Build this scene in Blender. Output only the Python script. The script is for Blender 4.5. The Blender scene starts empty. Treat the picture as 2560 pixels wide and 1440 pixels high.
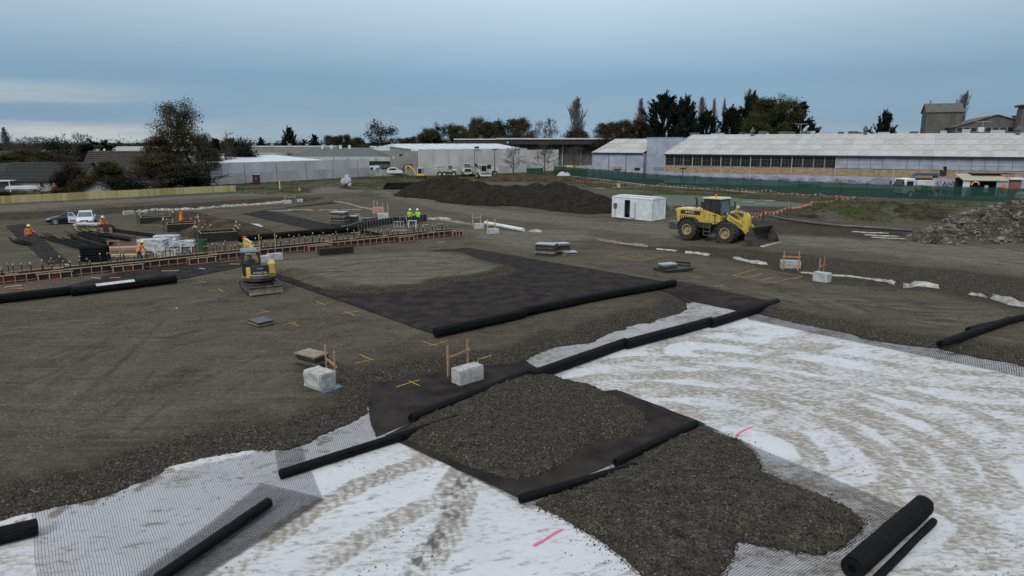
import bpy, bmesh, math, random
import numpy as np
from mathutils import Vector, Matrix
rnd = random.Random(11)
R = math.radians
scene = bpy.context.scene
C = scene.collection

# ------------------------------------------------------------------ camera, sky, sun, exposure
CAMH, F, TH = 9.0, 1710.0, math.atan2(365.0, 1710.0)
cam = bpy.data.cameras.new('camera'); cam.sensor_width = 36.0
cam.lens = 36.0 * F / 2560.0; cam.clip_start = 0.1; cam.clip_end = 9000
camo = bpy.data.objects.new('camera', cam); C.objects.link(camo)
camo.location = (0, 0, CAMH); camo.rotation_euler = (math.pi/2 - TH, 0, 0)
scene.camera = camo
scene.render.resolution_x, scene.render.resolution_y = 1024, 576

SUN_EL, SUN_AZ = R(40), R(-152)      # azimuth measured from +Y towards +X
w = bpy.data.worlds.new('World'); scene.world = w; w.use_nodes = True
nt = w.node_tree; N = nt.nodes; L = nt.links; N.clear()
def wn(t, **k):
    n = N.new(t)
    for a, b in k.items(): setattr(n, a, b)
    return n
def wmath(op, a, b=None, clamp=False):
    n = wn('ShaderNodeMath', operation=op, use_clamp=clamp)
    for i, q in enumerate((a, b)):
        if q is None: continue
        if isinstance(q, (int, float)): n.inputs[i].default_value = q
        else: L.new(q, n.inputs[i])
    return n.outputs[0]
sky = wn('ShaderNodeTexSky', sky_type='NISHITA', sun_disc=False)
sky.sun_elevation = SUN_EL; sky.sun_rotation = SUN_AZ; sky.air_density = 1.5; sky.dust_density = 2.0
bg1 = wn('ShaderNodeBackground'); bg1.inputs[1].default_value = 0.06; L.new(sky.outputs[0], bg1.inputs[0])
tc = wn('ShaderNodeTexCoord'); sep = wn('ShaderNodeSeparateXYZ'); L.new(tc.outputs['Generated'], sep.inputs[0])
el = wmath('MAXIMUM', sep.outputs[2], 0.0)
den = wmath('ADD', el, 0.10)
cx = wmath('DIVIDE', sep.outputs[0], den); cy = wmath('DIVIDE', sep.outputs[1], den)
cmb = wn('ShaderNodeCombineXYZ'); L.new(cx, cmb.inputs[0]); L.new(wmath('MULTIPLY', cy, 0.8), cmb.inputs[1])
nz = wn('ShaderNodeTexNoise'); nz.inputs['Scale'].default_value = 0.22; nz.inputs['Detail'].default_value = 5; nz.inputs['Roughness'].default_value = 0.5
L.new(cmb.outputs[0], nz.inputs['Vector'])
ramp = wn('ShaderNodeValToRGB'); e = ramp.color_ramp.elements
L.new(el, ramp.inputs[0])
e[0].position = 0.0; e[0].color = (.27, .375, .47, 1)
e[1].position = 1.0; e[1].color = (.80, .83, .88, 1)
for p, c in ((.035, (.210, .325, .44)), (.085, (.195, .325, .455)), (.19, (.43, .55, .66)), (.45, (.58, .67, .77))):
    q = e.new(p); q.color = (*c, 1)
# slow brightness changes of the cloud layer
mod = wn('ShaderNodeMapRange'); L.new(nz.outputs['Fac'], mod.inputs[0])
mod.inputs[1].default_value = .3; mod.inputs[2].default_value = .72; mod.inputs[3].default_value = .92; mod.inputs[4].default_value = 1.14
# thin bright streaks where the layer breaks low over the horizon
st = wn('ShaderNodeCombineXYZ'); L.new(wmath('MULTIPLY', sep.outputs[0], 2.6), st.inputs[0]); L.new(wmath('MULTIPLY', sep.outputs[2], 34.0), st.inputs[2]); L.new(wmath('MULTIPLY', sep.outputs[1], 2.6), st.inputs[1])
nz2 = wn('ShaderNodeTexNoise'); nz2.inputs['Scale'].default_value = 1.0; nz2.inputs['Detail'].default_value = 4
L.new(st.outputs[0], nz2.inputs['Vector'])
lowm = wn('ShaderNodeMapRange'); L.new(el, lowm.inputs[0]); lowm.inputs[1].default_value = .075; lowm.inputs[2].default_value = .03; lowm.inputs[3].default_value = 0; lowm.inputs[4].default_value = 1
west = wn('ShaderNodeMapRange'); L.new(sep.outputs[0], west.inputs[0]); west.inputs[1].default_value = -.36; west.inputs[2].default_value = -.58; west.inputs[3].default_value = 0.10; west.inputs[4].default_value = 1
stk = wn('ShaderNodeMapRange'); L.new(nz2.outputs['Fac'], stk.inputs[0]); stk.inputs[1].default_value = .44; stk.inputs[2].default_value = .70
brk = wmath('MULTIPLY', wmath('MULTIPLY', stk.outputs[0], lowm.outputs[0]), west.outputs[0])
mulc = wn('ShaderNodeMix', data_type='RGBA', blend_type='MULTIPLY'); mulc.inputs[0].default_value = 1
# the layer is thinner, hence brighter, over a broad part of the sky ahead
lobe = wn('ShaderNodeVectorMath', operation='DOT_PRODUCT'); L.new(tc.outputs['Generated'], lobe.inputs[0]); lobe.inputs[1].default_value = (0.03, .86, .51)
lob = wmath('MULTIPLY', wmath('POWER', wmath('MAXIMUM', lobe.outputs['Value'], 0.0), 10.0), .34)
L.new(ramp.outputs[0], mulc.inputs[6]); L.new(wmath('ADD', mod.outputs[0], lob), mulc.inputs[7])
addc = wn('ShaderNodeMix', data_type='RGBA'); L.new(wmath('MULTIPLY', brk, 0.85), addc.inputs[0]); L.new(mulc.outputs[2], addc.inputs[6]); addc.inputs[7].default_value = (.85, .80, .66, 1)
bg2 = wn('ShaderNodeBackground'); bg2.inputs[1].default_value = 1.0; L.new(addc.outputs[2], bg2.inputs[0])
mx = wn('ShaderNodeMixShader'); mx.inputs[0].default_value = .93
L.new(bg1.outputs[0], mx.inputs[1]); L.new(bg2.outputs[0], mx.inputs[2])
wo = wn('ShaderNodeOutputWorld'); L.new(mx.outputs[0], wo.inputs[0])

sun = bpy.data.lights.new('sun', 'SUN'); sun.energy = 1.45; sun.angle = R(18); sun.color = (1.0, .96, .90)
suno = bpy.data.objects.new('sun', sun); C.objects.link(suno)
sd_ = Vector((math.sin(SUN_AZ)*math.cos(SUN_EL), math.cos(SUN_AZ)*math.cos(SUN_EL), math.sin(SUN_EL)))
suno.rotation_euler = (-sd_).to_track_quat('-Z', 'Y').to_euler()
vs = scene.view_settings; vs.view_transform = 'Standard'; vs.look = 'None'; vs.exposure = 0.12; vs.gamma = 1.0

# ------------------------------------------------------------------ helpers: places
def ray(px, py):
    u = (px-1280)/F; v = (py-720)/F
    return (u, math.cos(TH)-v*math.sin(TH), -math.sin(TH)-v*math.cos(TH))
def P(px, py, z=0.0):
    """surveyed point of the site: the spot at height z seen at this place of the photograph"""
    d = ray(px, py); t = (CAMH-z)/(-d[2])
    return Vector((d[0]*t, d[1]*t, z))
def at(px, py, Y):
    d = ray(px, py); t = Y/d[1]
    return Vector((d[0]*t, Y, CAMH+d[2]*t))
AX = Vector((.744, .668, 0)); BX = Vector((-.668, .744, 0))     # site grid
ANG_A = math.atan2(AX.y, AX.x)

# ------------------------------------------------------------------ helpers: noise, polygons
_rs = np.random.RandomState(5); _tab = _rs.rand(512, 512)
def vn(x, y):
    xi = np.floor(x).astype(int); yi = np.floor(y).astype(int); fx = x-xi; fy = y-yi
    fx = fx*fx*(3-2*fx); fy = fy*fy*(3-2*fy)
    a = _tab[xi & 511, yi & 511]; b = _tab[(xi+1) & 511, yi & 511]; c = _tab[xi & 511, (yi+1) & 511]; d = _tab[(xi+1) & 511, (yi+1) & 511]
    return (a*(1-fx)+b*fx)*(1-fy)+(c*(1-fx)+d*fx)*fy
def fbm(x, y, s, o=3, off=0.0):
    t = 0; a = .5; f = 1.0/s; n = 0
    for i in range(o):
        t = t + a*vn(x*f+off+17.3*i, y*f+off*1.7+9.1*i); n += a; a *= .5; f *= 2
    return t/n*2-1
def smooth(a, b, x):
    t = np.clip((x-a)/(b-a), 0, 1); return t*t*(3-2*t)
def sdist(poly, x, y):
    """signed distance to a polygon, positive inside"""
    pts = np.array([(p[0], p[1]) for p in poly]); d = np.full(x.shape, 1e9); ins = np.zeros(x.shape, bool)
    for i in range(len(pts)):
        ax, ay = pts[i-1]; bx, by = pts[i]; ex, ey = bx-ax, by-ay
        t = np.clip(((x-ax)*ex+(y-ay)*ey)/(ex*ex+ey*ey+1e-12), 0, 1)
        d = np.minimum(d, (x-ax-t*ex)**2+(y-ay-t*ey)**2)
        if ay != by:
            c = ((ay > y) != (by > y)) & (x < ex*(y-ay)/(ey)+ax); ins ^= c
    d = np.sqrt(d); return np.where(ins, d, -d)
def ldist(line, x, y):
    d = np.full(x.shape, 1e9)
    for i in range(1, len(line)):
        ax, ay = line[i-1][:2]; bx, by = line[i][:2]; ex, ey = bx-ax, by-ay
        t = np.clip(((x-ax)*ex+(y-ay)*ey)/(ex*ex+ey*ey+1e-12), 0, 1)
        d = np.minimum(d, (x-ax-t*ex)**2+(y-ay-t*ey)**2)
    return np.sqrt(d)
def near(poly, x, y, pad):
    xs = [p[0] for p in poly]; ys = [p[1] for p in poly]
    return (x > min(xs)-pad) & (x < max(xs)+pad) & (y > min(ys)-pad) & (y < max(ys)+pad)
def sdm(poly, x, y, pad=6.0):
    out = np.full(x.shape, -float(pad)); m = near(poly, x, y, pad)
    if m.any(): out[m] = sdist(poly, x[m], y[m])
    return out
def PP(lst, z=0.0): return [P(a, b, z) for a, b in lst]

# ------------------------------------------------------------------ helpers: materials
_mats = {}
def mat(name, c, c2=None, scale=3.0, rough=.75, metal=0.0, bump=0.0, bscale=None, detail=4, lo=.35, hi=.65, stretch=None, coat=0.0, spec=.5, alpha=None):
    """procedural material: two tones mixed by noise, optional fine relief"""
    if name in _mats: return _mats[name]
    m = bpy.data.materials.new(name); m.use_nodes = True; n = m.node_tree.nodes; l = m.node_tree.links
    b = n['Principled BSDF']; b.inputs['Roughness'].default_value = rough; b.inputs['Metallic'].default_value = metal
    b.inputs['Specular IOR Level'].default_value = spec
    if coat: b.inputs['Coat Weight'].default_value = coat
    if alpha is not None: b.inputs['Alpha'].default_value = alpha
    c2 = c2 or tuple(x*.72 for x in c)
    t = n.new('ShaderNodeTexCoord'); mp = n.new('ShaderNodeMapping'); l.new(t.outputs['Object'], mp.inputs[0])
    if stretch: mp.inputs['Scale'].default_value = stretch
    z = n.new('ShaderNodeTexNoise'); z.inputs['Scale'].default_value = scale; z.inputs['Detail'].default_value = detail; l.new(mp.outputs[0], z.inputs['Vector'])
    r = n.new('ShaderNodeMapRange'); r.inputs[1].default_value = lo; r.inputs[2].default_value = hi; l.new(z.outputs['Fac'], r.inputs[0])
    x = n.new('ShaderNodeMix'); x.data_type = 'RGBA'; l.new(r.outputs[0], x.inputs[0]); x.inputs[6].default_value = (*c2, 1); x.inputs[7].default_value = (*c, 1)
    l.new(x.outputs[2], b.inputs['Base Color'])
    if bump:
        z2 = n.new('ShaderNodeTexNoise'); z2.inputs['Scale'].default_value = bscale or scale*4; z2.inputs['Detail'].default_value = 5; l.new(mp.outputs[0], z2.inputs['Vector'])
        bp = n.new('ShaderNodeBump'); bp.inputs['Strength'].default_value = bump; bp.inputs['Distance'].default_value = .05
        l.new(z2.outputs['Fac'], bp.inputs['Height']); l.new(bp.outputs[0], b.inputs['Normal'])
    _mats[name] = m; return m

# ------------------------------------------------------------------ helpers: meshes and objects
class MB:
    """collects shapes; build() links them as ONE mesh object"""
    def __init__(s): s.v = []; s.f = []
    def add(s, vs_, fs): o = len(s.v); s.v += [tuple(q) for q in vs_]; s.f += [tuple(i+o for i in f) for f in fs]; return s
    def box(s, c, d, rz=0.0, M=None):
        x, y, z = d[0]/2, d[1]/2, d[2]/2
        p = [Vector((a*x, b*y, e_*z)) for e_ in (-1, 1) for b in (-1, 1) for a in (-1, 1)]
        if M is not None: p = [M @ q for q in p]
        elif rz: m = Matrix.Rotation(rz, 3, 'Z'); p = [m @ q for q in p]
        c = Vector(c); return s.add([q+c for q in p], [(0, 2, 3, 1), (4, 5, 7, 6), (0, 1, 5, 4), (2, 6, 7, 3), (0, 4, 6, 2), (1, 3, 7, 5)])
    def hexa(s, p): return s.add(p, [(0, 3, 2, 1), (4, 5, 6, 7), (0, 1, 5, 4), (1, 2, 6, 5), (2, 3, 7, 6), (3, 0, 4, 7)])
    def beam(s, p, q, wd, h, up=Vector((0, 0, 1))):
        p = Vector(p); q = Vector(q); d = (q-p).normalized(); sd = d.cross(up)
        if sd.length < 1e-4: sd = d.cross(Vector((1, 0, 0)))
        sd.normalize(); u = sd.cross(d)
        r = []
        for b in (p, q): r += [b-sd*wd/2-u*h/2, b+sd*wd/2-u*h/2, b+sd*wd/2+u*h/2, b-sd*wd/2+u*h/2]
        return s.add(r, [(0, 3, 2, 1), (4, 5, 6, 7), (0, 1, 5, 4), (1, 2, 6, 5), (2, 3, 7, 6), (3, 0, 4, 7)])
    def path(s, pts, rad, n=8, cap=True):
        pts = [Vector(p) for p in pts]; rad = rad if isinstance(rad, (list, tuple)) else [rad]*len(pts)
        vs_ = []; fs = []; prev = None
        for i, p in enumerate(pts):
            d = (pts[min(i+1, len(pts)-1)]-pts[max(i-1, 0)]); d = d.normalized() if d.length > 1e-6 else Vector((0, 0, 1))
            if prev is None: a = d.cross(Vector((0, 0, 1))); a = a if a.length > .01 else d.cross(Vector((1, 0, 0)))
            else: a = prev-d*prev.dot(d)
            a.normalize(); prev = a; b = d.cross(a)
            vs_ += [p+(a*math.cos(6.28318*k/n)+b*math.sin(6.28318*k/n))*rad[i] for k in range(n)]
        for i in range(len(pts)-1):
            for k in range(n): fs.append((i*n+k, i*n+(k+1) % n, (i+1)*n+(k+1) % n, (i+1)*n+k))
        if cap: fs.append(tuple(range(n-1, -1, -1))); fs.append(tuple((len(pts)-1)*n+k for k in range(n)))
        return s.add(vs_, fs)
    def tube(s, p, q, r, r2=None, n=10): return s.path([p, q], [r, r if r2 is None else r2], n)
    def prism(s, poly, a, b, axis='y'):
        n = len(poly)
        def mk(t): return [((p[0], t, p[1]) if axis == 'y' else (t, p[0], p[1]) if axis == 'x' else (p[0], p[1], t)) for p in poly]
        return s.add(mk(a)+mk(b), [tuple(range(n)), tuple(range(2*n-1, n-1, -1))]+[(i, i+n, (i+1) % n+n, (i+1) % n) for i in range(n)])
    def lathe(s, prof, c=(0, 0, 0), axis='z', n=16, M=None):
        vs_ = []
        for r_, h in prof:
            for k in range(n):
                a = 6.28318*k/n; x, y = r_*math.cos(a), r_*math.sin(a)
                q = Vector((x, y, h)) if axis == 'z' else Vector((x, h, y)) if axis == 'y' else Vector((h, x, y))
                vs_.append((M @ q if M is not None else q)+Vector(c))
        m = len(prof); fs = [(i*n+k, i*n+(k+1) % n, (i+1)*n+(k+1) % n, (i+1)*n+k) for i in range(m-1) for k in range(n)]
        fs += [tuple(range(n-1, -1, -1)), tuple((m-1)*n+k for k in range(n))]
        return s.add(vs_, fs)
    def quad(s, *p): return s.add(p, [tuple(range(len(p)))])
    def mesh(s, name, m, bevel=0.0, smooth_=False, seg=1):
        me = bpy.data.meshes.new(name); me.from_pydata(s.v, [], s.f)
        bm = bmesh.new(); bm.from_mesh(me)
        if bevel: bmesh.ops.bevel(bm, geom=[e_ for e_ in bm.edges if len(e_.link_faces) == 2 and e_.calc_face_angle(0) > .5], offset=bevel, segments=seg, affect='EDGES', profile=.6, clamp_overlap=True)
        bmesh.ops.recalc_face_normals(bm, faces=bm.faces)
        bm.to_mesh(me); bm.free()
        if m is not None: me.materials.append(m)
        if smooth_: me.shade_smooth()
        return me
    def build(s, name, m, parent=None, bevel=0.0, smooth_=False, seg=1, label=None, loc=None, rz=None):
        return link(name, s.mesh(name, m, bevel, smooth_, seg), parent, label, loc, rz)
def link(name, me, parent=None, label=None, loc=None, rz=None):
    o = bpy.data.objects.new(name, me); C.objects.link(o)
    if parent is not None: o.parent = parent
    if label: o['label'] = label
    if loc is not None: o.location = loc
    if rz is not None: o.rotation_euler = (0, 0, rz)
    return o
def tag(o, label, cat, group=None):
    o['label'] = label; o['category'] = cat
    if group: o['group'] = group
    return o
def thing(name, label, cat, loc=(0, 0, 0), rz=0.0, group=None):
    o = bpy.data.objects.new(name, None); C.objects.link(o); o.location = loc; o.rotation_euler = (0, 0, rz); o.empty_display_size = .3
    return tag(o, label, cat, group)
def dup(root, loc, rz, label=None, group=None, s=None):
    r = root.copy(); C.objects.link(r); r.location = loc; r.rotation_euler = (root.rotation_euler.x, root.rotation_euler.y, rz)
    if s is not None: r.scale = (s, s, s) if isinstance(s, (int, float)) else s
    if label: r['label'] = label
    if group: r['group'] = group
    for ch in list(root.children):
        c = ch.copy(); C.objects.link(c); c.parent = r
        for g in ch.children:
            d = g.copy(); C.objects.link(d); d.parent = c
    return r
def npmesh(name, verts, quads, m, attrs=None, smooth_=True):
    me = bpy.data.meshes.new(name); nv = len(verts); nf = len(quads); k = quads.shape[1]
    me.vertices.add(nv); me.vertices.foreach_set('co', np.ascontiguousarray(verts, dtype=np.float32).ravel())
    me.loops.add(nf*k); me.loops.foreach_set('vertex_index', quads.astype(np.int32).ravel())
    me.polygons.add(nf); me.polygons.foreach_set('loop_start', np.arange(0, nf*k, k, dtype=np.int32))
    me.polygons.foreach_set('use_smooth', np.full(nf, smooth_, dtype=bool))
    me.update(calc_edges=True); me.validate()
    for an, av in (attrs or {}).items():
        a = me.attributes.new(an, 'FLOAT', 'POINT'); a.data.foreach_set('value', np.ascontiguousarray(av, dtype=np.float32))
    if m: me.materials.append(m)
    return me
def text(s, size, m, name, parent, loc, rot, depth=.004):
    cu = bpy.data.curves.new(name, 'FONT'); cu.body = s; cu.size = size; cu.align_x = 'CENTER'; cu.align_y = 'CENTER'; cu.extrude = depth
    o = bpy.data.objects.new('tmp', cu); C.objects.link(o)
    bpy.context.view_layer.update(); me = bpy.data.meshes.new_from_object(o.evaluated_get(bpy.context.evaluated_depsgraph_get()))
    bpy.data.objects.remove(o); me.materials.clear(); me.materials.append(m)
    q = link(name, me, parent); q.location = loc; q.rotation_euler = rot
    return q

# ------------------------------------------------------------------ ground of the site
ZF = -0.30                                     # level of the white fabric
EDGE = [(-500, 1390), (-200, 1335), (0, 1306), (97, 1282), (200, 1260), (277, 1243), (333, 1213), (400, 1187), (430, 1167), (480, 1157), (550, 1137), (620, 1129), (687, 1127), (727, 1128), (760, 1117), (793, 1103), (807, 1090), (853, 1070), (905, 1052), (925, 1030), (932, 962), (1040, 945), (1130, 927), (1215, 915), (1300, 908), (1330, 892), (1362, 877), (1387, 868), (1455, 862), (1495, 853), (1512, 840), (1542, 829), (1570, 820), (1595, 810), (1632, 806), (1650, 797), (1690, 790), (1705, 782), (1722, 776), (1716, 764), (1722, 752), (1852, 777), (1895, 786), (1990, 808), (2095, 828), (2180, 852), (2330, 872), (2560, 917), (2900, 985)]
W_POLY = PP(EDGE, ZF) + [Vector((60, 18, ZF)), Vector((40, -8, ZF)), Vector((-40, -8, ZF))]
G2 = PP([(1040, 1052), (1130, 1010), (1250, 950), (1345, 925), (1400, 948), (1490, 972), (1560, 1010), (1612, 1040), (1618, 1062), (1575, 1092), (1500, 1100), (1440, 1122), (1405, 1158), (1340, 1186), (1290, 1198), (1240, 1192), (1160, 1165), (1090, 1128), (1000, 1098)], ZF)
G3 = PP([(1600, 1150), (1660, 1105), (1745, 1072), (1850, 1105), (1888, 1138), (1905, 1180), (1960, 1208), (2050, 1243), (2120, 1278), (2152, 1302), (2138, 1332), (2110, 1366), (2040, 1383), (1950, 1373), (1860, 1352), (1832, 1352), (1822, 1400), (1780, 1470), (1640, 1470), (1570, 1398), (1500, 1348), (1420, 1302), (1345, 1262)], ZF)
S1 = PP([(560, 660), (640, 685), (700, 694), (760, 716), (830, 734), (920, 740), (1000, 735), (1090, 729), (1125, 722), (1135, 712), (1200, 706), (1290, 691), (1312, 676), (1285, 664), (1235, 655), (1170, 632), (1050, 628), (800, 640)])
TOE = PP([(1380, 600), (1480, 606), (1600, 622), (1730, 634), (1830, 648), (1900, 662), (1960, 676), (2040, 697), (2100, 707), (2230, 717), (2340, 726), (2430, 745), (2520, 765), (2600, 785), (2800, 830)])
CREST = PP([(1400, 590), (1500, 596), (1640, 604), (1800, 612), (2000, 636), (2150, 652), (2300, 668), (2450, 683), (2600, 700), (2900, 735)], .45)
BANK = TOE + CREST[::-1]
ROADR = CREST + [Vector((120, 60, 0)), Vector((150, 120, 0)), Vector((60, 140, 0)), Vector((20, 100, 0))]
TOEL = PP([(-300, 560), (0, 552), (120, 545), (300, 533), (480, 524), (700, 507), (790, 503)])
CRESTL = PP([(-300, 535), (0, 533), (120, 527), (300, 517), (480, 508), (700, 493), (800, 492)], .35)
POND = PP([(1640, 484), (1760, 487), (1900, 494), (2060, 508), (2085, 515), (2040, 530), (1960, 545), (1880, 553), (1760, 545), (1660, 520)])
GRASS = [PP([(590, 478), (720, 462), (800, 470), (760, 490), (660, 492), (595, 487)]), PP([(840, 462), (1000, 447), (1060, 440), (1060, 452), (1000, 475), (930, 480), (850, 475)]),
         PP([(1380, 437), (1620, 464), (2100, 499), (2560, 515), (2560, 520), (2290, 540), (2250, 560), (2150, 568), (2000, 560), (1900, 545), (2080, 515), (1640, 480), (1500, 470), (1280, 452), (1180, 447)]),
         PP([(420, 470), (600, 462), (1000, 440), (1000, 446), (880, 452), (600, 482)]), PP([(-400, 480), (0, 500), (590, 470), (700, 455), (500, 448), (-400, 455)])]
ROADS = [PP([(930, 466), (1000, 488), (1200, 517), (1500, 550), (1960, 577), (2000, 590), (2250, 607), (2700, 650), (2700, 712), (2300, 664), (1960, 628), (1700, 606), (1500, 575), (1150, 535), (1000, 504), (890, 474)]),
         PP([(-200, 538), (0, 521), (590, 486), (760, 470), (890, 466), (950, 480), (760, 493), (600, 497), (300, 514), (0, 538), (-200, 552)]),
         PP([(1150, 572), (1480, 575), (1500, 596), (1330, 622), (1220, 612)])]
PADTRK = [PP(q) for q in ([(20, 980), (250, 880), (480, 830), (700, 790)], [(100, 1150), (200, 1000), (330, 880), (420, 790)], [(300, 1100), (480, 960), (700, 870), (1000, 800)], [(0, 830), (250, 800), (520, 740)], [(500, 1040), (640, 960), (900, 850)], [(1750, 700), (2000, 760), (2300, 800), (2560, 812)], [(1700, 690), (1990, 738), (2280, 770), (2560, 782)], [(1400, 660), (1560, 690), (1800, 740), (2050, 790)], [(1950, 700), (2200, 790), (2560, 850)], [(760, 690), (900, 665), (1150, 650)], [(740, 705), (950, 690), (1250, 668)], [(1500, 566), (1800, 612), (2200, 632), (2600, 680)], [(1480, 556), (1900, 590), (2250, 615), (2600, 655)], [(960, 480), (1150, 520), (1500, 562)], [(0, 534), (400, 505), (800, 482)])]
MOUND = P(2120, 545)
def gz(x, y, full=False):
    x = np.asarray(x, float); y = np.asarray(y, float)
    rr = np.hypot(x, y)
    z = 0.05*fbm(x, y, 9, 3) + .02*fbm(x, y, 1.6, 3, 4.)
    z = z*smooth(3, 20, rr)
    # shallow wheel ruts drawn across the pad along the haul direction
    al = x*.93-y*.36; ac = x*.36+y*.93
    rut = fbm(al*.12, ac, .55, 2, 7.)
    z = z + .022*rut*smooth(25, 40, rr)*smooth(170, 100, rr)
    coarse = np.zeros_like(x); lite = np.zeros_like(x); mud = np.zeros_like(x); grass = np.zeros_like(x)
    fine = fbm(x, y, .16, 2, 3.); med = fbm(x, y, .9, 3, 8.)
    # haul road bank
    db = sdm(BANK, x, y, 12); dt = ldist(TOE, x, y); dr = sdm(ROADR, x, y, 12)
    up = np.where(dr > 0, 1, np.where(db > 0, np.clip(dt/(dt+ldist(CREST, x, y)+1e-6), 0, 1), 0))
    fade = smooth(170, 60, y)*smooth(12, 24, x)
    z = z + .45*smooth(0, 1, up)*fade
    coarse = np.maximum(coarse, smooth(-.8, .5, db+med*.7))
    z = z + .06*smooth(-.5, .5, db)*fbm(x, y, .7, 3, 2.)
    mud = np.maximum(mud, smooth(1.6, .2, dt+med*.9)*smooth(14, 18, x)*.7)
    # bank at the back left
    dbl = sdm(TOEL+CRESTL[::-1], x, y, 12); dl = sdm(CRESTL+[Vector((-10, 130, 0)), Vector((-160, 130, 0))], x, y, 12)
    ul = np.where(dl > 0, 1, np.where(dbl > 0, np.clip(ldist(TOEL, x, y)/(ldist(TOEL, x, y)+ldist(CRESTL, x, y)+1e-6), 0, 1), 0))
    z = z + .35*smooth(0, 1, ul)*smooth(170, 110, y); mud = np.maximum(mud, smooth(-.6, .5, dbl+med*.6))
    # gravel layer being spread over the dark mat
    ds = sdm(S1, x, y, 6) + .28*med+.12*fine
    z = z + .22*smooth(0, 1.5, ds)
    toe_s = smooth(-.05, .15, ds)*smooth(2.3, 1.3, ds+.4*med)
    front = smooth(0, 4, -(x*BX.x+y*BX.y) + (P(1180, 640).x*BX.x+P(1180, 640).y*BX.y)-2.)
    coarse = np.maximum(coarse, toe_s*front); lite = np.maximum(lite, .62*smooth(1.3, 2.4, ds))
    steps = np.abs(((ac*.9+.9*fbm(x, y, 6, 2, 1.)) % 1.3)-.65); z = z+.05*smooth(.10, .0, steps)*smooth(1.5, 2.5, ds)*(fbm(al, ac, 2.5, 2) > -.1)
    # white fabric hollow, with a loose gravel toe all round
    dw = sdm(W_POLY, x, y, 6) + .20*med + .07*fine
    t = np.clip((dw+1.35)/2.1, 0, 1); hole = smooth(0, 1.05, t)
    z = z*(1-hole) - .47*hole
    coarse = np.maximum(coarse, smooth(-2.0, -1.1, dw+.5*med)); mud = np.maximum(mud, .35*smooth(-4.5, -1.5, dw+1.2*med))
    for G, hgt, wd in ((G2, .26, 1.2), (G3, .36, 1.8)):
        dg = sdm(G, x, y, 4) + .12*med + .05*fine + .10
        tt = np.clip(dg/wd, 0, 1); zt = -.47 + (.20+hgt*(1-(1-tt)**2) + .05*med*tt + .012*fine)*smooth(-.12, .1, dg)
        z = np.maximum(z, zt); coarse = np.maximum(coarse, smooth(-.1, .1, dg)*(.72 if G is G2 else .9))
    z = z + .022*fine*coarse + .02*fbm(x, y, .07, 1, 6.)*coarse*smooth(60, 20, rr)
    # green mound, pond, rough ground in front of the green fence
    dm = np.hypot((x-MOUND.x)/15, (y-MOUND.y)/8); z = z + 1.3*np.exp(-dm**2*2)*(1+.45*fbm(x, y, 2.2, 4)) + .25*np.exp(-dm**2)*fbm(x, y, .8, 3, 4.); grass = np.maximum(grass, .32*np.exp(-dm**2*1.3)*smooth(-.3, .4, fbm(x, y, 2, 3, 5.)+.2))
    mud = np.maximum(mud, .9*smooth(1.35, .9, dm)*smooth(.2, -.3, fbm(x, y, 2, 3, 5.)))
    mm = PP([(1700, 560), (1960, 560), (2300, 590), (2290, 620), (1960, 600)]); mud = np.maximum(mud, smooth(-1, 1.5, sdm(mm, x, y)+med))
    dp = sdm(POND, x, y, 8); z = z - .55*smooth(-2.2, 1.2, dp); mud = np.maximum(mud, .8*smooth(-6, -1, dp+2*med)*smooth(90, 80, 0*y))
    for g in GRASS:
        d = sdm(g, x, y, 8); grass = np.maximum(grass, smooth(-1.5, 1.5, d+3*fbm(x, y, 5, 3, 2.))*(.30+.55*smooth(-.25, .35, fbm(x, y, 4, 4, 6.))))
    z = z + .14*grass*fbm(x, y, 1.1, 3, 9.)*smooth(60, 80, y)
    for g in ROADS:
        d = sdm(g, x, y, 8); lite = np.maximum(lite, .75*smooth(-1, 2., d+1.0*med))
    for k_, tk in enumerate(PADTRK):
        m_ = near(tk, x, y, 3)
        if not m_.any(): continue
        d = ldist(tk, x[m_], y[m_]); br = smooth(-.25, .35, fbm(x[m_], y[m_], 1.8, 3, 3.+k_))
        d = d+.10*fbm(x[m_], y[m_], .5, 2, 5.); ln_ = (smooth(.17, .06, d)+smooth(.17, .06, np.abs(d-1.7)))*br; pale = smooth(.42, .22, np.abs(d-.45))*br
        kf = .40 if k_ < 5 else .75; mud[m_] = np.maximum(mud[m_], kf*np.clip(ln_, 0, 1)); lite[m_] = np.maximum(lite[m_], .6*kf*pale); z[m_] -= .03*np.clip(ln_, 0, 1)
    far = smooth(155, 200, y+.25*np.abs(x)); grass = np.maximum(grass, far*.85)
    behind = smooth(8, 2, y)*smooth(1.5, -3, dw); lite = np.maximum(lite, behind*.4)
    if full: return z, coarse, lite, mud, grass
    return z
def gzs(x, y): return float(gz(np.array([x]), np.array([y]))[0])
def onground(px, py, dz=0.0):
    """ground spot seen at this place of the photograph, standing on the real terrain"""
    z = 0.0
    for _ in range(6): q = P(px, py, z); z = gzs(q.x, q.y)
    return Vector((q.x, q.y, z+dz))

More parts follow.
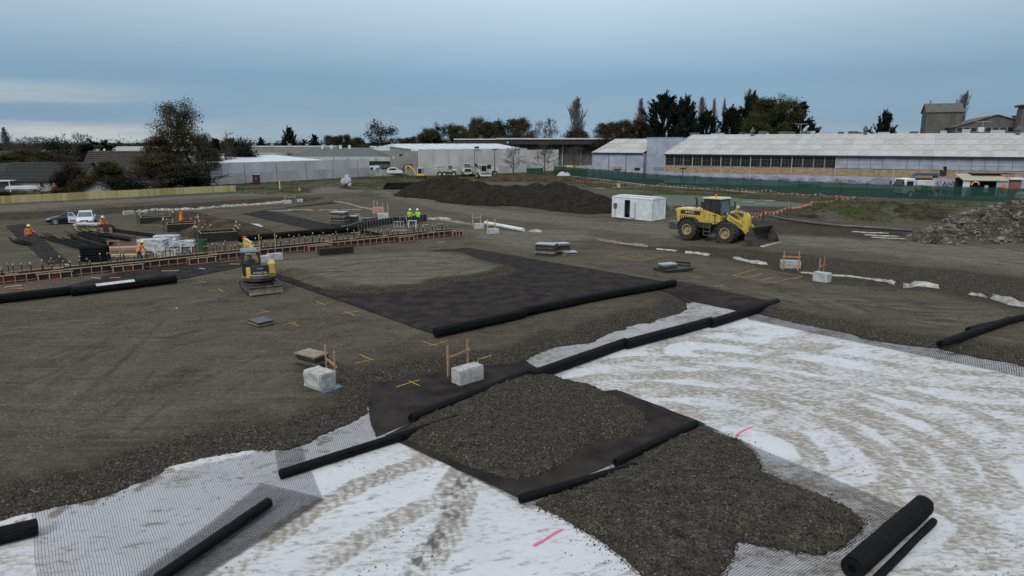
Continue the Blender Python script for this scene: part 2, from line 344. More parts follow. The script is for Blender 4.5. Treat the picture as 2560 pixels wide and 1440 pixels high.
def ground_material():
    m = bpy.data.materials.new('site_ground'); m.use_nodes = True; n = m.node_tree.nodes; l = m.node_tree.links; b = n['Principled BSDF']
    tcn = n.new('ShaderNodeTexCoord')
    def noise(s, d=4, rough=.5, st=None, vec=None):
        z = n.new('ShaderNodeTexNoise'); z.inputs['Scale'].default_value = s; z.inputs['Detail'].default_value = d; z.inputs['Roughness'].default_value = rough
        mp = n.new('ShaderNodeMapping'); l.new(tcn.outputs['Object'], mp.inputs[0])
        if st: mp.inputs['Scale'].default_value = st[0]; mp.inputs['Rotation'].default_value = (0, 0, st[1])
        l.new(mp.outputs[0], z.inputs['Vector']); return z.outputs['Fac']
    def mr(x, a, b_, c=0., d=1.):
        r = n.new('ShaderNodeMapRange'); l.new(x, r.inputs[0])
        for i, q in enumerate((a, b_, c, d)): r.inputs[i+1].default_value = q
        return r.outputs[0]
    def mix(f, a, b_, bt='MIX'):
        x = n.new('ShaderNodeMix'); x.data_type = 'RGBA'; x.blend_type = bt
        if isinstance(f, float): x.inputs[0].default_value = f
        else: l.new(f, x.inputs[0])
        for i, q in ((6, a), (7, b_)):
            if isinstance(q, tuple): x.inputs[i].default_value = (*q, 1)
            else: l.new(q, x.inputs[i])
        return x.outputs[2]
    def attr(a): x = n.new('ShaderNodeAttribute'); x.attribute_name = a; return x.outputs['Fac']
    def mul(a, b_):
        x = n.new('ShaderNodeMath'); x.operation = 'MULTIPLY'
        for i, q in enumerate((a, b_)):
            if isinstance(q, float): x.inputs[i].default_value = q
            else: l.new(q, x.inputs[i])
        return x.outputs[0]
    big = mr(noise(.16, 5, .6), .34, .66); mid = mr(noise(1.1, 5, .65), .36, .64); streak = mr(noise(.5, 4, .6, ((.35, 2.6, 1), .36)), .4, .68)
    vor = n.new('ShaderNodeTexVoronoi'); vor.inputs['Scale'].default_value = 21; l.new(tcn.outputs['Object'], vor.inputs['Vector'])
    vsep = n.new('ShaderNodeSeparateColor'); l.new(vor.outputs['Color'], vsep.inputs[0])
    vor2 = n.new('ShaderNodeTexVoronoi'); vor2.inputs['Scale'].default_value = 44; l.new(tcn.outputs['Object'], vor2.inputs['Vector'])
    v2 = n.new('ShaderNodeSeparateColor'); l.new(vor2.outputs['Color'], v2.inputs[0])
    base = mix(big, (.072, .060, .038), (.112, .096, .067)); base = mix(mul(streak, .42), base, (.040, .034, .023)); base = mix(mul(mid, .35), base, (.122, .113, .094)); base = mix(mul(mr(noise(.09, 4, .55), .46, .62), .40), base, (.092, .086, .074)); base = mix(mul(mr(noise(.33, 5, .6), .52, .70), .65), base, (.028, .0245, .018))
    lite = mix(mid, (.140, .127, .102), (.205, .188, .156)); lite = mix(mul(streak, .4), lite, (.058, .050, .037)); base = mix(mul(attr('lite'), .95), base, lite); fines = mr(noise(2.2, 4, .65, ((.13, 2.4, 1), .36)), .50, .66); base = mix(mul(fines, .36), base, (.036, .031, .022)); finel = mr(noise(1.6, 3, .6, ((.15, 2.0, 1), .33)), .55, .72); base = mix(mul(finel, .45), base, (.150, .139, .117))
    dk_ = mr(noise(5.0, 8, .75), .53, .64); base = mix(mul(dk_, .55), base, (.030, .0255, .017)); lt_ = mr(noise(3.3, 8, .75), .56, .70); base = mix(mul(lt_, .42), base, (.165, .148, .115))
    # single pale stones in the compacted surface
    base = mix(mul(mr(vsep.outputs[0], .90, .97), .55), base, (.21, .20, .175))
    base = mix(mul(mr(v2.outputs[0], .0, .3, 1., 0.), .45), base, (.032, .030, .024))
    stone = mix(vsep.outputs[1], (.018, .0155, .011), (.094, .086, .069)); stone = mix(mul(v2.outputs[1], .5), stone, (.028, .025, .019)); stone = mix(mul(mr(vsep.outputs[2], .93, .98), .6), stone, (.24, .225, .19))
    mudc = mix(mid, (.022, .018, .013), (.055, .046, .034)); mudc = mix(mul(mr(noise(7, 3), .5, .7), .5), mudc, (.075, .064, .048))
    col = mix(mul(attr('mud'), .85), base, mudc); col = mix(attr('coarse'), col, stone)
    gr = mix(mr(noise(2.2, 6, .7), .35, .65), (.020, .030, .009), (.060, .070, .024)); gr = mix(mul(mr(noise(.5, 4), .5, .66), .6), gr, (.075, .062, .036))
    gm = mr(mul(attr('grass'), 1.0), .25, .7); col = mix(gm, col, gr)
    l.new(col, b.inputs['Base Color']); b.inputs['Roughness'].default_value = .95; b.inputs['Specular IOR Level'].default_value = .04
    h = n.new('ShaderNodeMath'); h.operation = 'ADD'; l.new(mul(vor.outputs['Distance'], -1.3), h.inputs[0]); l.new(mul(noise(9, 6, .7), 1.2), h.inputs[1])
    bp = n.new('ShaderNodeBump'); bp.inputs['Distance'].default_value = .035; l.new(h.outputs[0], bp.inputs['Height'])
    st = n.new('ShaderNodeMath'); st.operation = 'MULTIPLY_ADD'; l.new(attr('coarse'), st.inputs[0]); st.inputs[1].default_value = .5; st.inputs[2].default_value = .38; l.new(st.outputs[0], bp.inputs['Strength'])
    l.new(bp.outputs[0], b.inputs['Normal'])
    return m
MAT_GROUND = ground_material()
def polar(rows, cols):
    rr, aa = np.meshgrid(rows, cols, indexing='ij'); return rr*np.sin(aa), rr*np.cos(aa)
rows = np.concatenate([[.02, 3, 6], np.geomspace(8.5, 70, 420), np.geomspace(70.4, 170, 170), np.geomspace(172, 320, 40), np.geomspace(330, 6000, 30)])
cols = np.radians(np.concatenate([np.arange(-180, -46, 3), np.arange(-46, 46.01, .15), np.arange(49, 180.1, 3)]))
gx, gy = polar(rows, cols)
zz, coarse, lite, mud, grass = gz(gx.ravel(), gy.ravel(), True)
nr, nc = gx.shape; idx = np.arange(nr*nc).reshape(nr, nc)
quads = np.stack([idx[:-1, :-1], idx[:-1, 1:], idx[1:, 1:], idx[1:, :-1]], -1).reshape(-1, 4)
ground = link('ground', npmesh('ground', np.stack([gx.ravel(), gy.ravel(), zz], 1), quads, MAT_GROUND, dict(coarse=coarse, lite=lite, mud=mud, grass=grass)))
ground['kind'] = 'structure'
_zz = zz.reshape(nr, nc)
def gzs(x, y):
    r_ = math.hypot(x, y); a = math.atan2(x, y); i = min(max(int(np.searchsorted(rows, r_))-1, 0), nr-2); j = min(max(int(np.searchsorted(cols, a))-1, 0), nc-2)
    u = (r_-rows[i])/(rows[i+1]-rows[i]); v = (a-cols[j])/(cols[j+1]-cols[j])
    return float((_zz[i, j]*(1-u)+_zz[i+1, j]*u)*(1-v)+(_zz[i, j+1]*(1-u)+_zz[i+1, j+1]*u)*v)

# ------------------------------------------------------------------ white geotextile fabric lying in the hollow
def fz(x, y):
    x = np.asarray(x, float); y = np.asarray(y, float)
    wr = np.abs(fbm(x*.8+y*.5, y*.8-x*.5, 2.6, 3, 3.)); return ZF + .012*fbm(x, y, .5, 3, 2.) + .022*np.exp(-(wr/.05)**2)*smooth(-.2, .4, fbm(x, y, 5, 2, 6.))
def fzs(x, y): return float(fz(np.array([x]), np.array([y]))[0])
# wheel tracks across the fabric: centre lines seen in the photograph
TRK = [[(1400, 1010), (1560, 985), (1740, 985), (1930, 1015), (2080, 1060), (2190, 1120), (2235, 1185), (2225, 1250), (2150, 1320)],
       [(1430, 960), (1620, 935), (1850, 935), (2100, 975), (2330, 1050), (2470, 1140), (2540, 1260)],
       [(1650, 1010), (1850, 1040), (1990, 1090), (2040, 1150)], [(2560, 980), (2300, 960), (2000, 905), (1750, 880)],
       [(560, 1430), (760, 1290), (900, 1210), (1060, 1150)], [(760, 1440), (930, 1330), (1110, 1240), (1165, 1160)], [(1050, 1440), (1130, 1320), (1170, 1200)]]
TRKW = [PP(t_, ZF) for t_ in TRK]
frows = np.geomspace(8.5, 62, 430); fcols = np.radians(np.arange(-46, 46.01, .14))
fx, fy = polar(frows, fcols); fxr, fyr = fx.ravel(), fy.ravel()
dW = sdm(W_POLY, fxr, fyr, 6)
film = smooth(-.35, .35, fbm(fxr*.8+fyr*.3, fyr*1.5-fxr*.4, 3.2, 4, 11.))
rightf = smooth(-1.5, 3.5, fxr*AX.x+fyr*AX.y-13.)
finel = smooth(-.05, .45, fbm(fxr*.55+fyr*.2, fyr*2.2-fxr*.6, .34, 4, 2.))
dirt = .62*smooth(-.12, .6, fbm(fxr*.7+fyr*.4, fyr*1.6-fxr*.5, 1.7, 5, 1.)+.28*fbm(fxr, fyr, .22, 3, 5.)) * (.55+.45*smooth(-.3, .4, fbm(fxr, fyr, 6, 2, 3.)))
speck = smooth(.52, .75, fbm(fxr, fyr, .11, 2, 9.)) * smooth(-.05, .35, fbm(fxr, fyr, 1.6, 3, 4.))
dirt = np.maximum(dirt, .65*speck); dirt = np.maximum(dirt, film*(.26+.26*finel)*(.65+.45*rightf)); dirt = np.maximum(dirt, .50*finel*smooth(-.1, .5, fbm(fxr, fyr, 1.1, 3, 8.)))
for k, t_ in enumerate(TRKW):
    for off in (0.,):
        d = ldist(t_, fxr, fyr); d = np.minimum(d, np.abs(d-2.0)) if k < 4 else d; band = smooth(.50, .32, d+.06*fbm(fxr, fyr, .4, 2, 1.))
        arc = np.arctan2(fyr-t_[len(t_)//2].y, fxr-t_[len(t_)//2].x)
        chev = .5+.5*np.sin((fxr*.9+fyr*.45+.5*d+.25*fbm(fxr, fyr, .6, 2, 3.))*21)
        dirt = np.maximum(dirt, band*(.50+.22*smooth(.3, .9, chev))*(.55+.45*smooth(-.5, .3, fbm(fxr, fyr, .9, 3, 2.+k))))
dirt = np.maximum(dirt, .8*smooth(.7, .0, dW+.6*fbm(fxr, fyr, .5, 3))*smooth(-.2, .5, fbm(fxr, fyr, .3, 3)))
dk = ldist(PP([(1175, 1180), (1150, 1230), (1100, 1330), (1010, 1440)], ZF), fxr, fyr); darkd = .75*smooth(.42, .05, dk+.35*fbm(fxr, fyr, .35, 3))*smooth(-.1, .35, fbm(fxr, fyr, .15, 2))
frz = fz(fxr, fyr) - .02*smooth(.35, .6, dirt)*.4
idf = np.arange(len(frows)*len(fcols)).reshape(len(frows), len(fcols)); keep = (dW > -1.2).reshape(len(frows), len(fcols))
kq = keep[:-1, :-1] & keep[:-1, 1:] & keep[1:, 1:] & keep[1:, :-1]
# fabric that lies wholly beneath the spread gravel is not needed
dG = np.maximum(sdm(G2, fxr, fyr, 4), sdm(G3, fxr, fyr, 4)).reshape(keep.shape); kq &= ~(dG[:-1, :-1] > .6)
fq = np.stack([idf[:-1, :-1], idf[:-1, 1:], idf[1:, 1:], idf[1:, :-1]], -1)[kq]
used = np.unique(fq); remap = np.full(idf.size, -1); remap[used] = np.arange(len(used))
def fabric_material():
    m = bpy.data.materials.new('white_geotextile'); m.use_nodes = True; n = m.node_tree.nodes; l = m.node_tree.links; b = n['Principled BSDF']
    tcn = n.new('ShaderNodeTexCoord'); a = n.new('ShaderNodeAttribute'); a.attribute_name = 'dirt'; a2 = n.new('ShaderNodeAttribute'); a2.attribute_name = 'soil'
    def nz_(s, d=5): z = n.new('ShaderNodeTexNoise'); z.inputs['Scale'].default_value = s; z.inputs['Detail'].default_value = d; l.new(tcn.outputs['Object'], z.inputs['Vector']); return z
    z1 = nz_(.7); z2 = nz_(12)
    mpf = n.new('ShaderNodeMapping'); mpf.inputs['Scale'].default_value = (1, 2.1, 1); mpf.inputs['Rotation'].default_value = (0, 0, -.35); l.new(tcn.outputs['Object'], mpf.inputs[0]); zf_ = nz_(4.2, 9); zf_.inputs['Roughness'].default_value = .72; l.new(mpf.outputs[0], zf_.inputs['Vector'])
    mA = n.new('ShaderNodeMix'); mA.data_type = 'RGBA'; l.new(z1.outputs['Fac'], mA.inputs[0]); mA.inputs[6].default_value = (.47, .48, .50, 1); mA.inputs[7].default_value = (.60, .61, .62, 1)
    mB = n.new('ShaderNodeMix'); mB.data_type = 'RGBA'; l.new(z2.outputs['Fac'], mB.inputs[0]); mB.inputs[6].default_value = (.115, .092, .062, 1); mB.inputs[7].default_value = (.27, .235, .185, 1)
    f = n.new('ShaderNodeMath'); f.operation = 'MULTIPLY_ADD'; l.new(a.outputs['Fac'], f.inputs[0]); f.inputs[1].default_value = .42; l.new(zf_.outputs['Fac'], f.inputs[2])
    r = n.new('ShaderNodeMapRange'); l.new(f.outputs[0], r.inputs[0]); r.inputs[1].default_value = .585; r.inputs[2].default_value = .80; r.inputs[4].default_value = .80
    thin = n.new('ShaderNodeMapRange'); l.new(a.outputs['Fac'], thin.inputs[0]); thin.inputs[1].default_value = .08; thin.inputs[2].default_value = .75; thin.inputs[4].default_value = .40
    mT = n.new('ShaderNodeMix'); mT.data_type = 'RGBA'; l.new(thin.outputs[0], mT.inputs[0]); l.new(mA.outputs[2], mT.inputs[6]); mT.inputs[7].default_value = (.42, .385, .33, 1)
    mC = n.new('ShaderNodeMix'); mC.data_type = 'RGBA'; l.new(r.outputs[0], mC.inputs[0]); l.new(mT.outputs[2], mC.inputs[6]); l.new(mB.outputs[2], mC.inputs[7])
    mD = n.new('ShaderNodeMix'); mD.data_type = 'RGBA'; l.new(a2.outputs['Fac'], mD.inputs[0]); l.new(mC.outputs[2], mD.inputs[6]); mD.inputs[7].default_value = (.045, .038, .028, 1)
    l.new(mD.outputs[2], b.inputs['Base Color']); b.inputs['Roughness'].default_value = .9; b.inputs['Specular IOR Level'].default_value = .15
    bp = n.new('ShaderNodeBump'); bp.inputs['Strength'].default_value = .35; bp.inputs['Distance'].default_value = .03; z3 = nz_(5, 6); l.new(z3.outputs['Fac'], bp.inputs['Height']); l.new(bp.outputs[0], b.inputs['Normal'])
    return m
fab = link('geotextile_fabric', npmesh('geotextile_fabric', np.stack([fxr, fyr, frz], 1)[used], remap[fq], fabric_material(), dict(dirt=dirt[used], soil=darkd[used])))
tag(fab, 'wide white geotextile fabric stained with mud and wheel tracks', 'fabric sheet')

# ------------------------------------------------------------------ black geogrid: flat mats, open mesh sheets, rolls
M_MAT = mat('geogrid_mat', (.040, .034, .031), (.019, .0165, .0165), 1.1, .95, bump=.4, bscale=22, spec=.06)
M_GRID = mat('geogrid_strand', (.012, .012, .014), (.02, .019, .02), 4, .7, spec=.2)
M_ROLL = mat('geogrid_roll', (.0045, .0045, .0055), (.008, .0075, .008), 5, .75, spec=.12, bump=.6, bscale=60, stretch=(1, 1, 1))
M_PALE = mat('pale_tape', (.55, .57, .58), (.40, .41, .42), 5, .6)
def bil(c, u, v): return (c[0]*(1-u)+c[1]*u)*(1-v)+(c[3]*(1-u)+c[2]*u)*v
def mat_sheet(px, label, z0=0.0, zf=gz, dz=.03, step=.35):
    c = [P(a, b, z0) for a, b in px]; nu = max(2, int((c[1]-c[0]).length/step)); nv_ = max(2, int((c[3]-c[0]).length/step))
    pts = np.array([[bil(c, i/nu, j/nv_)[:] for i in range(nu+1)] for j in range(nv_+1)]).reshape(-1, 3)
    x, y = pts[:, 0], pts[:, 1]; x = x+.05*fbm(x, y, .8, 2, 3.); pts[:, 0] = x
    pts[:, 2] = zf(x, y)+dz+.012*fbm(x, y, .9, 2, 5.)
    idm = np.arange((nu+1)*(nv_+1)).reshape(nv_+1, nu+1); q = np.stack([idm[:-1, :-1], idm[:-1, 1:], idm[1:, 1:], idm[1:, :-1]], -1).reshape(-1, 4)
    o = link('geogrid_mat', npmesh('geogrid_mat', pts, q, M_MAT)); return tag(o, label, 'mesh mat')
gzflat = lambda x, y: gz(x, y)*0 + .035
def gz_mat(x, y):
    x = np.asarray(x, float); y = np.asarray(y, float); return 0.05*fbm(x, y, 9, 3)*1.0 + .035
mat_sheet([(600, 664), (1085, 836), (1692, 711), (1172, 621)], 'large black mesh mat partly buried under tan gravel', zf=gz_mat, dz=.02)
mat_sheet([(1000, 735), (1160, 770), (1187, 763), (1030, 731)], 'dark overlap strip crossing the large black mat below the tan gravel', zf=gz_mat, dz=.034)
mat_sheet([(1215, 704), (1430, 757), (1452, 752), (1240, 700)], 'dark overlap strip crossing the large black mat towards the joint of two rolls', zf=gz_mat, dz=.034)
mat_sheet([(1610, 716), (1700, 706), (1925, 754), (1846, 779)], 'narrow black mesh mat running to the last roll beside white fabric', dz=.04)
mat_sheet([(150, 722), (350, 668), (690, 650), (442, 702)], 'black mesh mat between the formwork and the pair of rolls', dz=.04)
mat_sheet([(14, 566), (62, 560), (172, 655), (120, 662)], 'narrow dark mesh strip where the worker in the yellow hat stands', dz=.04)
mat_sheet([(604, 535), (668, 526), (912, 582), (850, 590)], 'dark mesh strip crossing the pad towards the stacked panels', dz=.04)
mat_sheet([(640, 529), (668, 525), (850, 508), (830, 505)], 'thin dark mesh strip at the back of the pad', dz=.04)
mat_sheet([(905, 955), (1300, 893), (1350, 926), (938, 1094)], 'black mesh mat under the single concrete block', ZF, fz, .028, .25)
mat_sheet([(1280, 1010), (1540, 975), (1762, 1060), (1300, 1262)], 'dark dusty mesh mat in front of the gravel tongue', ZF, fz, .022, .25)
mat_sheet([(960, 1090), (1040, 1052), (1345, 1235), (1300, 1248)], 'dark mesh edge showing along the left side of the gravel tongue', ZF, fz, .030, .2)

def mesh_sheet(px, label, cell, wd=.0088, dz=.03, z0=ZF, zf=fz, sag=.05, n1=None):
    """open geogrid: every strand is a real ribbon"""
    c = [P(a, b, z0) for a, b in px]; lu = ((c[1]-c[0]).length+(c[2]-c[3]).length)/2; lv = ((c[3]-c[0]).length+(c[2]-c[1]).length)/2
    nu = int(lu/cell); nv_ = int(lv/cell); V = []; Q = []
    cc = np.array([q[:] for q in c])
    def ev(u, v):
        u = u[:, None]; v = v[:, None]; p = (cc[0]*(1-u)+cc[1]*u)*(1-v)+(cc[3]*(1-u)+cc[2]*u)*v
        x, y = p[:, 0], p[:, 1]; x2 = x+sag*fbm(x, y, 1.3, 2, 2.); y2 = y+sag*fbm(x, y, 1.5, 2, 7.)
        return np.stack([x2, y2, zf(x2, y2)+dz+.012*fbm(x, y, .6, 2)], 1)
    off = 0
    for k in range(2):
        n = nu if k == 0 else nv_; m = max(4, int((lv if k == 0 else lu)/.22)); t = np.linspace(0, 1, m+1)
        for i in range(n+1):
            p = ev(np.full(m+1, i/n), t) if k == 0 else ev(t, np.full(m+1, i/n)); d = np.gradient(p, axis=0); s = np.stack([-d[:, 1], d[:, 0], d[:, 2]*0], 1); s /= np.linalg.norm(s, axis=1)[:, None]+1e-9
            a = p-s*wd/2; b = p+s*wd/2; a[:, 2] += .002*k; b[:, 2] += .002*k
            V.append(np.stack([a, b], 1).reshape(-1, 3)); j = np.arange(m)*2+off; Q.append(np.stack([j, j+1, j+3, j+2], 1)); off += 2*(m+1)
    o = link('geogrid_mesh', npmesh('geogrid_mesh', np.concatenate(V), np.concatenate(Q), M_GRID, smooth_=False)); return tag(o, label, 'mesh sheet')
mesh_sheet([(80, 1262), (750, 1108), (806, 1254), (115, 1700)], 'wide open black mesh over white fabric with a folded flap on it', .064, .0075)
mesh_sheet([(655, 1213), (806, 1252), (400, 1515), (250, 1515)], 'folded second layer of black mesh round the slanting thin roll', .058, .013, .055)
mesh_sheet([(690, 1128), (930, 1030), (968, 1094), (700, 1196)], 'triangle of black mesh between loose gravel and the long thin roll', .065, .009)
mesh_sheet([(1330, 1250), (1752, 1062), (2296, 1288), (1880, 1590)], 'open black mesh strip under the heaped gravel beside the biggest roll', .065, .011)
mesh_sheet([(1480, 958), (1545, 985), (1800, 1082), (1745, 1068)], 'narrow mesh edge along the white fabric beside the gravel tongue', .07)
mesh_sheet([(1100, 1150), (1130, 1140), (1360, 1268), (1330, 1275)], 'ragged mesh edge at the rolls between two gravel heaps', .06)
mesh_sheet([(1285, 903), (1722, 748), (1940, 760), (1330, 942)], 'dusty mesh strip between loose gravel and the row of three rolls on fabric', .10, .011)
mesh_sheet([(1850, 774), (2600, 920), (2600, 952), (1874, 800)], 'grey mesh border where the white fabric runs under gravel near the split roll', .09, .018)

def roll(a, b, dia, z, label, name='geogrid_roll', ribs=44, group=None, lump=.012, seed=0, wrap=None, cone=0.0):
    """rolled geogrid: ribbed tube with a hollow wound end"""
    pa = P(a[0], a[1], z+dia/2); pb = P(b[0], b[1], z+dia/2); ln = (pb-pa).length; d = (pb-pa)/ln; sd = d.cross(Vector((0, 0, 1))).normalized()
    rr = random.Random(seed+int(a[0])); mb = MB(); n = ribs; m = max(6, int(ln/.5)); V = []; r = dia/2
    prof = [(0, .30), (0, .62), (0, 1.0)]
    st = [(-.10, .34), (0.0, .36), (.0, .97)] + [(ln*i/m, 1.0) for i in range(1, m)] + [(ln, .97), (ln, .36), (ln-.10, .34)]
    ph = rr.random()*6
    for t, k in st:
        wob = lump*math.sin(t*1.7+ph)+lump*.6*math.sin(t*4.1+ph*2); base = pa+d*t + Vector((0, 0, wob*.5)) + sd*wob
        t2 = t
        if t < 0: base = pa+d*.10
        rk = r*(1-cone*t/ln)
        for i in range(n):
            an = 6.28318*i/n; q = rk*k*(1+(.022 if i % 2 else -.010)*(k > .9)) + (lump*.5*math.sin(3*an+t) if k > .9 else 0)
            V.append(base+sd*math.cos(an)*q+Vector((0, 0, math.sin(an)*q*.97)))
    fs = [(j*n+i, j*n+(i+1) % n, (j+1)*n+(i+1) % n, (j+1)*n+i) for j in range(len(st)-1) for i in range(n)]
    fs += [tuple(range(n-1, -1, -1)), tuple((len(st)-1)*n+i for i in range(n))]
    # loose outer flap of the winding
    cen = (pa+pb)/2; root = thing(name, label, 'mesh roll', (cen.x, cen.y, z), 0, group)
    MB().add([q-root.location for q in V], fs).build('winding', M_ROLL, root, smooth_=False)
    fl = MB(); steps = 7
    pts0 = []; 
    for j in range(m+1):
        t = ln*j/m; base = pa+d*t-Vector((0, 0, r*.0)); rk = r*(1-cone*t/ln)
        for i in range(steps):
            an = R(150)-i*R(16) if d.x > 0 else R(150)-i*R(16)
            q = rk*1.02 + .022; pts0.append(base+sd*math.cos(math.pi-an)*q+Vector((0, 0, math.sin(math.pi-an)*q*.97))-root.location)
    fl.add(pts0, [(j*steps+i, j*steps+i+1, (j+1)*steps+i+1, (j+1)*steps+i) for j in range(m) for i in range(steps-1)]).build('loose_end', M_ROLL, root)
    if wrap:
        wb = MB(); t0, t1 = wrap; k = 9
        for t in (t0, t1):
            pass
        vs_ = [pa+d*(ln*t)+sd*math.cos(an)*(r*1.06+.03)+Vector((0, 0, math.sin(an)*(r*1.06+.03)))-root.location for t in (t0, t1) for an in [R(40)+R(70)*i/(k-1) for i in range(k)]]
        wb.add(vs_, [(i, i+1, k+i+1, k+i) for i in range(k-1)]).build('plastic_wrap', M_PALE, root)
    return root
ZP = .03
roll((1088, 832), (1312, 783), .46, ZP, 'black mesh roll at the pointed corner of the big dark mat', cone=-.02)
roll((1312, 779), (1510, 738), .46, ZP, 'middle one of three black rolls along the big dark mat')
roll((1507, 739), (1686, 708), .46, ZP, 'black roll at the big dark mat ending on bare gravel')
roll((1327, 941), (1564, 857), .44, ZF, 'black roll on white fabric next to the mat under the block')
roll((1564, 861), (1778, 804), .46, ZF, 'middle one of three black rolls laid across the white fabric')
roll((1777, 809), (1942, 757), .46, ZF, 'black roll bridging from white fabric onto the gravel pad')
roll((1028, 1047), (1334, 928), .34, ZF, 'black roll lying in front of the single concrete block')
roll((700, 1187), (1142, 1047), .27, ZF, 'long thin black roll between white fabric and mesh triangle')
roll((1538, 1157), (1740, 1059), .24, ZF+.02, 'thin black roll across the mat, its end on the white fabric')
roll((1299, 1248), (1590, 1166), .23, ZF+.02, 'thin black roll between the gravel tongue and the heaped gravel')
roll((2128, 1422), (2308, 1264), .50, ZF, 'thickest black mesh roll lying at the end of the open mesh strip', ribs=60)
roll((2186, 1452), (2334, 1304), .16, ZF, 'slim black roll beside the thickest roll')
roll((390, 1452), (672, 1257), .25, ZF+.05, 'slanting thin black roll on the folded mesh flap')
roll((-110, 1366), (94, 1318), .40, ZF, 'short visible end of a black roll at the gravel edge by the wide mesh')
roll((-160, 766), (180, 726), .52, ZP, 'black roll beside the formwork ending against the white-wrapped roll')
roll((178, 730), (440, 697), .52, ZP, 'black roll with a white plastic wrap in front of the formwork', wrap=(.22, .58))
roll((2350, 861), (2522, 801), .34, ZP, 'black roll on the right-hand gravel, its end near the fabric border')
roll((2420, 826), (2700, 760), .30, ZP+.02, 'second black roll overlapping behind the one by the fabric border')
roll((596, 597), (892, 571), .55, ZP, 'long dusty black roll lying behind the formwork beams')

# ------------------------------------------------------------------ survey paint on the ground and the fabric
M_YEL = mat('yellow_spray_paint', (.55, .34, .05), (.30, .20, .05), 14, .8, lo=.25, hi=.6); M_PINK = mat('pink_spray_paint', (.80, .09, .25), (.6, .14, .25), 10, .8)
M_ORA = mat('orange_spray_paint', (.50, .16, .05), (.2, .1, .05), 14, .8)
def paint(lines, m, wd=.05, parent=ground, z0=0.0, zf=gzs, dz=.012, name='survey_mark'):
    mb = MB()
    for ln in lines:
        p = [P(a, b, z0) for a, b in ln]
        for i in range(len(p)-1):
            k = max(1, int((p[i+1]-p[i]).length/.2)); s = (p[i+1]-p[i]).cross(Vector((0, 0, 1))).normalized()*wd/2
            for j in range(k):
                a = p[i].lerp(p[i+1], j/k); b = p[i].lerp(p[i+1], (j+1)/k); q = rnd.uniform(.6, 1.15); q2 = rnd.uniform(.6, 1.15)
                mb.quad(*[Vector((v.x, v.y, zf(v.x, v.y)+dz)) for v in (a-s*q, a+s*q, b+s*q2, b-s*q2)])
    return mb.build(name, m, parent)
for ls in ([[(478, 709), (513, 704)], [(497, 702), (513, 706)]], [[(517, 727), (558, 722)], [(545, 721), (558, 728)]], [[(425, 773), (447, 769)], [(440, 768), (444, 773)]],
           [[(636, 786), (672, 778)], [(650, 774), (672, 780)]], [[(705, 811), (742, 804)], [(722, 805), (747, 814)]],
           [[(785, 762), (832, 755)], [(790, 753), (815, 763)]], [[(850, 785), (900, 777)], [(862, 779), (888, 789)]],
           [[(1058, 855), (1096, 866)], [(1072, 866), (1118, 853)]], [[(888, 909), (934, 898)], [(900, 886), (930, 900)]],
           [[(1195, 890), (1228, 885)], [(1190, 905), (1195, 892)]]):
    paint(ls, M_YEL, .045)
paint([[(990, 971), (1050, 952)], [(1022, 955), (1050, 968)]], M_YEL, .04, ground, ZF, fzs, .05)
paint([[(1519, 640), (1560, 632)], [(1545, 643), (1600, 634)], [(1582, 629), (1658, 640), (1602, 652), (1519, 640)], [(1560, 646), (1608, 637)]], M_YEL, .05)
paint([[(1832, 688), (1895, 672), (2006, 690), (1930, 706), (1832, 688)], [(1865, 694), (1905, 683)], [(1902, 700), (1942, 690)]], M_YEL, .05)
paint([[(1760, 726), (1776, 722)], [(1790, 718), (1810, 713)], [(1718, 728), (1730, 726)], [(1650, 662), (1665, 659)], [(1480, 668), (1490, 666)], [(1460, 656), (1472, 654)]], M_YEL, .05)
paint([[(75, 703), (77, 708)]], M_ORA, .05)
paint([[(1334, 1366), (1360, 1352), (1388, 1333), (1405, 1325)]], M_PINK, .075, fab, ZF, fzs, .02)
paint([[(1838, 1100), (1846, 1085), (1862, 1075), (1884, 1067)]], M_PINK, .06, fab, ZF, fzs, .02)

# ------------------------------------------------------------------ loose stones of the gravel edges (uncountable)
M_STONE = mat('loose_stone', (.115, .106, .088), (.026, .0235, .018), 2.6, .9, bump=.5, bscale=30, lo=.3, hi=.7, spec=.08)
def stones(name, x, y, z, s, m, label=None, cat=None, parent=None, seed=1, flat=.7):
    rs = np.random.RandomState(seed); n = len(x)
    octa = np.array([(1, 0, 0), (0, 1, 0), (-1, 0, 0), (0, -1, 0), (0, 0, 1), (0, 0, -1)], float); tr = np.array([(0, 1, 4), (1, 2, 4), (2, 3, 4), (3, 0, 4), (1, 0, 5), (2, 1, 5), (3, 2, 5), (0, 3, 5)])
    v = octa[None]+rs.uniform(-.42, .42, (n, 6, 3)); b_ = rs.uniform(-1.3, 1.3, n); cb_, sb_ = np.cos(b_)[:, None], np.sin(b_)[:, None]; v = np.stack([v[:, :, 0]*cb_+v[:, :, 2]*sb_, v[:, :, 1], v[:, :, 2]*cb_-v[:, :, 0]*sb_], -1); a = rs.uniform(0, 6.28, n); ca, sa = np.cos(a), np.sin(a)
    vx = v[:, :, 0]*ca[:, None]-v[:, :, 1]*sa[:, None]; vy = v[:, :, 0]*sa[:, None]+v[:, :, 1]*ca[:, None]
    V = np.stack([x[:, None]+vx*s[:, None], y[:, None]+vy*s[:, None], z[:, None]+v[:, :, 2]*s[:, None]*flat], -1).reshape(-1, 3)
    T = (tr[None]+6*np.arange(n)[:, None, None]).reshape(-1, 3)
    o = link(name, npmesh(name, V, T, m, smooth_=False), parent); o['kind'] = 'stuff'
    if label: tag(o, label, cat)
    return o
rs_ = np.random.RandomState(3)
def scatter(n, ymin, ymax):
    px = rs_.uniform(-250, 2800, n); py = rs_.uniform(ymin, ymax, n); u = (px-1280)/F; v = (py-720)/F; d1 = math.cos(TH)-v*math.sin(TH); d2 = math.sin(TH)+v*math.cos(TH); t = CAMH/d2; return u*t, d1*t
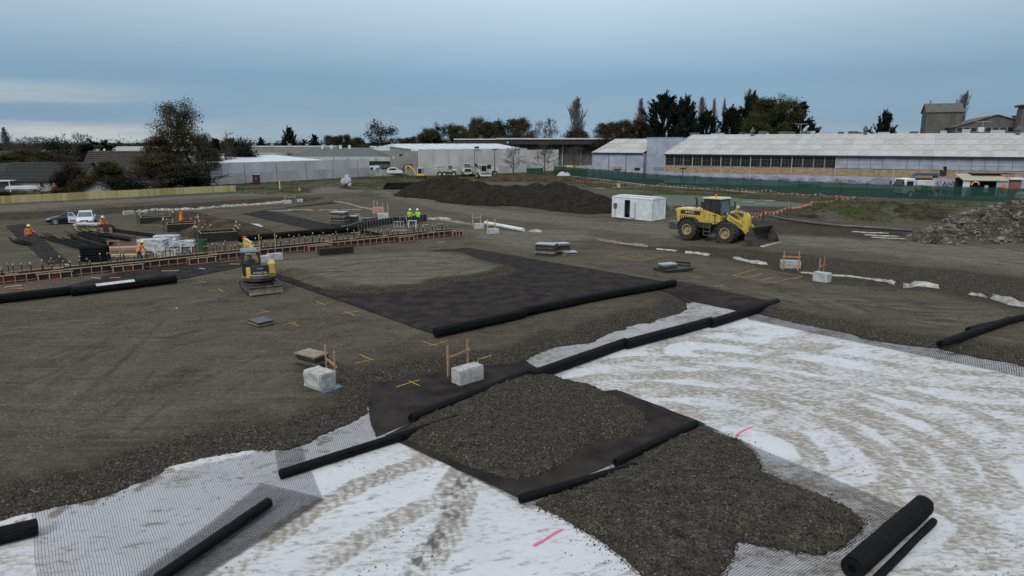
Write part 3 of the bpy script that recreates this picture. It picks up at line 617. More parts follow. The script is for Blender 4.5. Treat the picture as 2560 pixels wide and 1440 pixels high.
sx, sy = scatter(420000, 735, 1560)
dw_ = sdm(W_POLY, sx, sy, 6); g2 = sdm(G2, sx, sy, 4); g3 = sdm(G3, sx, sy, 4)
prob = .34*smooth(-2.4, -1.2, dw_)*(dw_ < -.12) + .015*(dw_ < -2)
prob = np.maximum(prob, .50*(g2 > -.12)); prob = np.maximum(prob, .62*(g3 > -.15)); prob = np.maximum(prob, .07*smooth(-.7, -.1, g3)*(g3 <= -.1)); prob = np.maximum(prob, .05*smooth(-.5, -.1, g2))
prob = np.maximum(prob, .010*(dw_ > 0)*(fbm(sx, sy, 1.5, 3) > .25)); prob = np.maximum(prob, .012*smooth(-.3, 0, dw_)*smooth(.5, .1, dw_))
k = rs_.rand(len(sx)) < prob; sx, sy, dw_, g2, g3 = sx[k], sy[k], dw_[k], g2[k], g3[k]
sz = np.maximum(gz(sx, sy), np.where(dw_ > -1, fz(sx, sy)+.01, -9)); on = np.maximum(g2, g3) > 0
ss = rs_.uniform(.011, .028, len(sx))*(1+.9*(rs_.rand(len(sx)) > .93)); ss = np.where((dw_ > .3) & ~on, ss*.75, ss)
stones('loose_gravel', sx, sy, sz+.2*ss, ss, M_STONE, 'loose dark gravel stones along the spread edges and heaps', 'gravel')

# ------------------------------------------------------------------ stockpiles
def heap(name, label, peaks, slope, m, step=.35, lump=.25, base=gz, cat='heap', attr=None, rnds=.5, round_=1.0):
    xs = [p.x for p in peaks]; ys = [p.y for p in peaks]; hm = max(p.z for p in peaks)/slope+2
    gx_, gy_ = np.meshgrid(np.arange(min(xs)-hm, max(xs)+hm, step), np.arange(min(ys)-hm, max(ys)+hm, step)); x, y = gx_.ravel(), gy_.ravel()
    dn = 1+.16*fbm(x, y, 2.5, 3, 2.); acc = np.zeros_like(x)
    for p in peaks:
        d = np.hypot(x-p.x, y-p.y)*dn; hh = p.z-slope*(np.sqrt(d*d+round_**2)-round_); acc = acc+np.exp(np.clip(hh/rnds, -40, 40))
    h = np.log(acc+1e-9)*rnds + lump*fbm(x, y, 1.1, 4, 1.)*.6; g = base(x, y); z = np.maximum(h, g-.25)
    kk = (h > g-.22).reshape(gx_.shape); idm = np.arange(x.size).reshape(gx_.shape); q = np.stack([idm[:-1, :-1], idm[:-1, 1:], idm[1:, 1:], idm[1:, :-1]], -1)
    q = q[kk[:-1, :-1] | kk[1:, 1:] | kk[:-1, 1:] | kk[1:, :-1]]; us = np.unique(q); rm = np.full(x.size, -1); rm[us] = np.arange(len(us))
    o = link(name, npmesh(name, np.stack([x, y, z], 1)[us], rm[q], m)); tag(o, label, cat)
    def hz(ax, ay):
        ax = np.asarray(ax, float); ay = np.asarray(ay, float); dn2 = 1+.16*fbm(ax, ay, 2.5, 3, 2.); ac_ = np.zeros_like(ax)
        for p in peaks:
            d = np.hypot(ax-p.x, ay-p.y)*dn2; ac_ = ac_+np.exp(np.clip((p.z-slope*(np.sqrt(d*d+round_**2)-round_))/rnds, -40, 40))
        return np.log(ac_+1e-9)*rnds + lump*fbm(ax, ay, 1.1, 4, 1.)*.6
    return o, hz
M_PILE = mat('stockpile_gravel', (.029, .0245, .019), (.014, .012, .009), 1.3, .95, bump=.9, bscale=14, spec=.05)
M_SOIL = mat('dug_soil', (.075, .058, .038), (.030, .023, .015), .9, .95, bump=1.0, bscale=6, spec=.05)
M_RUB = mat('rubble_soil', (.085, .072, .056), (.020, .016, .012), .8, .95, bump=1.0, bscale=7, spec=.05)
pk = [at(*q) for q in ((1052, 455, 119), (1085, 444, 119), (1122, 437, 118), (1160, 446, 113), (1195, 452, 108), (1240, 462, 104), (1290, 462, 104), (1340, 457, 105), (1392, 453, 102), (1425, 463, 98), (1458, 474, 95), (1492, 485, 92))]
heap('gravel_stockpile', 'long dark gravel stockpile with several cones beside the white container', pk, .58, M_PILE, .3, .05, rnds=.35)
heap('soil_heap', 'small brown spoil heap behind the black box formwork', [at(525, 556, 70), at(560, 550, 69), at(595, 566, 67), at(640, 582, 65)], .45, M_SOIL, .25, .1)
heap('soil_heap', 'low spoil heap behind the worker in the orange hood', [at(440, 533, 80), at(478, 534, 80), at(505, 545, 77)], .4, M_SOIL, .25, .1)
heap('soil_heap', 'rough dark earth bank in front of the white hall', [at(1250, 437, 165), at(1310, 432, 170), at(1370, 436, 165), at(1420, 440, 158)], .3, M_SOIL, .5, .5)
rub_pk = [at(*q) for q in ((2720, 490, 66), (2600, 496, 66), (2540, 506, 65), (2470, 521, 64), (2410, 545, 62), (2345, 575, 60))]
rub, rubz = heap('rubble_heap', 'lumpy heap of broken grey clods and earth beside the haul road', rub_pk, .62, M_RUB, .2, .5)
rx = rs_.uniform(rub_pk[-1].x-5, rub_pk[0].x, 9000); ry = rs_.uniform(52, 72, 9000); rz_ = rubz(rx, ry); kk = (rz_ > gz(rx, ry)-.03); rx, ry, rz_ = rx[kk], ry[kk], rz_[kk]
M_CLOD = mat('clod', (.23, .21, .18), (.048, .041, .032), .7, .95, bump=.8, bscale=9, spec=.1)
stones('clod_scatter', rx, ry, rz_, rs_.gamma(2.0, .036, len(rx))+.03, M_CLOD, parent=rub, seed=4)
clods = []
for v in range(6):
    bm = bmesh.new(); bmesh.ops.create_icosphere(bm, subdivisions=1, radius=1)
    for q in bm.verts: q.co *= rnd.uniform(.6, 1.15); q.co.z *= .7
    me = bpy.data.meshes.new('clod'); bm.to_mesh(me); bm.free(); me.materials.append(M_CLOD); clods.append(me)
for i in range(190):
    j = rnd.randrange(len(rx)); o = link('clod', clods[i % 6], rub, loc=(rx[j], ry[j], rz_[j]+.02)); s = rnd.uniform(.10, .30); o.scale = (s*1.2, s, s*.8); o.rotation_euler = (rnd.uniform(-.6, .6), rnd.uniform(-.6, .6), rnd.uniform(0, 6))

M_BANKS = mat('weedy_soil', (.058, .051, .030), (.026, .021, .014), 1.0, .95, bump=1.0, bscale=5, spec=.05, lo=.4, hi=.6)
heap('earth_bank', 'weedy churned earth bank between the flags and the rubble heap', [at(2010, 543, 78), at(2060, 527, 81), at(2110, 515, 83), at(2160, 510, 84), at(2215, 509, 84), at(2270, 515, 82), at(2300, 530, 78)], .30, M_BANKS, .25, .9)
heap('earth_bank', 'low churned earth ridge along the far side of the pond', [at(1700, 489, 122), at(1790, 492, 119), at(1880, 497, 115), at(1960, 503, 110), at(2040, 509, 105)], .2, M_BANKS, .35, .5)
# ------------------------------------------------------------------ pond
pw = bpy.data.materials.new('pond_water'); pw.use_nodes = True; b = pw.node_tree.nodes['Principled BSDF']; b.inputs['Base Color'].default_value = (.050, .064, .030, 1); b.inputs['Roughness'].default_value = .45; b.inputs['Specular IOR Level'].default_value = .12
zn = pw.node_tree.nodes.new('ShaderNodeTexNoise'); zn.inputs['Scale'].default_value = 3; bpn = pw.node_tree.nodes.new('ShaderNodeBump'); bpn.inputs['Strength'].default_value = .12; bpn.inputs['Distance'].default_value = .05
pw.node_tree.links.new(zn.outputs['Fac'], bpn.inputs['Height']); pw.node_tree.links.new(bpn.outputs[0], b.inputs['Normal'])
xs = [p.x for p in POND]; ys = [p.y for p in POND]
pond = MB().quad((min(xs)-4, min(ys)-3, -.22), (max(xs)+4, min(ys)-3, -.22), (max(xs)+4, max(ys)+3, -.22), (min(xs)-4, max(ys)+3, -.22)).build('pond_water', pw); pond['kind'] = 'structure'

# ------------------------------------------------------------------ machines and cars
M_YELLOW = mat('machine_yellow', (.55, .40, .065), (.34, .25, .07), 1.6, .5, bump=.08, lo=.28, hi=.55)
M_CREAM = mat('machine_cream', (.66, .56, .30), (.50, .44, .25), 2, .5)
M_BLACK = mat('machine_black', (.014, .014, .015), (.03, .028, .025), 3, .5)
M_STEELD = mat('dirty_steel', (.060, .054, .046), (.020, .017, .014), 2.2, .7, bump=.25)
M_GREYST = mat('counterweight_grey', (.10, .105, .10), (.05, .05, .047), 2, .65)
M_TYRE = mat('dusty_tyre', (.050, .043, .036), (.018, .016, .015), 2, .92, bump=.3)
M_RIM = mat('rim_cream', (.42, .33, .17), (.22, .17, .09), 4, .6)
M_GLASSD = mat('dark_glass', (.012, .016, .018), (.02, .026, .028), 1, .08)
M_GLASSL = mat('sky_glass', (.10, .15, .16), (.06, .09, .10), 1, .08)
M_ORANGE = mat('beacon_orange', (.75, .22, .02), (.6, .15, .02), 4, .3)
M_BLADE = mat('worn_tooth', (.50, .49, .47), (.34, .33, .31), 6, .5)
M_LETW = mat('white_lettering', (.75, .75, .75)); M_LETB = mat('black_lettering', (.012, .012, .012))
M_CHROME = mat('cylinder_rod', (.55, .55, .55), (.4, .4, .4), 3, .25, metal=.8)
M_WHITE = mat('white_paint', (.66, .67, .68), (.52, .53, .53), 1.5, .45)
M_RED = mat('red_plastic', (.50, .05, .02), (.35, .05, .03), 5, .5)
ROTX = R(90)
def wheel(parent, c, r, wd, rim_r, lugs=0, m_rim=None, name='wheel', n=28, side=1):
    o = MB().lathe([(.02, -wd*.04), (rim_r*.98, -wd*.04), (rim_r*.98, -wd/2), (r*.90, -wd/2), (r*.985, -wd*.36), (r, -wd*.2), (r, wd*.2), (r*.985, wd*.36), (r*.90, wd/2), (rim_r*.98, wd/2), (rim_r*.98, wd*.04), (.02, wd*.04)], axis='y', n=n).build(name, M_TYRE, parent, loc=c)
    m_rim = m_rim or M_RIM
    s = side
    MB().lathe([(rim_r*1.02, s*-wd*.1), (rim_r*1.02, s*wd*.51), (rim_r*.86, s*wd*.51), (rim_r*.80, s*wd*.22), (rim_r*.42, s*wd*.18), (rim_r*.36, s*wd*.34), (rim_r*.05, s*wd*.34)], axis='y', n=20).build('rim', m_rim, o)
    if lugs:
        mb = MB()
        for i in range(lugs):
            for sd in (-1, 1):
                a = 6.28318*(i+(.5 if sd > 0 else 0))/lugs; M = Matrix.Rotation(-a, 3, 'Y') @ Matrix.Rotation(sd*.45, 3, 'X')
                mb.box(Matrix.Rotation(-a, 3, 'Y') @ Vector((r*1.0, sd*wd*.26, 0)), (r*.075, wd*.46, r*.10), M=Matrix.Rotation(-a, 3, 'Y') @ Matrix.Rotation(sd*.42, 3, 'X'))
        mb.build('tread', M_TYRE, o)
    return o

def wheel_loader():
    c = onground(1768, 604); rz = R(-47)
    left = Vector((-math.sin(rz), math.cos(rz), 0)); loc = Vector((c.x, c.y, c.z)) + left*1.1
    t = thing('wheel_loader', 'large yellow wheel loader with black toothed bucket on the haul road', 'wheel loader', loc, rz); t.scale = (1.04, 1.04, 1.04)
    for x in (-1.85, 1.85):
        for s in (-1, 1): wheel(t, (x, s*1.16, .93), .93, .70, .47, 18, side=s)
    MB().box((-.9, 0, 1.05), (3.4, 1.1, .75)).box((1.7, 0, 1.05), (1.7, .95, .7)).tube((-1.85, -1, .93), (-1.85, 1, .93), .24).tube((1.85, -1, .93), (1.85, 1, .93), .24).build('chassis', M_STEELD, t, .04)
    # engine hood, cream top
    MB().prism([(-3.30, 1.35), (-3.42, 2.36), (-3.62, 2.52), (-3.30, 2.66), (-.62, 2.74), (-.62, 1.55), (-2.3, 1.55), (-2.75, 1.35)], -.86, .86).build('engine_hood', M_YELLOW, t, .05)
    MB().prism([(-3.55, 2.545), (-3.28, 2.70), (-.66, 2.78), (-.66, 2.72), (-3.28, 2.64)], -.80, .80).build('hood_top', M_CREAM, t, .02)
    hp = MB().box((-1.95, -.872, 2.38), (2.0, .02, .34)).build('side_panel', M_BLACK, t); text('SIMPLEX', .25, M_LETW, 'lettering', hp, (-2.05, -.884, 2.38), (ROTX, 0, 0))
    for k in range(4): MB().box((-2.95+.2*k, -.868, 1.88), (.09, .014, .44)).build('hood_vent', M_BLACK, t)
    MB().prism([(-3.95, .82), (-4.05, 1.1), (-4.0, 1.5), (-3.2, 1.5), (-2.9, 1.3), (-2.9, .82)], -1.25, 1.25).build('counterweight', M_GREYST, t, .08)
    # rear mudguards
    for s in (-1, 1):
        pts = [(-1.85+1.08*math.cos(a), .95+1.08*math.sin(a)) for a in [R(165)-R(150)*i/9 for i in range(10)]]; inn = [(-1.85+1.02*math.cos(a), .95+1.02*math.sin(a)) for a in [R(165)-R(150)*i/9 for i in range(10)]]
        MB().prism(pts+inn[::-1], min(s*.80, s*1.48), max(s*.80, s*1.48)).build('mudguard', M_BLACK, t)
        pts = [(1.85+1.06*math.cos(a), .95+1.06*math.sin(a)) for a in [R(178)-R(62)*i/6 for i in range(7)]]; inn = [(1.85+1.02*math.cos(a), .95+1.02*math.sin(a)) for a in [R(178)-R(62)*i/6 for i in range(7)]]
        MB().prism(pts+inn[::-1], min(s*.85, s*1.46), max(s*.85, s*1.46)).build('mudguard', M_BLACK, t)
        # ladder
        mb = MB().beam((-.28, s*1.28, .55), (-.28, s*1.22, 1.55), .05, .12).beam((.30, s*1.28, .55), (.30, s*1.22, 1.55), .05, .12)
        for k in range(3): mb.box((0.01, s*1.26, .58+.33*k), (.56, .22, .045))
        mb.build('ladder', M_GREYST, t)
        MB().box((-.30, s*.98, 1.38), (1.25, .5, .5)).build('fuel_tank', M_BLACK, t, .03)
        mb = MB()
        mb.path([(.62, s*1.05, 1.6), (.62, s*1.05, 2.5), (.35, s*.98, 2.75)], .022, 6).path([(-.95, s*.95, 2.72), (-.95, s*.95, 3.15), (-1.5, s*.92, 3.12), (-1.5, s*.92, 2.72)], .018, 6); mb.build('handrail', M_BLACK, t)
    # cab
    MB().prism([(-.72, 1.55), (-.72, 2.72), (-.2, 2.62), (1.05, 2.30), (1.05, 1.62), (.1, 1.45)], -.98, .98).build('cab_base', M_YELLOW, t, .04)
    MB().box((.02, -.992, 1.98), (.018, .012, .85)).box((.55, -.992, 2.12), (.05, .012, .5)).box((.55, -.992, 2.3), (.5, .014, .045)).build('door_seam', M_BLACK, t)
    text('WA380', .17, M_LETB, 'model_lettering', t, (.62, -1.0, 1.74), (ROTX, 0, 0))
    cab = MB()
    zb, zt = 2.55, 3.62
    post = [(-.70, .80, 2.66, -.62), (-.05, .80, 2.58, -.02), (.98, .80, 2.32, .78)]
    for xb, y, zb_, xt in post:
        for s in (-1, 1): cab.beam((xb, s*.86, zb_), (xt, s*.78, 3.62), .10, .10)
    cab.box((.05, .81, 2.50), (1.75, .10, .12)).box((.05, -.81, 2.50), (1.75, .10, .12)).box((-.68, 0, 2.72), (.10, 1.7, .12)).box((.98, 0, 2.34), (.10, 1.7, .10)).box((.07, 0, 3.60), (1.5, 1.62, .08))
    cab.build('cab_frame', M_BLACK, t)
    for s in (-1, 1):
        MB().quad((-.66, s*.84, 2.70), (-.08, s*.84, 2.62), (-.05, s*.775, 3.58), (-.60, s*.775, 3.58)).build('window_glass', M_GLASSD, t)
        MB().quad((0, s*.84, 2.60), (.93, s*.84, 2.36), (.74, s*.775, 3.58), (.02, s*.775, 3.58)).build('window_glass', M_GLASSD, t)
    MB().quad((.985, -.80, 2.36), (.985, .80, 2.36), (.80, .74, 3.58), (.80, -.74, 3.58)).build('windscreen', M_GLASSL, t)
    MB().quad((-.69, -.80, 2.74), (-.69, .80, 2.74), (-.62, .74, 3.58), (-.62, -.74, 3.58)).build('window_glass', M_GLASSD, t)
    MB().prism([(-.80, 3.64), (-.78, 3.78), (.86, 3.80), (.98, 3.66)], -.90, .90).build('cab_roof', M_CREAM, t, .04)
    bc = MB().lathe([(.10, 0), (.10, .05), (.07, .06), (.075, .20), (.05, .25)], (.15, -.30, 3.79), n=12).build('beacon', M_ORANGE, t)
    MB().path([(-1.95, .1, 2.72), (-1.95, .1, 3.42), (-2.0, .1, 3.56), (-2.12, .1, 3.62)], [.09, .09, .085, .08], 12).build('exhaust_stack', M_BLACK, t)
    MB().lathe([(.20, 0), (.20, .32), (.25, .34), (.27, .52), (.22, .60), (.05, .62)], (-1.12, -.15, 2.76), n=14).build('air_cleaner', M_BLACK, t)
    for s in (-1, 1):
        MB().path([(.95, s*.90, 3.45), (1.15, s*1.12, 3.40)], .02, 6).box((1.16, s*1.15, 3.22), (.05, .18, .34)).build('mirror', M_BLACK, t)
        ml = MB().path([(1.55, s*.95, 2.05), (1.55, s*.95, 2.45)], .045, 8).box((1.58, s*.95, 2.55), (.16, .26, .20)).build('headlight', M_BLACK, t); MB().box((1.668, s*.95, 2.55), (.012, .20, .14)).build('lens', M_LETW, ml)
    # front frame, lift arms, bellcrank, bucket
    MB().prism([(1.05, .8), (1.05, 2.1), (1.25, 2.42), (1.62, 2.42), (1.85, 2.0), (2.35, 1.2), (2.3, .75)], -.45, .45).build('front_frame', M_STEELD, t, .03)
    for s in (-1, 1):
        ar = MB().prism([(1.22, 2.22), (1.42, 2.44), (1.62, 2.42), (2.45, 2.00), (3.25, 1.60), (3.74, .84), (3.76, .56), (3.62, .52), (3.0, 1.22), (2.3, 1.62), (1.3, 2.06)], min(s*.50, s*.66), max(s*.50, s*.66)).build('lift_arm', M_YELLOW, t, .015)
        if s < 0: text('KOMATSU', .29, M_LETB, 'lettering', ar, (2.40, -.668, 1.80), (ROTX, R(27), 0))
        MB().tube((1.5, s*.40, 1.15), (2.35, s*.48, 1.52), .10).tube((2.35, s*.48, 1.52), (2.75, s*.50, 1.62), .055).build('lift_cylinder', M_STEELD, t)
    MB().prism([(2.75, 2.55), (3.0, 2.62), (3.30, 2.35), (3.35, 1.55), (3.12, .98), (2.92, .98), (2.85, 1.45), (2.68, 1.9)], -.17, .17).build('bellcrank', M_YELLOW, t, .02)
    MB().beam((2.3, -.62, 1.72), (2.3, .62, 1.72), .28, .28).build('cross_tube', M_YELLOW, t)
    MB().tube((1.50, 0, 2.55), (2.35, 0, 2.68), .135, n=14).build('tilt_cylinder', M_YELLOW, t); MB().tube((2.3, 0, 2.67), (2.98, 0, 2.52), .062).build('cylinder_rod', M_CHROME, t)
    MB().beam((3.05, 0, 1.05), (3.82, 0, 1.05), .16, .16).build('bucket_link', M_STEELD, t)
    MB().path([(1.9, -.3, 2.6), (2.25, -.3, 3.0)], .04, 8).box((2.28, -.3, 3.12), (.2, .24, .22)).build('work_lamp', M_CREAM, t)
    # bucket: curved shell, side plates, lip and teeth
    W2 = 1.70; pr = [(5.35, .10), (4.6, .13), (4.05, .20), (3.83, .42), (3.78, .80), (3.92, 1.15), (4.20, 1.42), (4.40, 1.62)]
    inn = [(4.45, 1.56), (4.30, 1.36), (4.05, 1.08), (3.92, .80), (3.96, .50), (4.12, .30), (4.62, .21), (5.35, .16)]
    bk = MB().prism(pr+inn, -W2, W2).build('bucket', M_STEELD, t)
    for s in (-1, 1): MB().prism([(5.25, .12), (4.1, .18), (3.82, .45), (3.80, .85), (3.95, 1.18), (4.40, 1.60), (4.62, 1.30), (5.0, .60)], min(s*W2, s*(W2+.05)), max(s*W2, s*(W2+.05))).build('side_plate', M_STEELD, bk)
    MB().beam((4.40, -W2-.05, 1.62), (4.40, W2+.05, 1.62), .10, .10).build('spill_guard', M_STEELD, bk)
    for k in range(9):
        y = -W2+.14+k*(2*W2-.28)/8; MB().hexa([(5.20, y-.10, .06), (5.74, y-.065, .08), (5.74, y+.065, .08), (5.20, y+.10, .06), (5.20, y-.10, .27), (5.74, y-.065, .12), (5.74, y+.065, .12), (5.20, y+.10, .27)]).build('tooth', M_BLADE, bk)
    st = MB().box((-.15, 0, 2.55), (.5, .5, .14)).box((-.42, 0, 2.95), (.12, .5, .75)).build('seat', M_BLACK, t)
    return t
wheel_loader()

def crawler_parts(t, ln, gauge, wd, h, m_frame, dx=0.0, name='track'):
    """pair of tracks: shoes round a rounded belt, frame, sprocket, rollers"""
    for s in (-1, 1):
        y = s*gauge/2; r = h/2; pts = []; L2 = ln/2-r; n = 9
        pts += [(dx+L2+r*math.cos(a), r+r*math.sin(a)) for a in [R(90)-R(180)*i/n for i in range(n+1)]]
        pts += [(dx-L2+r*math.cos(a), r+r*math.sin(a)) for a in [R(270)-R(180)*i/n for i in range(n+1)]]
        q = [(p[0]*1.0-(p[0]-dx)*.035, r+(p[1]-r)*.86) for p in pts]
        mb = MB(); V = [(p[0], y-wd/2, p[1]) for p in pts]+[(p[0], y+wd/2, p[1]) for p in pts]+[(p[0], y-wd/2, p[1]) for p in q]+[(p[0], y+wd/2, p[1]) for p in q]; k = len(pts)
        mb.add(V, [f for i in range(k) for f in ((i, (i+1) % k, k+(i+1) % k, k+i), (2*k+i, 3*k+i, 3*k+(i+1) % k, 2*k+(i+1) % k), (i, 2*k+i, 2*k+(i+1) % k, (i+1) % k), (k+i, k+(i+1) % k, 3*k+(i+1) % k, 3*k+i))])
        b = mb.build(name, M_TYRE, t)
        mb = MB(); m = int(ln/.13)
        for z, zz in ((h+.006, 0), (-.0, 0)):
            for i in range(m): mb.box((dx-L2+2*L2*i/(m-1), y, z), (.06, wd*.98, .03))
        mb.build('track_shoes', M_STEELD, b)['kind'] = 'stuff'
        MB().box((dx, y, r), (2*L2, wd*.72, h*.5)).lathe([(r*.75, -wd*.40), (r*.75, wd*.40)], (dx+L2, y, r), 'y', 14).lathe([(r*.70, -wd*.40), (r*.70, wd*.40)], (dx-L2, y, r), 'y', 14).build('track_frame', m_frame, t)

def mini_excavator():
    c = (onground(622, 740)+onground(702, 731))/2; hz = R(-58); hd = Vector((math.cos(hz), math.sin(hz), 0)); loc = c-hd*1.25; loc.z = gzs(loc.x, loc.y)
    up = R(112)-hz
    t = thing('excavator', 'yellow and black mini excavator with dozer blade parked by paint marks', 'excavator', loc, hz)
    crawler_parts(t, 2.5, 1.56, .40, .58, M_GREYST)
    MB().box((0, 0, .45), (1.5, 1.1, .3)).lathe([(.5, .55), (.5, .72)], n=20).build('undercarriage', M_STEELD, t, .03)
    # dozer blade on arms at the blade end (+x)
    bl = MB().prism([(1.55, .10), (1.72, .10), (1.62, .25), (1.60, .42), (1.70, .55), (1.62, .56), (1.50, .42), (1.50, .22)], -.98, .98).build('dozer_blade', mat('worn_blade', (.17, .155, .125), (.08, .07, .055), 3, .6), t)
    for s in (-1, 1): MB().beam((.6, s*.42, .38), (1.55, s*.42, .32), .12, .14).build('blade_arm', M_STEELD, t)
    MU = Matrix.Rotation(up, 4, 'Z')
    def part(mb, name, m, bevel=0.0, par=None):
        mb.v = [tuple(MU @ Vector(q)) for q in mb.v]; return mb.build(name, m, par or t, bevel)
    # house: rounded tail, black centre, yellow corners
    def tail(r, z0, z1, a0, a1, x1, ins=0.0):
        n = 8; arc = [(-r*math.cos(a)*.98, -r*math.sin(a)) for a in [a0+(a1-a0)*i/n for i in range(n+1)]]
        return MB().prism(arc+[(x1, arc[-1][1]), (x1, arc[0][1])], z0, z1, 'z')
    part(tail(.98, .72, .92, R(-78), R(78), .95), 'deck', M_STEELD, .03)
    part(tail(1.0, .90, 1.16, R(-78), R(78), .4), 'tail_counterweight', M_YELLOW, .05)
    part(tail(1.02, .86, 1.12, R(-34), R(38), -.3), 'tail_bumper', M_GREYST, .04)
    part(tail(.98, 1.14, 1.72, R(-30), R(38), -.2), 'rear_hood', M_BLACK, .04)
    part(tail(.96, 1.14, 1.60, R(-72), R(-29), -.2), 'corner_cover', M_YELLOW, .04)
    rh = part(MB().prism([(-.80, -.98), (-.80, -.52), (.55, -.52), (.70, -.62), (.70, -.92), (.4, -.98)], 1.10, 1.84, 'z'), 'side_hood', M_YELLOW, .08)
    for k in range(7):
        part(MB().box((-.50+.11*k, -.985, 1.50), (.055, .02, .46)), 'hood_vent', M_BLACK, par=rh)
    for s_, sz_, z_, nm in (('KOMATSU', .17, 1.28, 'lettering'), ('PC55MR', .10, 1.54, 'model_lettering')):
        tx = text(s_, sz_, M_LETW, nm, t, (0, 0, 0), (0, 0, 0)); tx.matrix_local = MU @ Matrix.Translation((-.985, -.06, z_)) @ Matrix.Rotation(-math.pi/2, 4, 'Z') @ Matrix.Rotation(math.pi/2, 4, 'X')
    # cab on the left
    cb = MB(); x0, x1, y0, y1, zb, zt = -.62, .78, -.10, .92, 1.12, 2.50
    for x, xt in ((x0, x0+.10), (x1, x1-.14), (.1, .1)):
        for y in (y0, y1): cb.beam((x, y, zb), (xt, y*.98+.01, zt), .085, .085)
    cb.box(((x0+x1)/2, (y0+y1)/2, zb), (1.42, 1.04, .10)).box(((x0+x1)/2, y1, 1.62), (1.38, .06, .06)).box((x0+.03, (y0+y1)/2, 1.78), (.07, 1.0, .12)).box((x0+.09, (y0+y1)/2, 2.40), (.06, 1.0, .18))
    part(cb, 'cab_frame', M_BLACK)
    part(MB().prism([(x0-.02, 2.48), (x0+.04, 2.62), (x1-.24, 2.63), (x1-.05, 2.50)], y0-.06, y1+.06), 'cab_roof', M_GLASSL if False else mat('cab_roof_blue_grey', (.16, .19, .22), (.11, .13, .15), 2, .4), .04)
    part(MB().box((.05, .93, 1.40), (1.3, .03, .5)).box((-.58, .41, 1.45), (.03, 1.0, .6)), 'cab_panel', M_BLACK)
    tx = text('SIMPLEX', .17, M_LETW, 'cab_lettering', t, (0, 0, 0), (0, 0, 0)); tx.matrix_local = MU @ Matrix.Translation((x0+.04, .41, 2.40)) @ Matrix.Rotation(-math.pi/2, 4, 'Z') @ Matrix.Rotation(math.pi/2, 4, 'X')
    gl = mat('clear_glass', (.05, .06, .06), (.04, .05, .05), 1, .05, alpha=.35)
    part(MB().quad((x0+.02, y0+.05, 1.82), (x0+.02, y1-.05, 1.82), (x0+.08, y1-.05, 2.32), (x0+.08, y0+.05, 2.32)), 'rear_window', gl)
    part(MB().quad((x0+.1, y1, 1.66), (x1-.1, y1, 1.66), (x1-.2, y1, 2.45), (x0+.15, y1, 2.45)), 'side_window', gl)
    part(MB().quad((x1-.02, y0+.05, 1.2), (x1-.02, y1-.05, 1.2), (x1-.12, y1-.05, 2.44), (x1-.12, y0+.05, 2.44)), 'windscreen', gl)
    part(MB().box((-.1, .4, 1.35), (.5, .5, .3)).box((-.33, .4, 1.72), (.12, .46, .62)), 'seat', M_BLACK)
    part(MB().lathe([(.07, 0), (.07, .10), (.04, .13)], (-.35, -.02, 2.62), n=10), 'beacon', M_RED)
    # boom, arm and bucket swung a little to the left
    MS = MU @ Matrix.Translation((.85, -.05, 0)) @ Matrix.Rotation(R(16), 4, 'Z')
    def bpart(mb, name, m, bevel=0.0):
        mb.v = [tuple(MS @ Vector(q)) for q in mb.v]; return mb.build(name, m, t, bevel)
    bpart(MB().box((.1, 0, .95), (.5, .35, .4)), 'swing_bracket', M_STEELD, .03)
    bpart(MB().prism([(.05, .95), (.38, 1.75), (1.05, 2.42), (1.25, 2.60), (2.35, 2.62), (2.40, 2.44), (1.45, 2.34), (1.3, 2.2), (.66, 1.6), (.32, .95)], -.11, .11), 'boom', M_YELLOW, .02)
    bpart(MB().tube((.55, 0, 1.15), (.95, 0, 2.1), .06).tube((.95, 0, 2.1), (1.05, 0, 2.4), .035), 'boom_cylinder', M_STEELD)
    bpart(MB().tube((1.1, 0, 2.72), (2.0, 0, 2.84), .065).tube((2.0, 0, 2.84), (2.45, 0, 2.87), .035), 'arm_cylinder', M_CREAM)
    bpart(MB().prism([(2.30, 2.84), (2.50, 2.95), (2.62, 2.72), (2.42, 1.40), (2.26, 1.35), (2.20, 2.42)], -.09, .09), 'arm', M_YELLOW, .02)
    bpart(MB().box((2.52, 0, 2.90), (.18, .24, .2)), 'arm_bracket', M_RED, .02)
    bpart(MB().prism([(2.25, 1.42), (2.50, 1.45), (2.62, 1.17), (2.45, .79), (2.05, .59), (1.72, .67), (1.95, .92), (2.15, 1.22)], -.30, .30), 'bucket', M_STEELD, .02)
    return t
mini_excavator()

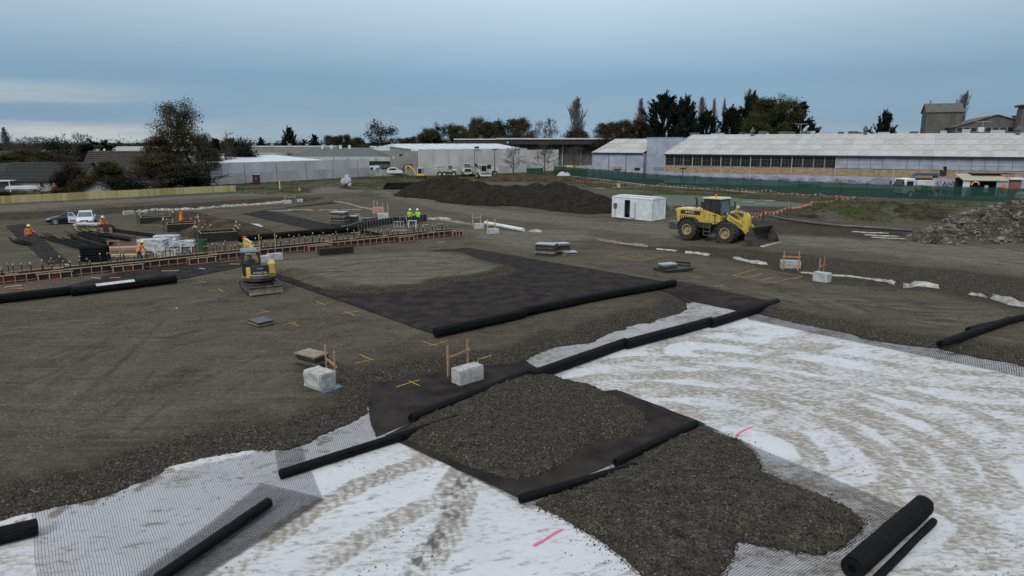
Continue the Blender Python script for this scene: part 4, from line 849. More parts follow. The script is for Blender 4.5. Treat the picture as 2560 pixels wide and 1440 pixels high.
M_CARBLUE = mat('navy_car_paint', (.008, .010, .020), (.012, .014, .026), 1, .25, coat=.5); M_CARWHITE = mat('white_car_paint', (.60, .62, .66), (.55, .57, .60), 1, .3, coat=.4)
M_LAMP = mat('headlamp_glass', (.55, .57, .58), (.35, .37, .38), 9, .15); M_ALLOY = mat('alloy_rim', (.60, .61, .62), (.48, .48, .49), 8, .35)
def loft(secs, n):
    V = [q for s_ in secs for q in s_]; F_ = [(j*n+i, j*n+(i+1) % n, (j+1)*n+(i+1) % n, (j+1)*n+i) for j in range(len(secs)-1) for i in range(n)]
    return MB().add(V, F_+[tuple(range(n-1, -1, -1)), tuple((len(secs)-1)*n+i for i in range(n))])
def station_wagon(label, loc, rz, paint_, open_door=False, rack=False):
    """x forward; rounded lower body, tapered greenhouse, separate glass, wheels, lamps"""
    t = thing('station_wagon', label, 'car', loc, rz)
    def sec(x, hw, zb, zt, cr=.10): return [(x, -hw+cr, zb), (x, hw-cr, zb), (x, hw, zb+.18), (x, hw*1.0, zt-.16), (x, hw-.06, zt-.03), (x, hw-.20, zt), (x, -hw+.20, zt), (x, -hw+.06, zt-.03), (x, -hw, zt-.16), (x, -hw, zb+.18)]
    body = loft([sec(2.28, .60, .36, .58), sec(2.22, .74, .26, .68), sec(2.0, .82, .22, .74), sec(1.5, .85, .20, .83), sec(.95, .86, .20, .93), sec(.4, .86, .20, .95), sec(-1.0, .86, .20, .97), sec(-1.9, .85, .22, .97), sec(-2.2, .80, .27, .93), sec(-2.30, .70, .36, .80)], 10).build('body', paint_, t, smooth_=True)
    gh = loft([[(x, -a, zb), (x, a, zb), (xt, b, zt), (xt, -b, zt)] for x, a, zb, xt, b, zt in ((1.02, .72, .92, .98, .70, .93), (.95, .78, .93, .28, .60, 1.41), (0.0, .80, .95, 0.0, .62, 1.46), (-1.1, .80, .96, -1.1, .62, 1.46), (-1.95, .78, .96, -1.75, .60, 1.42), (-2.15, .72, .94, -2.1, .66, 1.0))], 4).build('greenhouse', paint_, t)
    MB().quad((1.0, -.68, .945), (1.0, .68, .945), (.36, .56, 1.385), (.36, -.56, 1.385)).build('windscreen', M_GLASSL if paint_ is M_CARWHITE else M_GLASSD, t)
    o = gh; t_ = .0
    for s in (-1, 1):
        for xa, xb in ((.70, -.02), (-.10, -.98), (-1.06, -1.72)):
            def yy(z): return s*(.80-(z-.95)*.353+.012)
            xa2 = xa-.42 if xa > .5 else xa; MB().quad((xa, yy(.99), .99), (xb, yy(.99), .99), (xb+(.05 if xb < -1.5 else 0), yy(1.38), 1.38), (xa2, yy(1.38), 1.38)).build('side_window', M_GLASSD, t)
        MB().box((.62, s*.95, 1.0), (.14, .17, .12)).build('mirror', paint_, t, .03)
        MB().box((2.12, s*.62, .62), (.20, .30, .13)).build('headlight', M_LAMP, t, .03)
        for x in (.42, -.55): MB().box((x, s*.866, .78), (.16, .02, .035)).build('door_handle', paint_, t)
        if not (open_door and s < 0): MB().box((-.06, s*.862, .6), (.012, .012, .62)).box((.88, s*.862, .58), (.012, .012, .56)).build('door_seam', M_BLACK, t)
        for x in (1.38, -1.35):
            wheel(t, (x, s*.79, .31), .31, .22, .21, 0, M_ALLOY, side=s, n=20); MB().lathe([(.36, -.015), (.36, .015)], (x, s*.846, .34), 'y', 20).build('wheel_arch', M_BLACK, t)
    MB().box((2.27, 0, .60), (.05, .72, .11)).build('grille', M_BLACK, t, .01); MB().box((2.26, 0, .34), (.08, 1.1, .10)).build('air_intake', M_BLACK, t, .01); MB().box((2.30, 0, .46), (.02, .38, .10)).build('number_plate', M_LETW, t)
    MB().box((-2.14, 0, 1.22), (.02, 1.15, .34), M=Matrix.Rotation(.5, 3, 'Y')).build('rear_window', M_GLASSD, t)
    if rack:
        for s in (-1, 1): MB().path([(.1, s*.55, 1.47), (0, s*.55, 1.53), (-1.5, s*.55, 1.53), (-1.6, s*.55, 1.46)], .022, 6).build('roof_rail', M_BLACK, t)
    if open_door:
        d = MB().hexa([(0, -.04, .28), (-.98, -.04, .28), (-.98, .04, .28), (0, .04, .28), (0, -.04, .94), (-.98, -.04, .96), (-.98, .04, .96), (0, .04, .94)]).build('open_door', paint_, t, .02); d.location = (.86, -.84, 0); d.rotation_euler = (0, 0, R(58))
        MB().path([(-.05, 0, .95), (-.45, .06, 1.38), (-.95, .08, 1.40), (-.97, 0, .96)], .03, 6).build('door_frame', paint_, d); MB().quad((-.1, 0, .96), (-.46, .055, 1.36), (-.93, .075, 1.38), (-.95, 0, .97)).build('door_glass', M_GLASSL, d)
        MB().box((-.45, -.05, .5), (.7, .02, .2)).build('door_lining', M_GREYST, d)
    return t
p = onground(178, 558); station_wagon('navy blue station wagon with roof rails behind the white car', p, R(207), M_CARBLUE, rack=True)
p = onground(217, 560); station_wagon('white station wagon with its front door open beside timber', p, R(-63), M_CARWHITE, True)

# far machines parked by the white hall
M_OFFW = mat('dusty_white_paint', (.50, .48, .42), (.30, .28, .24), 1.0, .6, lo=.3, hi=.6)
def far_excavator():
    p = onground(1052, 447); t = thing('excavator', 'small yellow excavator with white cab behind the black roll stack', 'excavator', p, R(170))
    crawler_parts(t, 2.6, 1.6, .4, .6, M_STEELD)
    MB().box((-.2, 0, .98), (2.0, 1.8, .55)).build('house', M_YELLOW, t, .1); c = MB()
    for x in (-.5, .7):
        for y in (-.75, .25): c.beam((x, y, 1.2), (x*.9, y, 2.6), .10, .10)
    c.box((.1, -.25, 2.62), (1.4, 1.15, .12)).build('cab_frame', M_WHITE, t); MB().box((.1, -.25, 1.9), (1.1, .95, 1.3)).build('cab_glass', M_GLASSD, t)
    MB().prism([(.8, 1.0), (1.5, 2.4), (2.6, 3.3), (3.5, 3.3), (3.6, 3.1), (2.8, 2.95), (1.85, 2.2), (1.15, 1.0)], .25, .55).build('boom', M_YELLOW, t, .03)
    MB().prism([(3.4, 3.35), (3.7, 3.3), (3.85, 1.2), (3.65, 1.1), (3.4, 2.8)], .28, .52).build('arm', M_YELLOW, t, .02)
    MB().prism([(3.6, 1.3), (3.95, 1.2), (3.9, .5), (3.4, .25), (3.3, .6)], .1, .7).build('bucket', M_STEELD, t, .02)
far_excavator()
def dumper(label, px, py, rz, s=1.0, kind=0):
    """off-white articulated dumper: cab and bonnet in front, skip body behind"""
    p = onground(px, py); t = thing('site_dumper', label, 'dump truck', p, rz)
    t.scale = (s, s, s)
    for x in (1.6, -1.0, -2.3):
        for sd in (-1, 1): wheel(t, (x, sd*1.1, .75), .75, .6, .36, 0, M_OFFW, side=sd, n=18)
    MB().box((-.4, 0, .95), (5.0, 1.0, .5)).build('chassis', M_STEELD, t, .03)
    MB().prism([(1.2, 1.0), (2.7, 1.0), (2.9, 1.3), (2.8, 2.0), (1.3, 2.1)], -1.05, 1.05).build('bonnet', M_OFFW, t, .08); MB().box((2.86, 0, 1.55), (.06, 1.5, .7)).build('grille', M_BLACK, t); MB().box((2.9, 0, .85), (.3, 2.2, .35)).build('bumper', M_OFFW, t, .04)
    c = MB()
    for x in (.1, 1.25):
        for y in (-.8, .8): c.beam((x, y, 1.9), (x, y*.95, 3.0), .12, .12)
    c.box((.65, 0, 3.05), (1.4, 1.85, .14)).box((.65, 0, 1.85), (1.4, 1.8, .25)); c.build('cab_frame', M_OFFW, t); MB().box((.67, 0, 2.45), (1.12, 1.5, 1.0)).build('cab_glass', M_GLASSL, t)
    MB().prism([(-.3, 1.35), (-.1, 2.5), (-3.3, 2.35), (-3.9, 2.0), (-3.0, 1.25)], -1.25, 1.25).build('skip_body', M_OFFW, t, .05); MB().box((-1.7, 0, 2.44), (2.7, 2.2, .08)).build('load', M_SOIL, t)
    mb = MB()
    for k in range(8): mb.box((-.4-.4*k, -1.29, 2.0), (.12, .10, .7)).box((-.4-.4*k, 1.29, 2.0), (.12, .10, .7))
    mb.build('body_ribs', M_OFFW, t)
    for sd in (-1, 1): MB().prism([(.75, 1.2), (1.1, 1.75), (2.1, 1.75), (2.45, 1.2), (2.3, 1.2), (2.0, 1.6), (1.2, 1.6), (.9, 1.2)], min(sd*.85, sd*1.5), max(sd*.85, sd*1.5)).build('mudguard', M_OFFW, t)
    return t
dumper('off-white dump truck facing the gravel stockpile between two other white machines', 1168, 440, R(-82), 1.08)
dumper('off-white dump truck standing side-on with brown load by the hall wall', 1120, 441, R(5), .95)
def screener():
    p = onground(1208, 447); t = thing('roller_machine', 'white tilted machine with railed deck and steel drum near the hall lamp post', 'machine', p, R(-68))
    for s in (-1, 1): wheel(t, (-1.3, s*1.0, .8), .8, .55, .4, 0, M_OFFW, side=s, n=18)
    MB().lathe([(.72, -1.0), (.75, -.95), (.75, .95), (.72, 1.0)], (1.9, 0, .75), 'y', 24).build('drum', M_STEELD, t)
    MB().box((1.9, 1.08, .95), (2.0, .14, .4)).box((1.9, -1.08, .95), (2.0, .14, .4)).box((2.9, 0, .95), (.16, 2.3, .4)).build('drum_frame', M_WHITE, t, .03)
    MB().prism([(-2.4, .9), (-2.5, 1.9), (-.8, 2.3), (.4, 1.9), (.6, .9)], -.95, .95).build('engine_cover', M_OFFW, t, .08)
    c = MB()
    for x in (-.6, .6):
        for y in (-.75, .75): c.beam((x, y, 1.8), (x, y*.95, 3.3), .12, .12)
    c.box((0, 0, 3.36), (1.6, 1.75, .14)); c.build('cab_frame', M_OFFW, t); MB().box((0, 0, 2.6), (1.1, 1.4, 1.2)).build('cab_glass', M_GLASSD, t)
    mb = MB()
    for k in range(6): mb.tube((1.0+.35*k, 1.12, 1.1), (1.0+.35*k, 1.12, 2.0), .03, n=6)
    mb.tube((.9, 1.12, 2.0), (2.9, 1.12, 2.0), .03, n=6).tube((2.95, 1.1, 1.1), (2.95, 1.1, 2.6), .04, n=6); mb.build('handrail', M_WHITE, t)
screener()
def loader_far():
    p = onground(1222, 440); t = thing('white_loader', 'white machine with upturned dark bucket behind the railed white machine', 'wheel loader', p, R(195))
    for x in (-1.4, 1.4):
        for s in (-1, 1): wheel(t, (x, s*1.0, .75), .75, .55, .36, 0, M_OFFW, side=s, n=18)
    MB().prism([(-2.6, 1.0), (-2.7, 2.2), (-.6, 2.3), (-.4, 1.0)], -.85, .85).build('engine_hood', M_OFFW, t, .06); MB().box((.1, 0, 1.5), (1.3, 1.6, .8)).build('cab_base', M_OFFW, t, .05)
    MB().box((.1, 0, 2.5), (1.1, 1.4, 1.1)).build('cab_glass', M_GLASSD, t); MB().box((.1, 0, 3.12), (1.4, 1.6, .14)).build('cab_roof', M_OFFW, t, .03)
    for s in (-1, 1): MB().prism([(.9, 1.6), (2.6, 2.7), (2.8, 2.5), (1.1, 1.3)], min(s*.5, s*.65), max(s*.5, s*.65)).build('lift_arm', M_OFFW, t)
    MB().prism([(2.5, 2.2), (3.5, 2.4), (3.7, 3.3), (3.5, 3.35), (3.2, 2.6), (2.6, 2.4)], -1.25, 1.25).build('bucket', M_STEELD, t)
loader_far()

# ------------------------------------------------------------------ small things on the building site
M_CONC = mat('concrete_block', (.42, .42, .40), (.27, .265, .25), 3.2, .9, bump=.22, bscale=14, lo=.3, hi=.6)
M_CONC2 = mat('pale_concrete', (.44, .45, .45), (.28, .28, .27), 2.4, .9, bump=.4, bscale=16, lo=.3, hi=.6)
M_TIMB = mat('sawn_timber', (.42, .25, .14), (.27, .15, .08), 6, .8, stretch=(1, 1, .2)); M_TIMBP = mat('pale_timber', (.46, .37, .24), (.30, .23, .14), 5, .8); M_TIMBR = mat('reddish_timber', (.36, .17, .11), (.22, .10, .07), 5, .8)
M_PLY = mat('black_form_ply', (.010, .009, .008), (.022, .018, .014), 3, .6); M_REDPLY = mat('red_form_ply', (.13, .022, .018), (.045, .014, .012), 2.2, .7); M_STEEL = mat('rusty_bar', (.020, .013, .010), (.038, .022, .015), 5, .8)
M_CAP = mat('pale_bar_cap', (.48, .38, .20), (.38, .31, .18), 8, .5); M_CAPW = mat('white_bar_cap', (.62, .58, .5), (.5, .45, .4), 8, .5)
M_PANEL = mat('weathered_panel', (.27, .25, .23), (.13, .12, .105), 4, .85, bump=.3); M_PANELE = mat('panel_edge', (.16, .145, .125), (.035, .03, .026), 9, .85, stretch=(1, 1, 4))
M_PLAST = mat('white_plastic', (.49, .51, .54), (.32, .34, .37), 2.2, .45, bump=.6, bscale=7); M_CLOTHW = mat('dirty_white_cloth', (.46, .455, .43), (.20, .185, .155), 2.5, .9, bump=.5, bscale=9)
def block(px, py, label, L_, W_, H_, da=0.0, z=None, m=None, seed=0, lumps=.004):
    """cast concrete block, chipped edges; (px,py) is its near bottom corner"""
    q = onground(px, py) if z is None else P(px, py, z); a = ANG_A+R(da); ax = Vector((math.cos(a), math.sin(a), 0)); bx = Vector((-ax.y, ax.x, 0)); c = q+ax*L_/2+bx*W_/2
    bm = bmesh.new(); bmesh.ops.create_cube(bm, size=1); bmesh.ops.scale(bm, vec=(L_, W_, H_), verts=bm.verts); bmesh.ops.bevel(bm, geom=bm.edges[:], offset=.03, segments=2, affect='EDGES'); bmesh.ops.subdivide_edges(bm, edges=[e_ for e_ in bm.edges if e_.calc_length() > .2], cuts=3, use_grid_fill=True)
    r_ = random.Random(px+seed)
    for v in bm.verts: v.co += Vector((r_.gauss(0, lumps), r_.gauss(0, lumps), r_.gauss(0, lumps) if v.co.z > -H_*.4 else 0))
    me = bpy.data.meshes.new('concrete_block'); bm.to_mesh(me); bm.free(); me.materials.append(m or M_CONC)
    o = link('concrete_block', me, loc=(c.x, c.y, q.z+H_/2-.01), rz=a); return tag(o, label, 'concrete block')
def profile(p1, p2, zt, label, rail=(.45, .62), ext=.12, sec=.09, m=None, rails=1, two=None):
    """setting-out profile: two stakes and a cross rail"""
    a, b = Vector(p1), Vector(p2); c = (a+b)/2; t = thing('timber_profile', label, 'timber profile', c)
    za = gzs(a.x, a.y)-.1; m = m or M_TIMB
    for q in (a, b): MB().box((q.x-c.x, q.y-c.y, (za+zt+q.z)/2-c.z), (sec, sec*.55, zt+q.z-za), math.atan2(b.y-a.y, b.x-a.x)).build('stake', m, t)
    d = (b-a).normalized(); n = d.cross(Vector((0, 0, 1)))
    for k in range(rails):
        z = (zt*rail[k])+a.z-c.z
        MB().beam(a-c-d*ext-n*-.04+Vector((0, 0, z)), b-c+d*ext-n*-.04+Vector((0, 0, z)), .035, sec*1.1).build('cross_rail', m, t)
    return t
block(1151, 966, 'smooth concrete block standing on the black mesh mat', 1.2, .6, .62, z=ZF+.03)
a_ = P(1130, 945, ZF+.03); b_ = P(1181, 925, ZF+.03); profile(a_+BX*.25, b_+BX*.30, 1.28, 'pair of timber stakes with a rail behind the smooth block on the mat', (.62,))
block(802, 980, 'rough chipped concrete block with a blue stained base on gravel', .72, 1.05, .64, 10, lumps=.011)
bs = onground(798, 984); MB().box((bs.x+.0, bs.y+.72, bs.z+.018), (.92, 1.22, .02), ANG_A+R(10)).build('blue_stain_sheet', mat('blue_sheet', (.10, .15, .20), (.05, .06, .07), 4, .6)); tag(bpy.context.scene.objects['blue_stain_sheet'], 'thin blue plastic sheet peeping out under the chipped block', 'plastic sheet')
a_ = onground(838, 938); b_ = onground(816, 920); profile(a_, b_, .98, 'pair of timber stakes with a low rail beside the rough chipped block', (.38,))
block(672, 654, 'long pale concrete block nearest the excavator cab behind the formwork', 1.1, .55, .55, -4, m=M_CONC2); block(652, 658, 'shorter pale concrete block touching the long one near the excavator', .8, .55, .5, -4, m=M_CONC2)
a_ = onground(651, 640); profile(a_, a_+AX*1.3, 1.75, 'two tall thin stakes standing behind the blocks near the excavator', (.2,), sec=.07, m=M_TIMBP)
block(1187, 574, 'pale concrete block with stakes beside the end of the white pipe', 1.0, .6, .62, -30, m=M_CONC2); a_ = onground(1182, 566); profile(a_, a_+Vector((.85, .15, 0)), 1.35, 'timber stakes with rail at the block beside the white pipe end', (.72,), m=M_TIMBP)
block(1222, 586, 'pale concrete block in front of the white pipe', 1.1, .6, .55, -22, m=M_CONC2); a_ = onground(1218, 578); profile(a_, a_+Vector((.8, .2, 0)), 1.25, 'timber stakes at the block in front of the white pipe', (.5,), m=M_TIMBP)
block(1952, 672, 'white concrete block with a timber frame leaning on it below the haul road', 1.35, .62, .60, -55, m=M_CONC2)
a_ = onground(1960, 674); profile(a_+Vector((-.12, -.12, 0)), a_+Vector((.85, -.35, 0)), 1.40, 'timber frame of two stakes and two rails leaning on the roadside block', (.70, .26), rails=2)
block(2068, 708, 'white concrete block standing alone at the foot of the road bank', .62, 1.0, .62, 0, m=M_CONC2)
a_ = onground(2047, 688); profile(a_, a_+Vector((.55, .55, 0)), 1.20, 'timber stakes with a short rail behind the lone roadside block', (.5,))
block(312, 538, 'pale concrete block beside the cloth strip and the box formwork', 1.2, .55, .5, 10, m=M_CONC2)
block(708, 510, 'pale concrete block at the end of the long cloth strip', 1.2, .6, .55, -25, m=M_CONC2); block(742, 506, 'smaller pale concrete block behind the long cloth strip end', .9, .6, .5, -25, m=M_CONC2)
a_ = onground(713, 508); profile(a_, a_+Vector((1.3, .6, 0)), 1.25, 'thin stakes with a level rail at the blocks by the cloth strip', (.7,), m=M_TIMBP, sec=.07)
block(945, 550, 'large pale concrete block among timber in front of the lime jacketed workers', 1.25, .9, .75, -30, m=M_CONC2)
for k, (px, py, h) in enumerate(((936, 541, 2.0), (944, 541, 1.9), (958, 540, 1.6), (970, 536, 1.4))):
    q = onground(px, py); o = MB().box((0, 0, h/2), (.09, .07, h)).box((0, .08, .06), (.16, .09, .12)).build('timber_stake', M_TIMBP, loc=q); tag(o, 'tall pale timber stake near the large concrete block', 'timber stake', 'tall stakes by the large block')
q = onground(946, 536); o = MB().prism([(-.8, .05), (.8, .05), (.75, .8), (.3, .95), (-.7, .9)], -.2, .25).build('pink_insulation_pack', mat('pink_pack', (.42, .24, .18), (.32, .17, .12), 5, .8), loc=q, bevel=.05); tag(o, 'pinkish pack of boards between tall stakes behind the large block', 'board pack')

# stacks of formwork panels: every panel lifts off by itself
M_PANED = mat('panel_edge_dark', (.045, .038, .032), (.018, .015, .013), 6, .85); M_PANEP = mat('panel_edge_pale', (.26, .235, .20), (.12, .10, .085), 7, .85)
def panel_stack(px, py, n, L_, W_, th, rz, label, group, top_m=None, jit=.05, z0=None, seed=1):
    q = onground(px, py); r_ = random.Random(seed+px); mes = [MB().box((0, 0, 0), (L_*f_, W_*f_, th*.9)).mesh('form_panel', m_, .008) for m_, f_ in ((M_PANELE, 1.0), (M_PANED, .97), (M_PANEP, 1.02), (M_PANED, .98))]; me2 = MB().box((0, 0, 0), (L_, W_, th)).mesh('form_panel', top_m or M_PANEL, .008)
    z = q.z
    for k in range(n):
        z += th*1.04; o = link('form_panel', me2 if k == n-1 else r_.choice(mes), loc=(q.x+r_.uniform(-jit, jit), q.y+r_.uniform(-jit, jit), z-th/2), rz=rz+r_.uniform(-.05, .05)); tag(o, ('topmost ' if k == n-1 else 'lowest ' if k == 0 else '')+label, 'form panel', group)
    return q, z
M_PTOP = mat('wet_panel_top', (.36, .38, .40), (.24, .25, .26), 3, .35)
M_PTAN = mat('tan_panel_top', (.27, .22, .17), (.17, .14, .11), 3, .7)
panel_stack(782, 912, 7, 1.2, .75, .075, ANG_A+R(105), 'brown form panel in the stack beside the chipped concrete block', 'panels beside the chipped block', M_PTAN)
panel_stack(652, 812, 4, 1.05, .8, .065, ANG_A+R(95), 'dark form panel in the low stack lying alone on open gravel', 'panels alone on gravel', mat('dark_wet_panel', (.075, .08, .09), (.045, .047, .05), 3, .4), .04)
panel_stack(1366, 638, 10, 1.6, 1.0, .095, R(-22), 'form panel in the taller corner stack left of the yellow rectangles', 'panels of the taller corner stack', M_PTOP, .04)
panel_stack(1400, 634, 9, 1.5, .8, .095, ANG_A-R(18), 'form panel in the second stack touching the taller corner stack', 'panels of the second corner stack', M_PTOP, .04)
panel_stack(1424, 637, 3, 1.1, .7, .095, R(12), 'form panel in the low stack at the foot of the corner stacks', 'panels at the foot of the corner stacks', M_PTOP, .04)
panel_stack(1683, 676, 2, 2.4, 1.5, .10, ANG_A-R(14), 'wide dark form panel under the small panel stack near the yellow rectangle', 'wide base panels', M_PLY, .03); panel_stack(1668, 676, 5, 1.2, .7, .10, ANG_A-R(14), 'form panel in the half-height stack with a wet bright top', 'panels with the wet top', M_PTOP, .03)
panel_stack(1708, 670, 4, 1.0, .35, .12, R(-35), 'black form panel stacked on edge beside the wet-topped stack', 'black panels beside the wet top', M_PLY, .02)
panel_stack(850, 566, 15, 1.7, 1.2, .105, R(-15), 'dark form panel in the tall stack at the end of the dusty roll', 'panels of the tall dark stack', M_PTOP, .06)
q_, z_ = panel_stack(884, 561, 9, .9, .8, .105, R(-15), 'dark form panel in the lower stack beside the tall dark stack', 'panels of the lower dark stack', M_PTOP, .06)
o = MB().box((0, 0, .3), (.75, .06, .55), R(-20)).build('white_board', M_PANEL, loc=onground(895, 552)+Vector((0, 0, .3))); tag(o, 'pale board leaning on the lower dark panel stack', 'board')

# ------------------------------------------------------------------ beam formwork across the site
def beam_formwork():
    s0 = onground(-60, 716); e0 = onground(1147, 588); d = (e0-s0); d.z = 0; ln = d.length; d.normalize(); a = math.atan2(d.y, d.x)
    t = thing('beam_formwork', 'long red-sided beam formwork with timber rails and capped bars', 'formwork', (s0.x, s0.y, 0), a)
    inv = Matrix.Rotation(-a, 3, 'Z')
    def along(px, py): v = inv @ (P(px, py)-Vector((s0.x, s0.y, 0))); return v.x
    H = .50; Wd = 1.25
    def seg(y, x0, x1, name, z, w_, h_, m): return MB().box(((x0+x1)/2, y, z), (x1-x0, w_, h_)).build(name, m, t, label=None)
    x = 0.0; i = 0
    while x < ln-.1:
        x2 = min(ln, x+4.8)
        for y in (0.0, Wd):
            seg(y-(.06 if y == 0 else -.06), x, x2-.01, 'top_rail', H+.02+.012*(i % 2), .09, .05, M_TIMBP)
            seg(y-(.05 if y == 0 else -.05), x, x2-.01, 'bottom_rail', .12, .05, .05, M_TIMBR)
        x = x2; i += 1
    x = 0.0; i = 0; pnl = {}
    while x < ln-.3:
        wdt = min(2.4, ln-x)
        for y in (0.0, Wd):
            seg(y, x+.01, x+wdt-.01, 'form_panel', .27, .025, .46, (M_REDPLY if (i*7+int(y*3)) % 5 == 0 else M_PLY))
        x += 2.4; i += 1
    sm = MB().box((0, 0, .27), (.05, .07, .54)).mesh('batten', mat('pinkish_batten', (.44, .29, .21), (.30, .18, .13), 5, .8))
    for k in range(int(ln/.62)):
        for y in (-.05, Wd+.05): link('batten', sm, t, loc=(.2+k*.62, y, 0))
    # steel cage inside
    for y in (.25, .6, .95):
        for z in (.14, .42): MB().tube((0, y, z), (ln, y, z), .016, n=6).build('cage_bar', M_STEEL, t)
    st = MB().path([(0, .22, .12), (0, .98, .12), (0, .98, .44), (0, .22, .44), (0, .22, .12)], .012, 5).mesh('stirrup', M_STEEL)
    for k in range(int(ln/.4)): link('stirrup', st, t, loc=(.2+.4*k, 0, 0))
    # box-outs on the near side
    for px, wdt in ((125, 1.9), (300, 1.9), (478, 1.9), (757, 1.9), (965, 1.5), (1118, 1.2)):
        x0 = along(px, 700-.11*px)-wdt/2
        if x0+wdt > ln: x0 = ln-wdt
        b = thing('x', '', '')
        bpy.data.objects.remove(b)
        o = MB().box((0, 0, 0), (wdt, .03, .42)).build('box_panel', M_PLY, t, loc=(x0+wdt/2, -.62, .25)); MB().box((0, -.02, 0), (.5, .012, .34)).build('red_patch', M_REDPLY, o)
        for xx in (x0, x0+wdt): MB().box((0, 0, 0), (.03, .6, .42)).build('box_side', M_REDPLY, t, loc=(xx, -.33, .25))
        for z in (.48, .05): MB().box((0, 0, 0), (wdt+.2, .06, .06)).build('box_rail', M_TIMBR if z < .2 else M_TIMBP, t, loc=(x0+wdt/2, -.66, z))
        for k in range(4): MB().box((0, 0, 0), (.055, .05, .46)).build('box_batten', M_TIMBP, t, loc=(x0+wdt*(k+.02)/3.04, -.665, .26))
    # starter bars with caps
    bar = MB().tube((0, 0, 0), (0, 0, 1.02), .030, n=6).mesh('starter_bar', M_STEEL); cap = MB().lathe([(.03, .0), (.040, .02), (.040, .06), (.025, .09)], n=8).mesh('cap', M_CAP); capw = MB().lathe([(.03, .0), (.040, .02), (.040, .06), (.025, .09)], n=8).mesh('cap', M_CAPW)
    r_ = random.Random(4)
    for k in range(int(ln/.56)):
        for row, y in enumerate((.12, Wd-.15)):
            if r_.random() < .12: continue
            h = r_.uniform(.85, 1.35); o = link('starter_bar', bar, t, loc=(.3+.56*k+r_.uniform(-.12, .12), y+r_.uniform(-.06, .06), .0)); o.scale = (1, 1, h); o.rotation_euler = (r_.uniform(-.04, .04), r_.uniform(-.04, .04), 0)
            link('cap', cap if (k+row) % 3 else capw, o, loc=(0, 0, 1.0))
    for k in range(9):
        o = MB().box((0, 0, .0), (r_.uniform(.5, 1.0), .3, .03), r_.uniform(-.4, .4)).build('ply_offcut', M_TIMBR, t, loc=(r_.uniform(1, ln-2), r_.uniform(.3, .9), .53))
    return t
beam_formwork()

ro_ = random.Random(31)
for k in range(26):
    u = ro_.random(); px = 20+1090*u; py = 706-118*u+ro_.uniform(-10, -40) if k % 3 else 716-118*u+ro_.uniform(2, 10)
    q = onground(px, py); o = MB().box((0, 0, .03), (ro_.uniform(.4, 1.6), ro_.uniform(.08, .22), .045)).build('timber_offcut', ro_.choice((M_TIMBP, M_TIMBR, M_PTOP)), loc=q+Vector((0, 0, .02)), rz=ro_.uniform(-.6, .9)); tag(o, 'short timber offcut scattered on the ground beside the long beam formwork', 'timber offcut', 'offcuts along the beam formwork')

def box_form(px, py, L_, W_, H_, da, label, stakes=True):
    """black ply box formwork with battens, timber edge rails and capped stakes; (px,py) = near bottom corner"""
    q = onground(px, py); a = ANG_A+R(da); t = thing('box_formwork', label, 'formwork', q, a)
    for (c, s) in (((L_/2, 0), (L_, .03)), ((L_/2, W_), (L_, .03)), ((0, W_/2), (.03, W_-.04)), ((L_, W_/2), (.03, W_-.04))):
        MB().box((c[0], c[1], H_/2), (s[0], s[1], H_)).build('form_panel', M_PLY, t); MB().box((c[0], c[1], H_+.02), (s[0]+.06, s[1]+.06, .035)).build('edge_rail', M_TIMBP if c[1] == 0 else M_PANEL, t)
    bt = MB().box((0, 0, H_/2), (.05, .05, H_-.02)).mesh('batten', M_STEELD)
    for k in range(int(L_/.35)):
        for y in (-.04, W_+.04): link('batten', bt, t, loc=(.15+.35*k, y, 0))
    for k in range(int(W_/.35)):
        for x in (-.04, L_+.04): link('batten', bt, t, loc=(x, .2+.35*k, 0))
    if stakes:
        sm = MB().tube((0, 0, 0), (0, 0, 1.0), .022, n=6).mesh('stake', M_STEEL); cp = MB().lathe([(.03, 0), (.055, .03), (.055, .10), (.03, .13)], n=8).mesh('cap', M_CAPW); r_ = random.Random(px)
        for k in range(16):
            s = k % 4; u = r_.uniform(-.15, 1.15); x, y = ((u*L_, -.35), (u*L_, W_+.35), (-.35, u*W_), (L_+.35, u*W_))[s]; o = link('stake', sm, t, loc=(x, y, -.1)); h = H_+r_.uniform(.25, .75); o.scale = (1, 1, h); c_ = link('cap', cp, o, loc=(0, 0, .98)); c_.scale = (1, 1, 1/h)
    return t
box_form(505, 607, 3.0, 2.2, .85, -12, 'largest black box formwork beside the green drum')
box_form(420, 580, 2.6, 1.9, .75, -16, 'black box formwork with the orange hooded worker behind it')
box_form(352, 560, 3.0, 2.0, .70, -18, 'black box formwork with looped bars beside the pale block')
q = onground(375, 548); t = thing('looped_bars', 'tall looped reinforcing bars standing in the box formwork', 'steel bars', q)
for k, (dx, dy) in enumerate(((0, 0), (1.0, .2), (2.0, .3), (2.9, .2))): MB().path([(dx, dy, 0), (dx, dy, 1.3), (dx+.15, dy, 1.5), (dx+.6, dy, 1.5), (dx+.75, dy, 1.3), (dx+.75, dy, 0)], .028, 6).build('loop', M_STEEL, t)
def wall_form(pa, pb, H_, label):
    a = onground(*pa); b = onground(*pb); d = b-a; t = thing('wall_formwork', label, 'formwork', a, math.atan2(d.y, d.x)); ln = d.length
    n = max(1, int(ln/1.2))
    for k in range(n): MB().box(((k+.5)*ln/n, 0, H_/2), (ln/n-.015, .03, H_)).build('form_panel', M_PLY, t)
    MB().box((ln/2, -.01, H_+.02), (ln+.1, .10, .04)).build('edge_rail', M_PANEL, t); bt = MB().box((0, 0, H_/2), (.05, .05, H_-.02)).mesh('batten', M_PANEL)
    for k in range(int(ln/.45)): link('batten', bt, t, loc=(.15+.45*k, -.045, 0))
    return t
wall_form((893, 574), (998, 557), .75, 'dark wall formwork running from the red box to the workers in lime'); wall_form((1000, 562), (1066, 553), .80, 'short dark wall formwork at the knees of the workers in lime')
